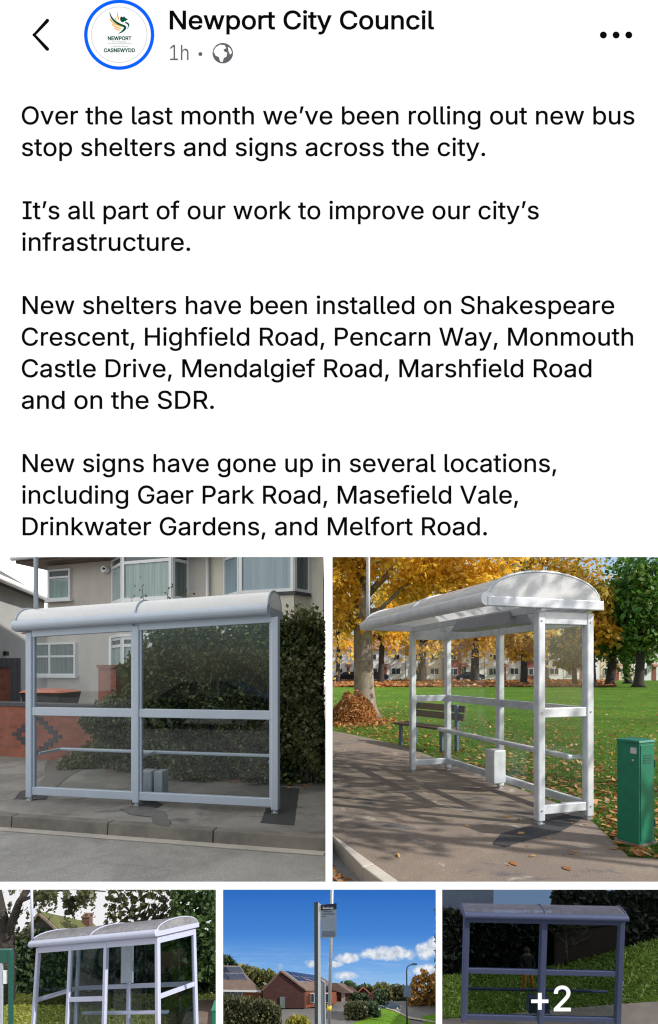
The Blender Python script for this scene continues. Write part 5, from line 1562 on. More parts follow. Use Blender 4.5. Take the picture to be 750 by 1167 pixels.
# terrace of houses across the park: each its own
hz = 84.0
heads = [(379, 414, 'pale', 'white end house with a red brick bay behind the thick pale trunk'), (414, 462, 'pale', 'white terraced house seen just left of the first shelter post'),
         (462, 505, 'pale', 'white terraced house seen between the two left shelter posts'), (505, 552, 'brick', 'terraced house with red brick lower wall seen through the shelter back glass'),
         (552, 596, 'pale', 'white terraced house with wide windows seen left of the middle shelter post'), (596, 642, 'brick', 'terraced house with red brick gable seen between middle and near shelter posts'),
         (642, 684, 'pale', 'white terraced house with a small porch right of the shelter'), (684, 722, 'cream', 'cream terraced house between the two dark green-tree trunks'),
         (722, 768, 'pale', 'white terraced house at the far edge behind the biggest green tree')]
M['house_white'] = surf('white_house_wall', (0.86, 0.85, 0.82), (0.76, 0.75, 0.72), 0.5, 0.9)
M['house_cream'] = surf('cream_house_wall', (0.8, 0.66, 0.48), (0.7, 0.58, 0.42), 0.5, 0.9)
M['house_brick'] = surf('red_house_brick', (0.34, 0.11, 0.08), (0.25, 0.08, 0.06), 1.2, 0.9)
M['house_roof'] = surf('terrace_roof_tile', (0.4, 0.21, 0.14), (0.28, 0.15, 0.11), 1.5, 0.9)
for (xa, xb, kind, lab) in heads:
    a, b = P(xa + 0.4, 776, hz), P(xb - 0.4, 776, hz)
    a.x = max(a.x, 0.1)
    wd = b.x - a.x
    h = root('terraced_house', lab, 'house', (a.x, hz, 0), 0, 'terrace of houses across the park')
    wm_ = {'pale': M['house_white'], 'brick': M['house_white'], 'cream': M['house_cream']}[kind]
    zt = 4.9
    m = MB()
    m.box(0, wd, 0, 7, 0, zt)
    m.build('wall', wm_, h, world=False)
    m = MB()
    m.hexa([(-0.02, -0.4, zt), (wd + 0.02, -0.4, zt), (wd + 0.02, 7.4, zt), (-0.02, 7.4, zt)], [(0, 3.4, zt + 2.6), (wd, 3.4, zt + 2.6), (wd, 3.6, zt + 2.6), (0, 3.6, zt + 2.6)])
    rf = m.build('roof', M['house_roof'], h, world=False)
    m = MB()
    m.box(wd - 0.9, wd - 0.1, 3.0, 4.0, zt + 2.0, zt + 3.6)
    m.build('chimney', M['house_brick'], rf, world=False)
    if kind == 'brick':
        m = MB()
        m.box(wd * 0.02, wd * 0.42, -0.5, 0, 0, zt * 0.98)
        m.build('brick_bay', M['house_brick'], h, world=False)
    for (u0, u1, z0, z1) in ((0.1, 0.34, 0.8, 2.0), (0.12, 0.32, 3.2, 4.2), (0.66, 0.9, 0.9, 2.0), (0.68, 0.88, 3.2, 4.2)):
        y_ = -0.52 if (kind == 'brick' and u0 < 0.3) else -0.02
        m = MB()
        m.box(u0 * wd, u1 * wd, y_ - 0.06, y_ + 0.05, z0, z1)
        f = m.build('window', M['upvc'], h, world=False)
        m = MB()
        mid = (u0 + u1) / 2 * wd
        m.box(u0 * wd + 0.12, mid - 0.06, y_ - 0.08, y_, z0 + 0.12, z1 - 0.12)
        m.box(mid + 0.06, u1 * wd - 0.12, y_ - 0.08, y_, z0 + 0.12, z1 - 0.12)
        m.build('pane', M['win_dark'], f, world=False)
    m = MB()
    m.box(0.46 * wd, 0.56 * wd, -0.06, 0.05, 0.0, 2.1)
    m.build('door', M['house_brick'] if kind != 'brick' else M['green_dark'], h, world=False)
    m = MB()
    m.hexa([(0.41 * wd, -0.9, 2.2), (0.61 * wd, -0.9, 2.2), (0.61 * wd, 0, 2.2), (0.41 * wd, 0, 2.2)], [(0.43 * wd, -0.8, 2.4), (0.59 * wd, -0.8, 2.4), (0.59 * wd, 0, 2.7), (0.43 * wd, 0, 2.7)])
    m.build('porch_roof', M['house_roof'], h, world=False)


def car(label, loc, rz, paint, sc=1.0, group=None, ang=None):
    mt = (ang or Matrix.Identity(4))
    mt = Matrix.Translation(loc) @ mt @ Matrix.Rotation(rz, 4, 'Z') @ Matrix.Scale(sc, 4)
    c = root('parked_car', label, 'car', mat=mt, group=group)
    m = MB()
    prof_ = [(-2.1, 0.32), (-2.12, 0.62), (-2.0, 0.82), (-1.2, 0.92), (-0.55, 1.36), (0.75, 1.42), (1.55, 1.02), (2.05, 0.92), (2.1, 0.35)]
    y_ = [0.8, 0.86, 0.86, 0.84, 0.66, 0.66, 0.82, 0.84, 0.8]
    lo_ = [(x, -yy, z) for (x, z), yy in zip(prof_, y_)]
    hi_ = [(x, yy, z) for (x, z), yy in zip(prof_, y_)]
    m.hexa(lo_, hi_)
    body = m.build('body', paint, c, world=False, bevel=0.06)
    for sg in (-1, 1):
        m = MB()
        q = [(-1.0, sg * 0.8, 0.95), (1.35, sg * 0.8, 1.0), (0.7, sg * 0.69, 1.34), (-0.5, sg * 0.69, 1.29)]
        m.hexa(q, [(x, y2 + sg * 0.03, z) for x, y2, z in q])
        m.build('side_window', M['win_dark'], body, world=False)
        for x in (-1.35, 1.3):
            m = MB()
            m.tube([(x, sg * 0.7, 0.32), (x, sg * 0.88, 0.32)], 0.32, 20)
            w_ = m.build('wheel', M['black'], c, world=False)
            m = MB()
            m.tube([(x, sg * 0.86, 0.32), (x, sg * 0.895, 0.32)], 0.19, 16)
            m.build('rim', M['steel_pale'], w_, world=False)
    m = MB()
    m.hexa([(-1.22, -0.74, 0.93), (-1.22, 0.74, 0.93), (-0.6, 0.6, 1.33), (-0.6, -0.6, 1.33)], [(-1.26, -0.74, 0.97), (-1.26, 0.74, 0.97), (-0.63, 0.6, 1.36), (-0.63, -0.6, 1.36)])
    m.build('windscreen', M['win_dark'], body, world=False)
    for sg in (-0.6, 0.6):
        m = MB()
        m.box(-2.15, -2.0, sg - 0.16, sg + 0.16, 0.62, 0.76)
        m.build('headlight', M['upvc'], c, world=False, bevel=0.02)
    return c


q = G(397, 776)
car('dark car parked left of the thick pale trunk', (2.6, 74, 0), 0.1, M['car_dark'], 1.0, 'cars parked across the park')
car('dark car parked just right of the thick pale trunk', (6.4, 76, 0), 0.05, M['car_blue'], 1.0, 'cars parked across the park')
car('dark car parked behind the shelter back glass', (20.5, 77, 0), 0.0, M['car_dark'], 1.0, 'cars parked across the park')

car('dark car across the road, faintly mirrored in the right pane of the shelter', (-7.3, -2.6, -0.13), R(-14), M['car_dark'])

# bench behind the shelter
bp_ = P(492, 849, 10.9)
bp_.z = 0
bn = root('park_bench', 'dark wooden park bench on grass behind the far end of the white shelter', 'bench', bp_, -1.02)
m = MB()
for k in range(3): m.box(-0.8, 0.8, -0.38 + k * 0.145, -0.25 + k * 0.145, 0.43, 0.47)
m.build('seat', M['wood_dark'], bn, world=False, bevel=0.006)
m = MB()
for k in range(2): m.hexa([(-0.8, 0.08 + k * 0.03, 0.6 + k * 0.16), (0.8, 0.08 + k * 0.03, 0.6 + k * 0.16), (0.8, 0.12 + k * 0.03, 0.6 + k * 0.16), (-0.8, 0.12 + k * 0.03, 0.6 + k * 0.16)],
                          [(-0.8, 0.10 + k * 0.03, 0.735 + k * 0.16), (0.8, 0.10 + k * 0.03, 0.735 + k * 0.16), (0.8, 0.14 + k * 0.03, 0.735 + k * 0.16), (-0.8, 0.14 + k * 0.03, 0.735 + k * 0.16)])
m.build('backrest', M['wood_dark'], bn, world=False, bevel=0.006)
for sx in (-0.62, 0.62):
    for (ya, yb, zt) in ((-0.34, -0.28, 0.43), (0.06, 0.12, 0.9)):
        m = MB()
        m.box(sx - 0.035, sx + 0.035, ya, yb, 0, zt)
        m.build('leg', M['steel_blue'], bn, world=False, bevel=0.005)

# green roadside cabinet
cz = 4.82
cb = P(724, 960, cz)
cb.z = 0
cab = root('roadside_cabinet', 'slim green metal roadside cabinet beside the white bus shelter', 'cabinet', cb, R(28))
HT = EYE - (845 - 764) / 600 * cz
m = MB()
m.box(-0.085, 0.145, -0.09, 0.12, 0.03, HT)
bd = m.build('cabinet_body', M['green_paint'], cab, world=False, bevel=0.006)
m = MB()
m.hexa([(-0.095, -0.10, HT), (0.155, -0.10, HT), (0.155, 0.13, HT), (-0.095, 0.13, HT)], [(-0.085, -0.09, HT + 0.02), (0.145, -0.09, HT + 0.02), (0.145, 0.12, HT + 0.02), (-0.085, 0.12, HT + 0.02)])
m.build('cabinet_lid', M['green_paint'], cab, world=False, bevel=0.004)
m = MB()
m.box(-0.07, 0.13, -0.096, -0.09, 0.06, HT - 0.02)
dr = m.build('cabinet_door', M['green_paint'], cab, world=False, bevel=0.003)
m = MB()
m.box(-0.088, -0.084, -0.065, -0.01, HT - 0.10, HT - 0.045)
m.build('notice_plate', M['cabinet_plate'], cab, world=False)
for k in range(4):
    m = MB()
    m.box(-0.03, 0.09, -0.1005, -0.096, HT - 0.12 - k * 0.022, HT - 0.108 - k * 0.022)
    m.build('vent_slat', M['green_dark'], dr, world=False)
for hz_ in (0.2, HT - 0.2):
    m = MB()
    m.tube([(0.135, -0.098, hz_ - 0.035), (0.135, -0.098, hz_ + 0.035)], 0.007, 8)
    m.build('hinge', M['green_dark'], dr, world=False)
m = MB()
m.tube([(-0.086, -0.035, HT - 0.16), (-0.094, -0.035, HT - 0.16)], 0.009, 12)
m.build('lock', M['steel_pale'], cab, world=False)
m = MB()
m.box(-0.10, 0.16, -0.105, 0.135, 0.0, 0.03)
m.build('plinth', M['kerb'], cab, world=False)

# trees beside the road, outside the picture, that dapple the shelter and pavement
for (x, y, h, lab) in ((7.2, 3.3, 6.0, 'roadside tree standing nearest the camera beyond the green cabinet'), (9.5, 5.3, 6.6, 'roadside tree on the lawn beyond the green cabinet')):
    tree('roadside_tree', lab, (x + 5.5, y - 2.5, 0), (x + 2.5, y - 1.2, h - 0.6), 0.16, (x, y, h), (1.9, 1.7, 1.6), 1700, 0.14, M['leaf_yg'], None, 'roadside trees', 60, 0.16)

# ================================================================== small scenes of the lower row
def skyboard(name, mat, x0, x1, y0, y1, z):
    m_ = MB()
    m_.add([P(x0, y1, z), P(x1, y1, z), P(x1, y0, z), P(x0, y0, z)], [(0, 1, 2, 3)])
    return tag(m_.build(name, mat), kind='structure')


def sheet(name, pts, mat, nx=1, label=None, jag=0.0):
    """ground through pixel,depth points given as near row and far row"""
    near, far = pts
    m_ = MB()
    rows = 10
    V_ = []
    n = len(near)
    for r_ in range(rows + 1):
        t_ = r_ / rows
        for (a, b) in zip(near, far):
            V_.append(P(*a).lerp(P(*b), t_) + Vector((0, 0, random.gauss(0, jag) if 0 < r_ < rows else 0)))
    fs = [(r_ * n + i, r_ * n + i + 1, (r_ + 1) * n + i + 1, (r_ + 1) * n + i) for r_ in range(rows) for i in range(n - 1)]
    m_.add(V_, fs)
    o_ = m_.build(name, mat, smooth=True)
    return tag(o_, label, kind='structure')


def mass(name, label, cat, outline, ybot, z, depth, n, lf, mat, group=None, twig=True, gap=0.0, kind=None):
    """a tree or bush whose crown fills the region under a pixel outline, with real depth behind it"""
    xs_ = [q[0] for q in outline]
    zc = z + depth / 2
    cb_ = P((xs_[0] + xs_[-1]) / 2, ybot, zc)
    t_ = root(name, label, cat, cb_, 0, group)
    C_ = []
    tries = 0
    seeds = [(random.uniform(xs_[0], xs_[-1]), random.random()) for _ in range(50)]
    while len(C_) < n and tries < n * 4:
        tries += 1
        px = random.uniform(xs_[0], xs_[-1])
        for j in range(len(outline) - 1):
            if outline[j][0] <= px <= outline[j + 1][0]:
                u = (px - outline[j][0]) / max(1e-6, outline[j + 1][0] - outline[j][0])
                top = outline[j][1] + (outline[j + 1][1] - outline[j][1]) * u
                break
        py = top + (ybot - top) * random.random() + random.gauss(0, 1.0)
        if py > ybot or py < 1010.5: continue
        if gap:
            g_ = math.sin(px * 0.55 + 1.3 * math.sin(py * 0.31)) + math.sin(py * 0.62 + 1.7 * math.sin(px * 0.23) + 2)
            if g_ < gap * 2 - 1 and random.random() < 0.9: continue
        C_.append(P(px, py, z + depth * random.random()))
    leaves('crown', C_, lf, mat, t_)
    if twig:
        m_ = MB()
        for k in range(5):
            a = P(cb_.x / zc * F + CX + random.uniform(-2, 2), ybot, zc)
            px = random.uniform(xs_[0], xs_[-1])
            limb(m_, a, P(px, ybot - (ybot - min(q[1] for q in outline)) * 0.6, zc), 0.005 * z, 0.001 * z, 0.06, 6, 4)
        m_.build('trunk', M['trunk'], t_, smooth=True)
    return t_


# ---- lower left: shelter under trees, overcast
skyboard('sky', emis('white_sky', (0.93, 0.93, 0.95), 0.95), -40, 249.5, 1010, 1175, 1.95)
Rm = Matrix(((0, 0, 0), (0, 0, 0), (0, 0, 0)))


def rodr(v):
    v = Vector(v)
    return Matrix.Rotation(v.length, 3, v.normalized())


RC = rodr((0.335, 0.438, 0.162))
TC = Vector((-6.618, -8.366, 11.563))
MS = 0.1


def stage(RC, TC, sc):
    a, h, b = RC.col[0], RC.col[1], RC.col[2]
    sw = lambda v: Vector((v.x, v.z, v.y))
    a, b, h, t_ = sw(a) * sc, sw(b) * sc, sw(h) * sc, sw(TC) * sc
    m_ = Matrix.Identity(4)
    for i in range(3):
        m_[i][0], m_[i][1], m_[i][2], m_[i][3] = a[i], b[i], h[i], t_[i]
    m_[2][3] += EYE
    return m_


M3 = stage(RC, TC, MS)
M3[2][3] += 0.0150
c3 = P(110, 1085, 1.1)
M3 = Matrix.Translation(c3) @ Matrix.Rotation(R(-2.4), 4, 'Y') @ Matrix.Translation(-c3) @ M3
L3, W3, H3 = 3.65, 1.10, 1.98
rl = dict(rails=[(H3 - 0.12, H3, 0.035), (0.86, 0.95, 0.03)], glass=[(0.94, H3 - 0.11), (0.08, 0.87)])
fr = dict(rails=[(H3 - 0.12, H3, 0.035)], glass=[])
a2, a3 = L3 * 0.30, L3 * 0.60
sh3 = shelter('bus_shelter', 'pale lilac grey bus shelter with a dull arched roof, mossy house roof behind it', M3, L3, W3, H3,
              [(0, 0), (a2, 0), (a3, 0), (L3, 0), (L3, W3), (0, W3), (L3 * 0.47, W3)],
              [dict(line=(0, 0, 0, W3), **rl), dict(line=(L3, 0, L3, W3), **rl), dict(line=(0, W3, L3 * 0.47, W3), **rl), dict(line=(L3 * 0.47, W3, L3, W3), **rl),
               dict(line=(a2, 0, a3, 0), **rl), dict(line=(0, 0, a2, 0), **fr), dict(line=(a3, 0, L3, 0), **fr)],
              dict(a0=-0.12, a1=L3 + 0.1, b0=-0.12, b1=W3 + 0.02, z=H3 + 0.09, rise=0.20, gr=0.07), M['frame_mini'], M['glass_dark'], M['roof_dull'],
              bench=(a2, L3 - 0.1, W3 * 0.35, 0.55, 0.03), pw=0.085, zb=-1.2)
m = MB()
m.box(L3 * 0.42, L3 * 0.42 + 0.36, W3 - 0.08, W3 - 0.04, 0.98, H3 - 0.14)
tb = m.build('timetable_board', M['frame_mini'], sh3, world=False)
m = MB()
m.box(L3 * 0.42 + 0.04, L3 * 0.42 + 0.32, W3 - 0.088, W3 - 0.08, 1.02, H3 - 0.18)
m.build('timetable_sheet', M['box_grey'], tb, world=False)
m = MB()
p = M3.inverted() @ P(35.5, 1072, 1.05)
tp = M3.inverted() @ P(36, 1010.5, (M3 @ Vector((0.02, 0.05, H3))).y)
m.tube([M3.inverted() @ P(37, 1073, (M3 @ Vector((0.02, 0.05, H3))).y), tp], 0.03, 10)
m.build('flag_pole', M['frame_mini'], sh3, world=False, smooth=True)
sheet('grass', ([(-30, 1185, 1.36), (120, 1185, 1.36), (249, 1185, 1.36)], [(-30, 1127, 1.78), (120, 1129, 1.78), (249, 1132, 1.78)]), M['lawn_mini'])
C = []
for i in range(9000):
    t_, px = random.random() ** 0.8, random.uniform(-20, 248)
    C.append(P(px, 1185, 1.36).lerp(P(px, 1128.5, 1.78), t_) + Vector((0, 0, 0.002)))
M['blade_park'] = leafmat('park_blade', [(0.22, 0.26, 0.04), (0.32, 0.33, 0.07), (0.14, 0.18, 0.03)], 0.3)
tag(leaves('park_grass', C, 0.011, M['blade_park'], aspect=0.3), 'yellowish rough grass round the lilac grey shelter', kind='stuff')
sheet('bare_soil', ([(200, 1186, 1.30), (249, 1186, 1.30)], [(216, 1141, 1.56), (249, 1139, 1.56)]), M['fascia'], label='brown bare soil beside the park grass')
# house with the mossy roof
A, Lb, Rb = P(46, 1039, 1.62), P(24, 1066, 1.62), P(76, 1066, 1.62)
E_ = P(106, 1054, 1.80) - A
h3 = root('mossy_house', 'brown gabled house with a moss-green roof behind the lilac grey shelter', 'house', P(60, 1110, 1.7))
m = MB()
low = [P(24, 1112, 1.62), P(76, 1112, 1.62)]
m.hexa([low[0] + Vector((0.006, 0, 0)), low[1] - Vector((0.006, 0, 0)), Rb - Vector((0.006, 0, 0)), A - Vector((0, 0, 0.004)), Lb + Vector((0.006, 0, 0))],
       [q + E_ for q in (low[0] + Vector((0.006, 0, 0)), low[1] - Vector((0.006, 0, 0)), Rb - Vector((0.006, 0, 0)), A - Vector((0, 0, 0.004)), Lb + Vector((0.006, 0, 0)))])
m.build('gable_wall', M['wall_greenish'], h3)
m = MB()
fw_ = Vector((0, -0.008, 0))
up = Vector((0, 0, 0.006))
for s_ in (Lb, Rb):
    d_ = (s_ - A) * 1.06
    m.hexa([A + fw_, A + d_ + fw_, A + d_ + fw_ + up, A + fw_ + up], [A + E_, A + d_ + E_, A + d_ + E_ + up, A + E_ + up])
rf = m.build('roof', M['moss_roof'], h3)
m = MB()
for s_ in (Lb, Rb):
    d_ = (s_ - A) * 1.05
    f2 = fw_ * 1.6
    m.hexa([A + f2 - up * 0.8, A + d_ + f2 - up * 0.8, A + d_ + f2 + up * 0.6, A + f2 + up * 0.6], [A + fw_ - up * 0.8, A + d_ + fw_ - up * 0.8, A + d_ + fw_ + up * 0.6, A + fw_ + up * 0.6])
m.build('fascia', M['fascia'], rf)
m = MB()
c0 = P(99.5, 1058, 1.76)
hw = 4.3 / F * 1.76
m.box(c0.x - hw, c0.x + hw, c0.y - hw, c0.y + hw, c0.z - 0.01, EYE + (764 - 1044) / F * 1.76)
m.box(c0.x - hw * 1.15, c0.x + hw * 1.15, c0.y - hw * 1.15, c0.y + hw * 1.15, EYE + (764 - 1044) / F * 1.76, EYE + (764 - 1042.5) / F * 1.76)
m.build('chimney', M['wall_brown'], rf)
mass('dark_hedge_tree', 'dark evergreen bank of trees behind the grass and lilac grey shelter', 'trees', [(-5, 1072), (12, 1064), (30, 1066), (50, 1060), (78, 1063), (100, 1064), (140, 1058), (180, 1062), (249, 1064)], 1131, 1.60, 0.06, 12000, 0.02, M['leaf_dark'], None)
mass('leafy_tree', 'fresh green leafy tree at the far end of the lilac grey shelter', 'tree', [(196, 1011), (206, 1010), (225, 1009), (249, 1009)], 1118, 1.50, 0.12, 3400, 0.018, M['leaf_mid'], None, gap=0.32)
mass('hanging_tree', 'thin brownish tree hanging over the white sky behind the roof', 'tree', [(120, 1011), (150, 1010), (178, 1010), (202, 1010)], 1060, 1.58, 0.05, 1500, 0.014, M['leaf_olive'], None, gap=0.62)
dk = root('dark_branching_tree', 'big dark branching trunk with drooping sprays beside the green post', 'tree', P(8, 1150, 1.42))
m = MB()
m.tube([P(6, 1140, 1.42), P(7, 1100, 1.42), P(8, 1075, 1.42), P(7, 1060, 1.42)], [0.024, 0.021, 0.019, 0.017], 12)
m.tube([P(7, 1062, 1.42), P(1, 1040, 1.42), P(-6, 1005, 1.42)], [0.016, 0.014, 0.012], 10)
m.tube([P(8, 1066, 1.42), P(16, 1045, 1.42), P(22, 1028, 1.42), P(34, 1011, 1.42)], [0.013, 0.011, 0.009, 0.008], 10)
m.tube([P(22, 1028, 1.42), P(45, 1018, 1.40), P(80, 1013, 1.38), P(120, 1016, 1.36)], [0.005, 0.004, 0.003, 0.0015], 8)
m.build('trunk', M['trunk_dark'], dk, smooth=True)
C = []
for i in range(1500):
    u = random.random()
    px, py = 30 + 78 * u, 1013 + 6 * random.random() + abs(random.gauss(0, 7)) * (0.7 + math.sin(px * 0.18) ** 2 if i else 1)
    if math.sin(px * 0.35) + math.sin(px * 0.13 + 1) < -0.4: continue
    C.append(P(px, py, random.uniform(1.34, 1.44)))
for i in range(700):
    px, py = random.uniform(-4, 32), random.uniform(1011, 1080)
    if math.sin(px * 0.5 + py * 0.1) + math.sin(py * 0.25) < 0.1: continue
    C.append(P(px, py, random.uniform(1.44, 1.52)))
for i in range(260):
    C.append(P(random.gauss(80, 4), 1022 + abs(random.gauss(0, 11)), 1.38))
C = [q for q in C if (EYE - q.z) / q.y * F + CY > 1011]
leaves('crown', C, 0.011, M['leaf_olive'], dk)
gp = root('green_sign_post', 'dark green framed notice post on the grass near the big trunk', 'sign post', P(8, 1180, 1.12))
m = MB()
a, b = P(9.2, 1190, 1.12), P(12.8, 1083, 1.12)
m.box(a.x, b.x, 1.12, 1.128, a.z, b.z)
m.build('post', M['green_dark'], gp)
m = MB()
a, b = P(-8, 1098, 1.12), P(9, 1083, 1.12)
m.box(a.x, b.x, 1.121, 1.127, a.z, b.z)
m.build('panel', M['green_dark'], gp)
m = MB()
a, b = P(2.8, 1122, 1.12), P(7.5, 1107, 1.12)
m.box(a.x, b.x, 1.122, 1.124, a.z, b.z)
m.build('notice', M['white'], gp)
m = MB()
a, b = P(-1.0, 1190, 1.12), P(2.0, 1098, 1.12)
m.box(a.x, b.x, 1.121, 1.127, a.z, b.z)
m.build('post', M['box_grey'], gp)
gb2 = root('green_bin', 'small green bin at the far edge of the brown soil', 'bin', P(246, 1180, 1.12))
m = MB()
a, b = P(241.2, 1190, 1.12), P(250, 1152, 1.12)
m.box(a.x, b.x, 1.12, 1.14, a.z, b.z)
m.build('bin_body', M['green_paint'], gb2, bevel=0.001)
m = MB()
m.box(a.x - 0.001, b.x, 1.118, 1.152, b.z, b.z + 0.002)
m.build('bin_lid', M['green_paint'], gb2)

# ---- lower middle: bus stop flag against a blue sky
ms, t, o = newmat('blue_sky_with_clouds')
tc = t.nodes.new('ShaderNodeTexCoord')
sp = t.nodes.new('ShaderNodeSeparateXYZ')
t.links.new(tc.outputs['Object'], sp.inputs[0])


def mth(op, a, b=None, c=None, clamp=False):
    n = t.nodes.new('ShaderNodeMath')
    n.operation = op
    n.use_clamp = clamp
    for i, v in enumerate((a, b, c)):
        if v is None: continue
        if hasattr(v, 'is_output'): t.links.new(v, n.inputs[i])
        else: n.inputs[i].default_value = v
    return n.outputs[0]


X_, Y_ = sp.outputs[0], sp.outputs[2]       # page pixels (x) and pixels up (y) of the board
base = ramp(t, mth('MULTIPLY_ADD', Y_, 1 / 150, 1140 / 150, clamp=True), [(0.0, srgb(172, 206, 238)[:3]), (0.22, srgb(122, 174, 230)[:3]), (0.5, srgb(70, 134, 212)[:3]), (0.9, srgb(40, 102, 190)[:3])])


def cloud_f(cx_, cy_, rx_, ry_, sc_=0.09, hard=3.2, tilt=0.0):
    yy = mth('SUBTRACT', Y_, -cy_)
    yy = mth('ADD', yy, mth('MULTIPLY', mth('SUBTRACT', X_, cx_), -tilt))
    a = mth('POWER', mth('ABSOLUTE', mth('DIVIDE', mth('SUBTRACT', X_, cx_), rx_)), 2.0)
    b = mth('POWER', mth('ABSOLUTE', mth('DIVIDE', yy, ry_)), 2.0)
    d = mth('SUBTRACT', 1.0, mth('ADD', a, b))
    n = noise(t, sc_, 3, 0.5)
    d = mth('ADD', d, mth('MULTIPLY', mth('SUBTRACT', n, 0.5), 2.0))
    return mth('MULTIPLY', d, hard * 0.5, clamp=True)


fsum = None
for args in ((443, 1087, 36, 9, 0.10, 3.0, 0.0), (397, 1092, 17, 6.5, 0.13, 2.6, 0.0), (382, 1099, 10, 4, 0.13, 2.4, 0.0), (492, 1080, 24, 12, 0.10, 3.0, 0.35), (394, 1112, 15, 6, 0.13, 2.0, 0.0), (354, 1098, 7, 5, 0.13, 2.2, 0.0), (490, 1104, 28, 7, 0.11, 2.0, 0.15)):
    f_ = cloud_f(*args)
    fsum = f_ if fsum is None else mth('MAXIMUM', fsum, f_)
wisp = noise(t, 0.03, 5, 0.6, stretch=(1, 1, 9))
lowband = mth('MULTIPLY', mth('MULTIPLY_ADD', Y_, 1 / 60, 1130 / 60, clamp=True), mth('MULTIPLY_ADD', Y_, -1 / 40, -1075 / 40, clamp=True))
wf = mth('MULTIPLY', mth('MULTIPLY', mth('SUBTRACT', wisp, 0.47, clamp=True), 3.5), lowband, clamp=True)
c_ = mixc(t, wf, base, srgb(190, 214, 240)[:3])
shade = ramp(t, noise(t, 0.11, 4, 0.6), [(0.35, srgb(176, 190, 208)[:3]), (0.6, srgb(236, 240, 246)[:3])])
c_ = mixc(t, fsum, c_, shade)
em = t.nodes.new('ShaderNodeEmission')
em.inputs[1].default_value = SCR
t.links.new(c_, em.inputs[0])
t.links.new(em.outputs[0], o.inputs[0])
m = MB()
zb = 1.95
m.add([(248, 0, -1175), (503, 0, -1175), (503, 0, -1010), (248, 0, -1010)], [(0, 1, 2, 3)])
sb = m.build('sky', ms)
k_ = zb / F
sb.matrix_world = Matrix(((k_, 0, 0, -CX * k_), (0, 1, 0, zb), (0, 0, k_, EYE + CY * k_), (0, 0, 0, 1)))
sb['kind'] = 'structure'

Z4 = 1.5
sheet('tarmac', ([(249, 1186, 1.25), (375, 1186, 1.25), (502, 1186, 1.25)], [(249, 1141, 1.50), (375, 1141, 1.50), (502, 1141, 1.50)]), M['drive'])


def patch4(name, pts, mat, label, lift=0.0015):
    q = []
    for (x, y) in pts:
        z = 1.25 + (1186 - y) / 45 * 0.45
        # exact place on the sheet: intersect the ray with the sheet plane
        n0, n1, f0 = P(249, 1186, 1.25), P(502, 1186, 1.25), P(249, 1141, 1.50)
        nn = (n1 - n0).cross(f0 - n0).normalized()
        d_ = Vector(((x - CX) / F, 1, (CY - y) / F))
        tt = (n0 - Vector((0, 0, EYE))).dot(nn) / d_.dot(nn)
        q.append(Vector((0, 0, EYE)) + d_ * tt + Vector((0, 0, lift)))
    return poly_sheet(name, q, mat, label=label)


patch4('verge', [(399, 1168), (420, 1160), (433, 1152), (437, 1149), (450, 1153), (466, 1162), (470, 1170), (395, 1172)], M['verge'], 'bright green grass verge beside the side road')
patch4('verge', [(481, 1159), (503, 1156), (503, 1172), (484, 1170)], M['verge'], 'small grass corner across the road', 0.002)
patch4('kerb_line', [(437, 1148.6), (451, 1152.5), (468, 1160), (500, 1166), (500, 1167.4), (466, 1162), (450, 1153.6), (437, 1149.6)], M['path_pale'], 'pale kerb line round the green verge', 0.003)


def prism_house(name, label, pts, depth, z, wallm, roofm, group=None):
    pass


# bungalow with the solar roof, far left
def solid(mb_, pix, z0, z1, dx=0.0, dy=0.0):
    """front polygon through pixels at depth z0 and the same polygon at z1 shifted dx,dy metres"""
    f_ = [P(x, y, z0) for x, y in pix]
    mx_, my_ = sum(q[0] for q in pix) / len(pix), sum(q[1] for q in pix) / len(pix)
    d_ = Vector(((mx_ - CX) / F, 1, (CY - my_) / F)) * (z1 - z0)
    b_ = [q + d_ + Vector((dx, 0, dy)) for q in f_]
    mb_.hexa(f_, b_)


bl = root('solar_bungalow', 'brick bungalow with two rows of solar panels above the clipped hedge', 'bungalow', P(270, 1146, 1.46))
m = MB()
solid(m, [(250, 1147), (296, 1147), (296, 1129), (250, 1129)], 1.46, 1.56)
m.build('wall', M['brick_plain'], bl)
m = MB()
e0, e1, r0_, r1_ = P(250, 1127.9, 1.445), P(298, 1129, 1.445), P(250, 1099.8, 1.52), P(268, 1100.5, 1.52)
th_ = Vector((0, 0.004, -0.004))
m.hexa([e0, e1, r1_, r0_], [e0 + th_, e1 + th_, r1_ + th_ * 1 + Vector((0, 0.05, -0.03)), r0_ + Vector((0, 0.05, -0.03))])
m.build('roof', M['tile_mini'], bl)
m = MB()
m.hexa([P(250, 1130.2, 1.443), P(297, 1131, 1.443), P(297.5, 1128.8, 1.443), P(250, 1127.9, 1.443)], [P(250, 1130.2, 1.447), P(297, 1131, 1.447), P(297.5, 1128.8, 1.447), P(250, 1127.9, 1.447)])
m.build('gutter', M['upvc'], bl)
nn = (e1 - e0).cross(r0_ - e0).normalized()
if nn.y > 0: nn = -nn


def onroof(x, y, nn_, e_, lift=0.0012):
    d_ = Vector(((x - CX) / F, 1, (CY - y) / F))
    tt = (e_ + nn_ * lift - Vector((0, 0, EYE))).dot(nn_) / d_.dot(nn_)
    return Vector((0, 0, EYE)) + d_ * tt


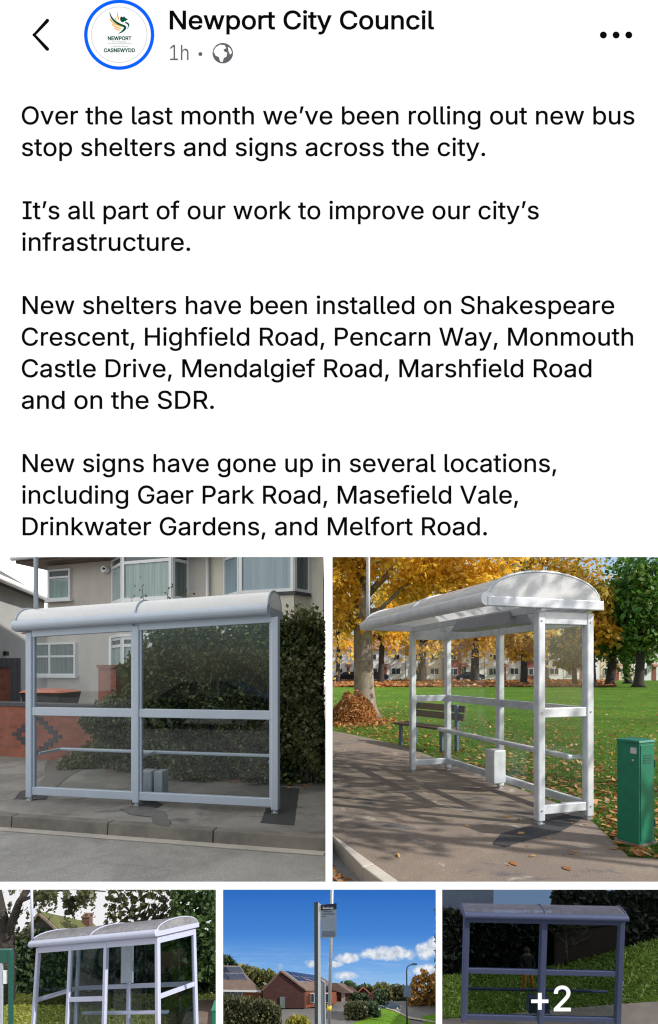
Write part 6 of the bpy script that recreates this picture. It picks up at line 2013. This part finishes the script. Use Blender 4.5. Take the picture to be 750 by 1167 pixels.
def panel(parent, quad, nn_, e_):
    m_ = MB()
    hi = [onroof(x, y, nn_, e_, 0.0018) for x, y in quad]
    lo_ = [onroof(x, y, nn_, e_, 0.0004) for x, y in quad]
    m_.hexa(lo_, hi)
    f_ = m_.build('solar_panel', M['solar_frame'], parent)
    c = Vector((sum(q[0] for q in quad) / 4, sum(q[1] for q in quad) / 4))
    q2 = [(c.x + (x - c.x) * 0.9, c.y + (y - c.y) * 0.9) for x, y in quad]
    m_ = MB()
    m_.hexa([onroof(x, y, nn_, e_, 0.0017) for x, y in q2], [onroof(x, y, nn_, e_, 0.0022) for x, y in q2])
    m_.build('cell_face', M['solar'], f_)


for row, (ya, yb) in enumerate(((1101.5, 1108.2), (1109, 1116.2))):
    for k in range(4):
        x0 = max(250.0, 243.0 + k * 7.6 + row * 4.2)
        sh = 4.4
        panel(bl, [(x0, ya), (x0 + 8.0, ya), (x0 + 8.0 + sh, yb), (x0 + sh, yb)], nn, e0)
m = MB()
solid(m, [(254.5, 1136), (277, 1136.5), (277, 1128.5), (254.5, 1128)], 1.457, 1.461)
wn = m.build('window', M['upvc'], bl)
m = MB()
for (a, b) in ((255.5, 262), (263.2, 270), (271.2, 276)):
    solid(m, [(a, 1135.2), (b, 1135.4), (b, 1129.6), (a, 1129.4)], 1.455, 1.458)
m.build('pane', M['pane_dark'], wn)

wl_ = root('drive_wall', 'low orange brick wall between the two bungalows', 'wall', P(304, 1146, 1.47))
m = MB()
solid(m, [(296.5, 1144), (313, 1145), (313, 1132.5), (296.5, 1132)], 1.47, 1.476)
m.build('brickwork', M['brick_plain'], wl_)

b2 = root('gabled_bungalow', 'dark brick gabled bungalow with solar panels behind the flag post', 'bungalow', P(330, 1148, 1.42))
m = MB()
gz = 1.44
gable = [(300, 1149), (347, 1149), (347, 1129), (319, 1109), (300, 1128)]
f_ = [P(x, y, gz) for x, y in gable]
back = [q + (P(366, 1114.6, 1.60) - P(319.5, 1107.8, gz - 0.004)) * 0.98 for q in f_]
m.hexa(f_, back)
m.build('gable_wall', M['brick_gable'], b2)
A, B = P(319.5, 1107.8, gz - 0.004), P(348.5, 1129.5, gz - 0.004)
Lf = P(298, 1129.5, gz - 0.004)
En = P(366, 1114.6, 1.60) - P(319.5, 1107.8, gz - 0.004)
EA = P(366, 1114.6, 1.60) - A
EB = P(392, 1131.0, 1.56) - B
m = MB()
tk = Vector((0, 0, 0.004))
m.hexa([A, B, B + EB, A + EA], [A + tk, B + tk, B + EB + tk, A + EA + tk])
m.hexa([A, Lf, Lf + En, A + EA], [A + tk, Lf + tk, Lf + En + tk, A + EA + tk])
rf = m.build('roof', M['tile_mini'], b2)
n2 = (B - A).cross(EA).normalized()
if n2.z < 0: n2 = -n2
for row in range(2):
    for k in range(6):
        u0, u1 = 0.04 + row * 0.28 + 0.01, 0.04 + (row + 1) * 0.28
        quad = []
        for (uu, vv) in ((u0, 0.05 + k * 0.125), (u0, 0.05 + k * 0.125 + 0.115), (u1, 0.05 + k * 0.125 + 0.115), (u1, 0.05 + k * 0.125)):
            quad.append(A.lerp(B, uu).lerp((A + EA).lerp(B + EB, uu), vv) + tk)
        cc = sum(quad, Vector((0, 0, 0))) / 4
        m_ = MB()
        m_.hexa([q + n2 * 0.001 for q in quad], [q + n2 * 0.0035 for q in quad])
        sp_ = m_.build('solar_panel', M['solar_frame'], b2)
        m_ = MB()
        q2 = [cc + (q - cc) * 0.9 for q in quad]
        m_.hexa([q + n2 * 0.003 for q in q2], [q + n2 * 0.0042 for q in q2])
        m_.build('cell_face', M['solar'], sp_)
m = MB()
f_ = [P(x, y, 1.445) for x, y in ((347.2, 1149), (383, 1144), (383, 1131), (347.2, 1130))]
m.hexa(f_, [q + Vector((0, 0.03, -0.018)) for q in f_])
m.build('front_wall', M['brick_plain'], b2)
for (x0, x1) in ((354, 358.5), (369, 375)):
    m = MB()
    solid(m, [(x0, 1143), (x1, 1143), (x1, 1132), (x0, 1132)], 1.442, 1.444)
    wn = m.build('window', M['upvc'], b2)
    m = MB()
    solid(m, [(x0 + 0.7, 1142.2), (x1 - 0.7, 1142.2), (x1 - 0.7, 1132.8), (x0 + 0.7, 1132.8)], 1.440, 1.442)
    m.build('pane', M['win_dark'], wn)
m = MB()
solid(m, [(319, 1149), (325, 1149), (325, 1136), (319, 1136)], gz - 0.003, gz - 0.001)
m.build('door', M['pane_dark'], b2)
m = MB()
a = P(319.5, 1109, gz + 0.01)
b = P(319.5, 1099, gz + 0.01)
m.tube([a, b], 0.0006, 6)
for k in range(3):
    q = a.lerp(b, 0.55 + 0.2 * k)
    m.tube([q - Vector((0.006, 0, 0)), q + Vector((0.006, 0, 0))], 0.0005, 5)
m.build('aerial', M['steel_pale'], b2)

b3 = root('far_bungalow', 'small bungalow with dark roof and pale window wall beyond the flag post', 'bungalow', P(396, 1148, 1.5))
m = MB()
solid(m, [(377, 1146), (384, 1147), (384, 1130), (377, 1129)], 1.49, 1.54)
m.build('wall', M['brick_plain'], b3)
m = MB()
solid(m, [(384, 1146), (398, 1144), (398, 1131), (390, 1124), (384, 1128)], 1.50, 1.56, 0.03)
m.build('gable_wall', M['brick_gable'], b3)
m = MB()
solid(m, [(375, 1120), (384, 1120.5), (401, 1132), (391, 1132), (377, 1128)], 1.485, 1.55, 0.02)
m.build('roof', M['tile_mini'], b3)
m = MB()
solid(m, [(389, 1142), (393.5, 1141.5), (393.5, 1132), (389, 1132)], 1.495, 1.498)
m.build('window', M['path_pale'], b3)
for (xa, xb, xc, yt, yb, lab, rm_) in ((407, 421, 414, 1124, 1141, 'small red-roofed gabled house above the dark bushes', 'tile_red'), (420, 440, 431, 1126, 1141, 'small brown gabled house next to the red-roofed one', 'tile_mini')):
    hh = root('distant_house', lab, 'house', P(xc, yb, 1.58))
    m = MB()
    solid(m, [(xa, yb), (xb, yb), (xb, yt + 7), (xc, yt + 0.6), (xa, yt + 7)], 1.58, 1.66)
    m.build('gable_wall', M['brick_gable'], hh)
    m = MB()
    solid(m, [(xa - 1.5, yt + 8), (xc, yt), (xb + 1.5, yt + 8), (xb + 0.5, yt + 9), (xc, yt + 2), (xa - 0.5, yt + 9)], 1.575, 1.665)
    m.build('roof', M[rm_], hh)
    m = MB()
    solid(m, [(xc - 2, yb - 2), (xc + 2, yb - 2), (xc + 2, yt + 9), (xc - 2, yt + 9)], 1.577, 1.579)
    m.build('window', M['pane_dark'], hh)

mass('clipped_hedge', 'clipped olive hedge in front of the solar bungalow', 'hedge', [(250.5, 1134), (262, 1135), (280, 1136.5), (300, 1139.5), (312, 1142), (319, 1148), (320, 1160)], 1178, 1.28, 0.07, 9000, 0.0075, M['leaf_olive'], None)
mass('dark_round_tree', 'dark rounded tree rising behind the solar bungalow', 'tree', [(250.5, 1089), (254, 1088), (262, 1090), (268, 1096), (272, 1105)], 1125, 1.64, 0.06, 1500, 0.011, M['leaf_dark'], 'trees beyond the bungalows')
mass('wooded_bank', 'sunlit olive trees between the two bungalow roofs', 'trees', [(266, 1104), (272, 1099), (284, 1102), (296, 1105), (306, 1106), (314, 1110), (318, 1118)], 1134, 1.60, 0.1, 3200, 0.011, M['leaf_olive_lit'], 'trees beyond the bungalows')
for (out, lab, lm2) in (([(388, 1124), (394, 1119), (400, 1119), (407, 1124)], 'round green tree just right of the flag post beyond the roofs', 'leaf_mid'), ([(408, 1126), (414, 1122), (420, 1122), (424, 1128)], 'small dark tree behind the red-roofed house', 'leaf_dark'),
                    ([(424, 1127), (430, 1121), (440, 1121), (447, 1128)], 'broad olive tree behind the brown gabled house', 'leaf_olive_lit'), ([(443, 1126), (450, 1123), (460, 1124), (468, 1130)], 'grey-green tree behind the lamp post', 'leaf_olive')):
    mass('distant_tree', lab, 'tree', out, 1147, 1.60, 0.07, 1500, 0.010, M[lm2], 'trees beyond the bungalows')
mass('conifer', 'dark narrow conifer right of the two small gabled houses', 'tree', [(426, 1136), (432, 1129), (438, 1130), (441, 1140)], 1151, 1.47, 0.03, 1500, 0.008, M['leaf_dark'])
mass('garden_shrubs', 'low dark shrubs by the wall of the far bungalow', 'bush', [(397, 1137), (404, 1131), (412, 1133), (420, 1136)], 1146, 1.5, 0.03, 900, 0.008, M['leaf_dark'])
mass('round_bush', 'larger dark bush at the edge of the drive', 'bush', [(393, 1148), (396, 1143), (406, 1141), (416, 1143), (419, 1150)], 1161, 1.36, 0.05, 2000, 0.008, M['leaf_olive'], 'bushes at the drive')
mass('round_bush', 'smaller dark bush touching the green verge', 'bush', [(415, 1146), (422, 1142), (430, 1144), (433, 1152)], 1160, 1.38, 0.05, 1500, 0.008, M['leaf_dark'], 'bushes at the drive')
mass('flowering_bush', 'small yellow-green bush at the foot of the drive by the flag post', 'bush', [(326, 1164), (332, 1158), (342, 1158), (351, 1161), (354, 1167)], 1178, 1.28, 0.03, 1200, 0.007, M['leaf_yg'])
mass('orange_tree', 'orange-brown autumn tree over the road beyond the lamp post', 'tree', [(465, 1134), (470, 1117), (477, 1112), (481, 1105), (488, 1109), (499, 1108)], 1149, 1.46, 0.05, 3200, 0.009, M['leaf_brown'], gap=0.12)
car('dark blue-grey car on the side road past the green verge', P(446, 1150.5, 1.45), 0.15, M['car_blue'], 0.0115, ang=Matrix.Rotation(R(-26), 4, 'X'))

fp = root('bus_stop_flag_post', 'tall grey bus stop post with a navy-topped timetable flag', 'bus stop sign', P(362, 1190, 0.9))
zf = 0.9


def slab(par, nm, pix, z0, z1, mat, bev=0):
    m_ = MB()
    solid(m_, pix, z0, z1)
    return m_.build(nm, mat, par, bevel=bev)


slab(fp, 'post', [(358.6, 1190), (362.4, 1190), (362.4, 1028), (358.0, 1028)], zf, zf + 0.006, M['sign_post'])
slab(fp, 'post_edge', [(362.4, 1190), (366.0, 1190), (365.2, 1060), (365.8, 1030.5), (362.4, 1028.5)], zf - 0.0006, zf + 0.005, M['steel_pale'])
fl = slab(fp, 'flag_panel', [(365.6, 1069.5), (383.6, 1068.6), (383.6, 1029.5), (365.6, 1031.5)], zf - 0.001, zf + 0.001, M['sign_grey'])
slab(fl, 'header_band', [(365.6, 1037.8), (383.6, 1036), (383.6, 1029.4), (365.6, 1031.4)], zf - 0.0018, zf - 0.0009, M['sign_navy'])
m = MB()
for k, (y, xe2) in enumerate(((1039.4, 379), (1042.0, 381.5), (1044.6, 371), (1062.5, 382), (1064.8, 382.4), (1067, 382.2))):
    x0 = 367.6 if k != 0 else 369
    while x0 < xe2:
        wdt = random.uniform(1.2, 2.8)
        solid(m, [(x0, y), (min(x0 + wdt, xe2), y - 0.05), (min(x0 + wdt, xe2), y - 0.9), (x0, y - 0.85)], zf - 0.0016, zf - 0.0011)
        x0 += wdt + 0.6
m.build('timetable_lines', M['sign_text'], fl)
m = MB()
x0 = 368.0
for wdt, h_ in ((1.6, 3.6), (1.1, 2.2), (1.2, 2.2), (1.1, 2.2), (1.2, 2.2), (1.1, 2.2), (1.3, 2.2), (1.0, 2.6)):
    solid(m, [(x0, 1036.0), (x0 + wdt, 1035.9), (x0 + wdt, 1035.9 - h_ * 0.3), (x0, 1036 - h_ * 0.3)], zf - 0.0024, zf - 0.0017)
    solid(m, [(x0, 1036.0), (x0 + 0.4, 1036), (x0 + 0.4, 1036 - h_), (x0, 1036 - h_)], zf - 0.0026, zf - 0.0018)
    x0 += wdt + 0.35
m.build('header_lettering', M['steel_pale'], fl)
slab(fp, 'timetable_case', [(366.2, 1190), (370.6, 1190), (370.2, 1119), (366.2, 1117)], zf + 0.0, zf + 0.003, M['sign_grey'], 0)
slab(fp, 'case_edge', [(370.4, 1190), (371.5, 1190), (371.0, 1118.6), (366.4, 1116), (366.4, 1117.6), (370.0, 1120)], zf - 0.001, zf + 0.003, M['steel_pale'])
pp = root('thin_pole', 'slender galvanised pole rising behind the timetable flag', 'pole', P(377, 1190, 1.0))
m = MB()
m.tube([P(374.6, 1190, 1.0), P(376.8, 1100, 1.0), P(378.6, 1009, 1.0)], 1.9 / F, 12)
m.build('pole_tube', M['pole_mid'], pp, smooth=True)
m = MB()
m.tube([P(375.2, 1151, 1.0), P(375.3, 1146, 1.0)], 2.7 / F, 12)
m.build('yellow_band', M['leaf_yg'] if False else surf('yellow_band', (0.6, 0.45, 0.03), scale=30), pp, smooth=True)
lp_ = root('street_lamp', 'tall street lamp with a curved arm beside the side road', 'street lamp', P(463.5, 1190, 1.34))
m = MB()
m.tube([P(464, 1190, 1.34), P(463.7, 1130, 1.34), P(463.5, 1106, 1.34), P(464.2, 1102, 1.34), P(467, 1100, 1.34), P(471, 1099.2, 1.34)], [0.0022, 0.002, 0.0016, 0.0014, 0.0013, 0.0012], 10)
m.build('lamp_column', M['sign_post'], lp_, smooth=True)
m = MB()
q = P(472.5, 1098.9, 1.34)
m.box(q.x - 0.007, q.x + 0.006, q.y - 0.003, q.y + 0.003, q.z - 0.0013, q.z + 0.0013)
m.build('lamp_head', M['sign_post'], lp_, bevel=0.0008)
lsn = root('road_sign', 'dark blue rectangular road sign back fixed to the street lamp', 'road sign', P(464, 1130, 1.335))
slab(lsn, 'sign_plate', [(459.8, 1136.5), (468.4, 1136), (468.0, 1123), (460.0, 1123.2)], 1.332, 1.336, M['steel_blue'])
slab(lsn, 'bracket', [(461.5, 1131), (466.5, 1131), (466.5, 1129.5), (461.5, 1129.5)], 1.336, 1.3385, M['sign_post'])

# ---- lower right: dimmed shelter on the grassy slope
skyboard('sky', emis('pale_blue_sky', srgb(150, 185, 225)[:3], 0.95), 501, 800, 1010, 1175, 1.95)
hill_far = [(498, 1112, 1.62), (540, 1111, 1.62), (575, 1109, 1.62), (610, 1106, 1.62), (640, 1099, 1.62), (672, 1091, 1.62), (705, 1082, 1.62), (740, 1073, 1.62), (775, 1066, 1.62)]
hill_near = [(x, 1190, 0.98) for x, _, _ in hill_far]
sheet('grass_slope', (hill_near, hill_far), M['lawn_hill'], jag=0.0025)
C = []
for i in range(16000):
    px = random.uniform(500, 770)
    t_ = random.random() ** 0.8
    for j in range(len(hill_far) - 1):
        if hill_far[j][0] <= px <= hill_far[j + 1][0]:
            u = (px - hill_far[j][0]) / (hill_far[j + 1][0] - hill_far[j][0])
            q = P(px, 1190, 0.98).lerp(P(px, hill_far[j][1] * (1 - u) + hill_far[j + 1][1] * u, 1.62), t_) + Vector((0, 0, 0.002))
            lim = 1166 - 22 * min(1, max(0, (px - 520) / 255)) - (3 if px > 590 else 0)
            if CY - (q.z - EYE) / q.y * F < lim - random.random() * 2: C.append(q)
            break
M['blade_hill'] = leafmat('hill_blade', [(0.16, 0.27, 0.035), (0.24, 0.35, 0.05), (0.08, 0.15, 0.02)], 0.3)
tag(leaves('slope_grass', C, 0.012, M['blade_hill'], aspect=0.3), 'rough grass covering the slope', kind='stuff')
# the path along the foot of the slope
m = MB()
path = [(498, 1172, 1166), (560, 1170, 1163), (600, 1168, 1157), (640, 1170, 1154), (700, 1166, 1149), (735, 1163, 1146.5), (775, 1160, 1144)]
zz0 = 1.02


def slope_pt(px, py, lift):
    hf = None
    for j in range(len(hill_far) - 1):
        if hill_far[j][0] <= px <= hill_far[j + 1][0]:
            u = (px - hill_far[j][0]) / (hill_far[j + 1][0] - hill_far[j][0])
            hf = P(px, hill_far[j][1] * (1 - u) + hill_far[j + 1][1] * u, 1.62)
    a = P(px, 1190, 0.98)
    lo_, hi_ = 0.0, 1.0
    for _ in range(40):
        mid = (lo_ + hi_) / 2
        q = a.lerp(hf, mid)
        y = CY - (q.z - EYE) / q.y * F
        if y > py: lo_ = mid
        else: hi_ = mid
    return a.lerp(hf, lo_) + Vector((0, 0, lift))


for i in range(len(path) - 1):
    a, b = path[i], path[i + 1]
    m.add([slope_pt(a[0], a[1] + 12, 0.008), slope_pt(b[0], b[1] + 12, 0.008), slope_pt(b[0], b[2], 0.008), slope_pt(a[0], a[2], 0.008)], [(0, 1, 2, 3)])
tag(m.build('path', M['path_pale']), kind='structure')
M5 = stage(rodr((-0.049, 0.016, -0.013)), Vector((2.686, -7.029, 10.519)), 0.1)
L5 = 3.05
R5 = [(2.06, 2.18, 0.035), (1.02, 1.12, 0.03), (0.07, 0.17, 0.03)]
sh5 = shelter('bus_shelter', 'dimmed blue-grey bus shelter on the path below the green slope', M5, L5, 0.3, 2.16,
              [(0, 0), (L5 / 2, 0), (L5, 0)],
              [dict(line=(0, 0, L5 / 2, 0), rails=R5, glass=[(1.11, 2.08), (0.16, 1.03)], bead=True), dict(line=(L5 / 2, 0, L5, 0), rails=R5, glass=[(1.11, 2.08), (0.16, 1.03)], bead=True)],
              dict(a0=-0.05, a1=L5 + 0.05, b0=-0.10, b1=0.30, z=2.24, rise=0.09, gr=0.06), M['frame_blue'], M['glass_dark'], poly('roof_polycarbonate_grey', 0.62, 0.3, (0.55, 0.55, 0.62), 8),
              bench=(0.1, L5 - 0.1, 0.22, 0.55, 0.018), pw=0.1)
m = MB()
m.box(1.33, 1.75, 0.1, 0.25, 0.14, 0.45)
m.build('power_box', M['frame_blue'], sh5, world=False)
gb3 = root('tower_block', 'plain blue-grey building end above the dark trees behind the dimmed shelter', 'building', P(530, 1110, 1.78))
slab(gb3, 'wall', [(501, 1112), (562.5, 1112), (562.5, 1010), (501, 1010)], 1.80, 1.90, M['building_grey'])
slab(gb3, 'roof_edge', [(501, 1012), (563, 1012), (563, 1010), (501, 1010)], 1.795, 1.905, M['sign_post'])
bw5 = root('garden_wall', 'brown brick wall seen through the right pane of the dimmed shelter', 'wall', P(665, 1092, 1.6))
slab(bw5, 'brickwork', [(632, 1106), (706, 1090), (706, 1052), (632, 1060)], 1.61, 1.625, surf('dark_brown_brick', (0.06, 0.038, 0.032), (0.04, 0.026, 0.022), 30, 0.9))  # brickwork in one even dark brown
slab(bw5, 'coping', [(631, 1060.5), (707, 1052.5), (707, 1051), (631, 1059)], 1.605, 1.63, M['coping'])
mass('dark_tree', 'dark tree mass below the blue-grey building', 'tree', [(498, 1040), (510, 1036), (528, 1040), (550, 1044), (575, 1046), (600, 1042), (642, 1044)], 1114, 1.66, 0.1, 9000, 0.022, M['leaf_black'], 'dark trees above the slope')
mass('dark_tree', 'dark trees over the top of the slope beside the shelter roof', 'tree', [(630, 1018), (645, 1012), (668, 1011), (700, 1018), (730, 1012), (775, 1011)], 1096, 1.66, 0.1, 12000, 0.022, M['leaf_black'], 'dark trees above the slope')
bt5 = root('bare_tree', 'thin bare tree standing before the brown wall', 'tree', P(645, 1104, 1.58))
m = MB()
b_ = P(645, 1104, 1.58)
tp_ = P(645, 1072, 1.58)
m.tube([b_, tp_], [0.006, 0.004], 8)
for k in range(9):
    limb(m, tp_.lerp(b_, random.uniform(0, 0.3)), P(random.uniform(625, 675), random.uniform(1046, 1066), 1.58), 0.003, 0.0006, 0.06, 5, 5)
m.build('trunk', M['trunk'], bt5, smooth=True)
C = [P(random.gauss(650, 14), random.gauss(1053, 5), 1.58 + random.uniform(-0.03, 0.02)) for _ in range(260)]
leaves('crown', C, 0.009, M['leaf_olive'], bt5)

# solid figure behind the shelter in place of a person's reflection in its glass
ps = root('person', 'reflected person in a dark jacket and orange work trousers, built as a solid figure behind the left pane', 'person', slope_pt(601, 1131, 0.0))
ft = slope_pt(601, 1131, 0.004)
psz = ft.y
k = 50 / F * psz / 1.75
vs = [(0, 0, 0.98), (0, 0, 1.2), (0, 0, 1.42), (0, 0.0, 1.53), (0, -0.01, 1.66),
      (-0.10, 0, 0.92), (-0.13, -0.02, 0.5), (-0.15, 0.02, 0.09), (-0.15, -0.13, 0.04),
      (0.10, 0, 0.92), (0.17, -0.02, 0.5), (0.23, 0.02, 0.09), (0.24, -0.13, 0.04),
      (-0.2, 0, 1.42), (-0.27, 0, 1.14), (-0.2, -0.16, 1.0), (-0.1, -0.26, 1.08),
      (0.2, 0, 1.42), (0.27, 0, 1.14), (0.2, -0.16, 1.0), (0.1, -0.26, 1.08)]
es = [(0, 1), (1, 2), (2, 3), (3, 4), (0, 5), (5, 6), (6, 7), (7, 8), (0, 9), (9, 10), (10, 11), (11, 12), (2, 13), (13, 14), (14, 15), (15, 16), (2, 17), (17, 18), (18, 19), (19, 20)]
rad = [.15, .15, .15, .06, .105, .1, .075, .05, .045, .1, .075, .05, .045, .075, .055, .042, .04, .075, .055, .042, .04]
me = bpy.data.meshes.new('body')
me.from_pydata(vs, es, [])
bo = bpy.data.objects.new('body', me)
link(bo)
bpy.context.view_layer.objects.active = bo
md = bo.modifiers.new('skin', 'SKIN')
for i, sv in enumerate(me.skin_vertices[0].data):
    sv.radius = (rad[i], rad[i] * (0.75 if i < 3 else 1))
    sv.use_root = (i == 0)
md2 = bo.modifiers.new('sub', 'SUBSURF')
md2.levels = md2.render_levels = 2
bpy.context.view_layer.update()
dg = bpy.context.evaluated_depsgraph_get()
m2 = bpy.data.meshes.new_from_object(bo.evaluated_get(dg))
bpy.data.objects.remove(bo)
for q in (M['trousers'], M['jacket'], M['skin']): m2.materials.append(q)
for p_ in m2.polygons:
    z = p_.center.z
    ax = abs(p_.center.x)
    p_.material_index = 2 if z > 1.5 else (1 if z > 1.0 or (ax > 0.15 and z > 0.9) else 0)
    if z > 0.9 and p_.center.y < -0.2: p_.material_index = 2
    p_.use_smooth = True
m2.transform(Matrix.Scale(k, 4))
bo = bpy.data.objects.new('body', m2)
link(bo)
bo.parent = ps
m = MB()
pts = []
m.tube([(0, 0.015 * k, 1.62 * k), (0, 0.02 * k, 1.70 * k), (0, 0.01 * k, 1.78 * k)], [0.108 * k, 0.115 * k, 0.06 * k], 14)
m.build('hair', M['hair'], ps, world=False, smooth=True)
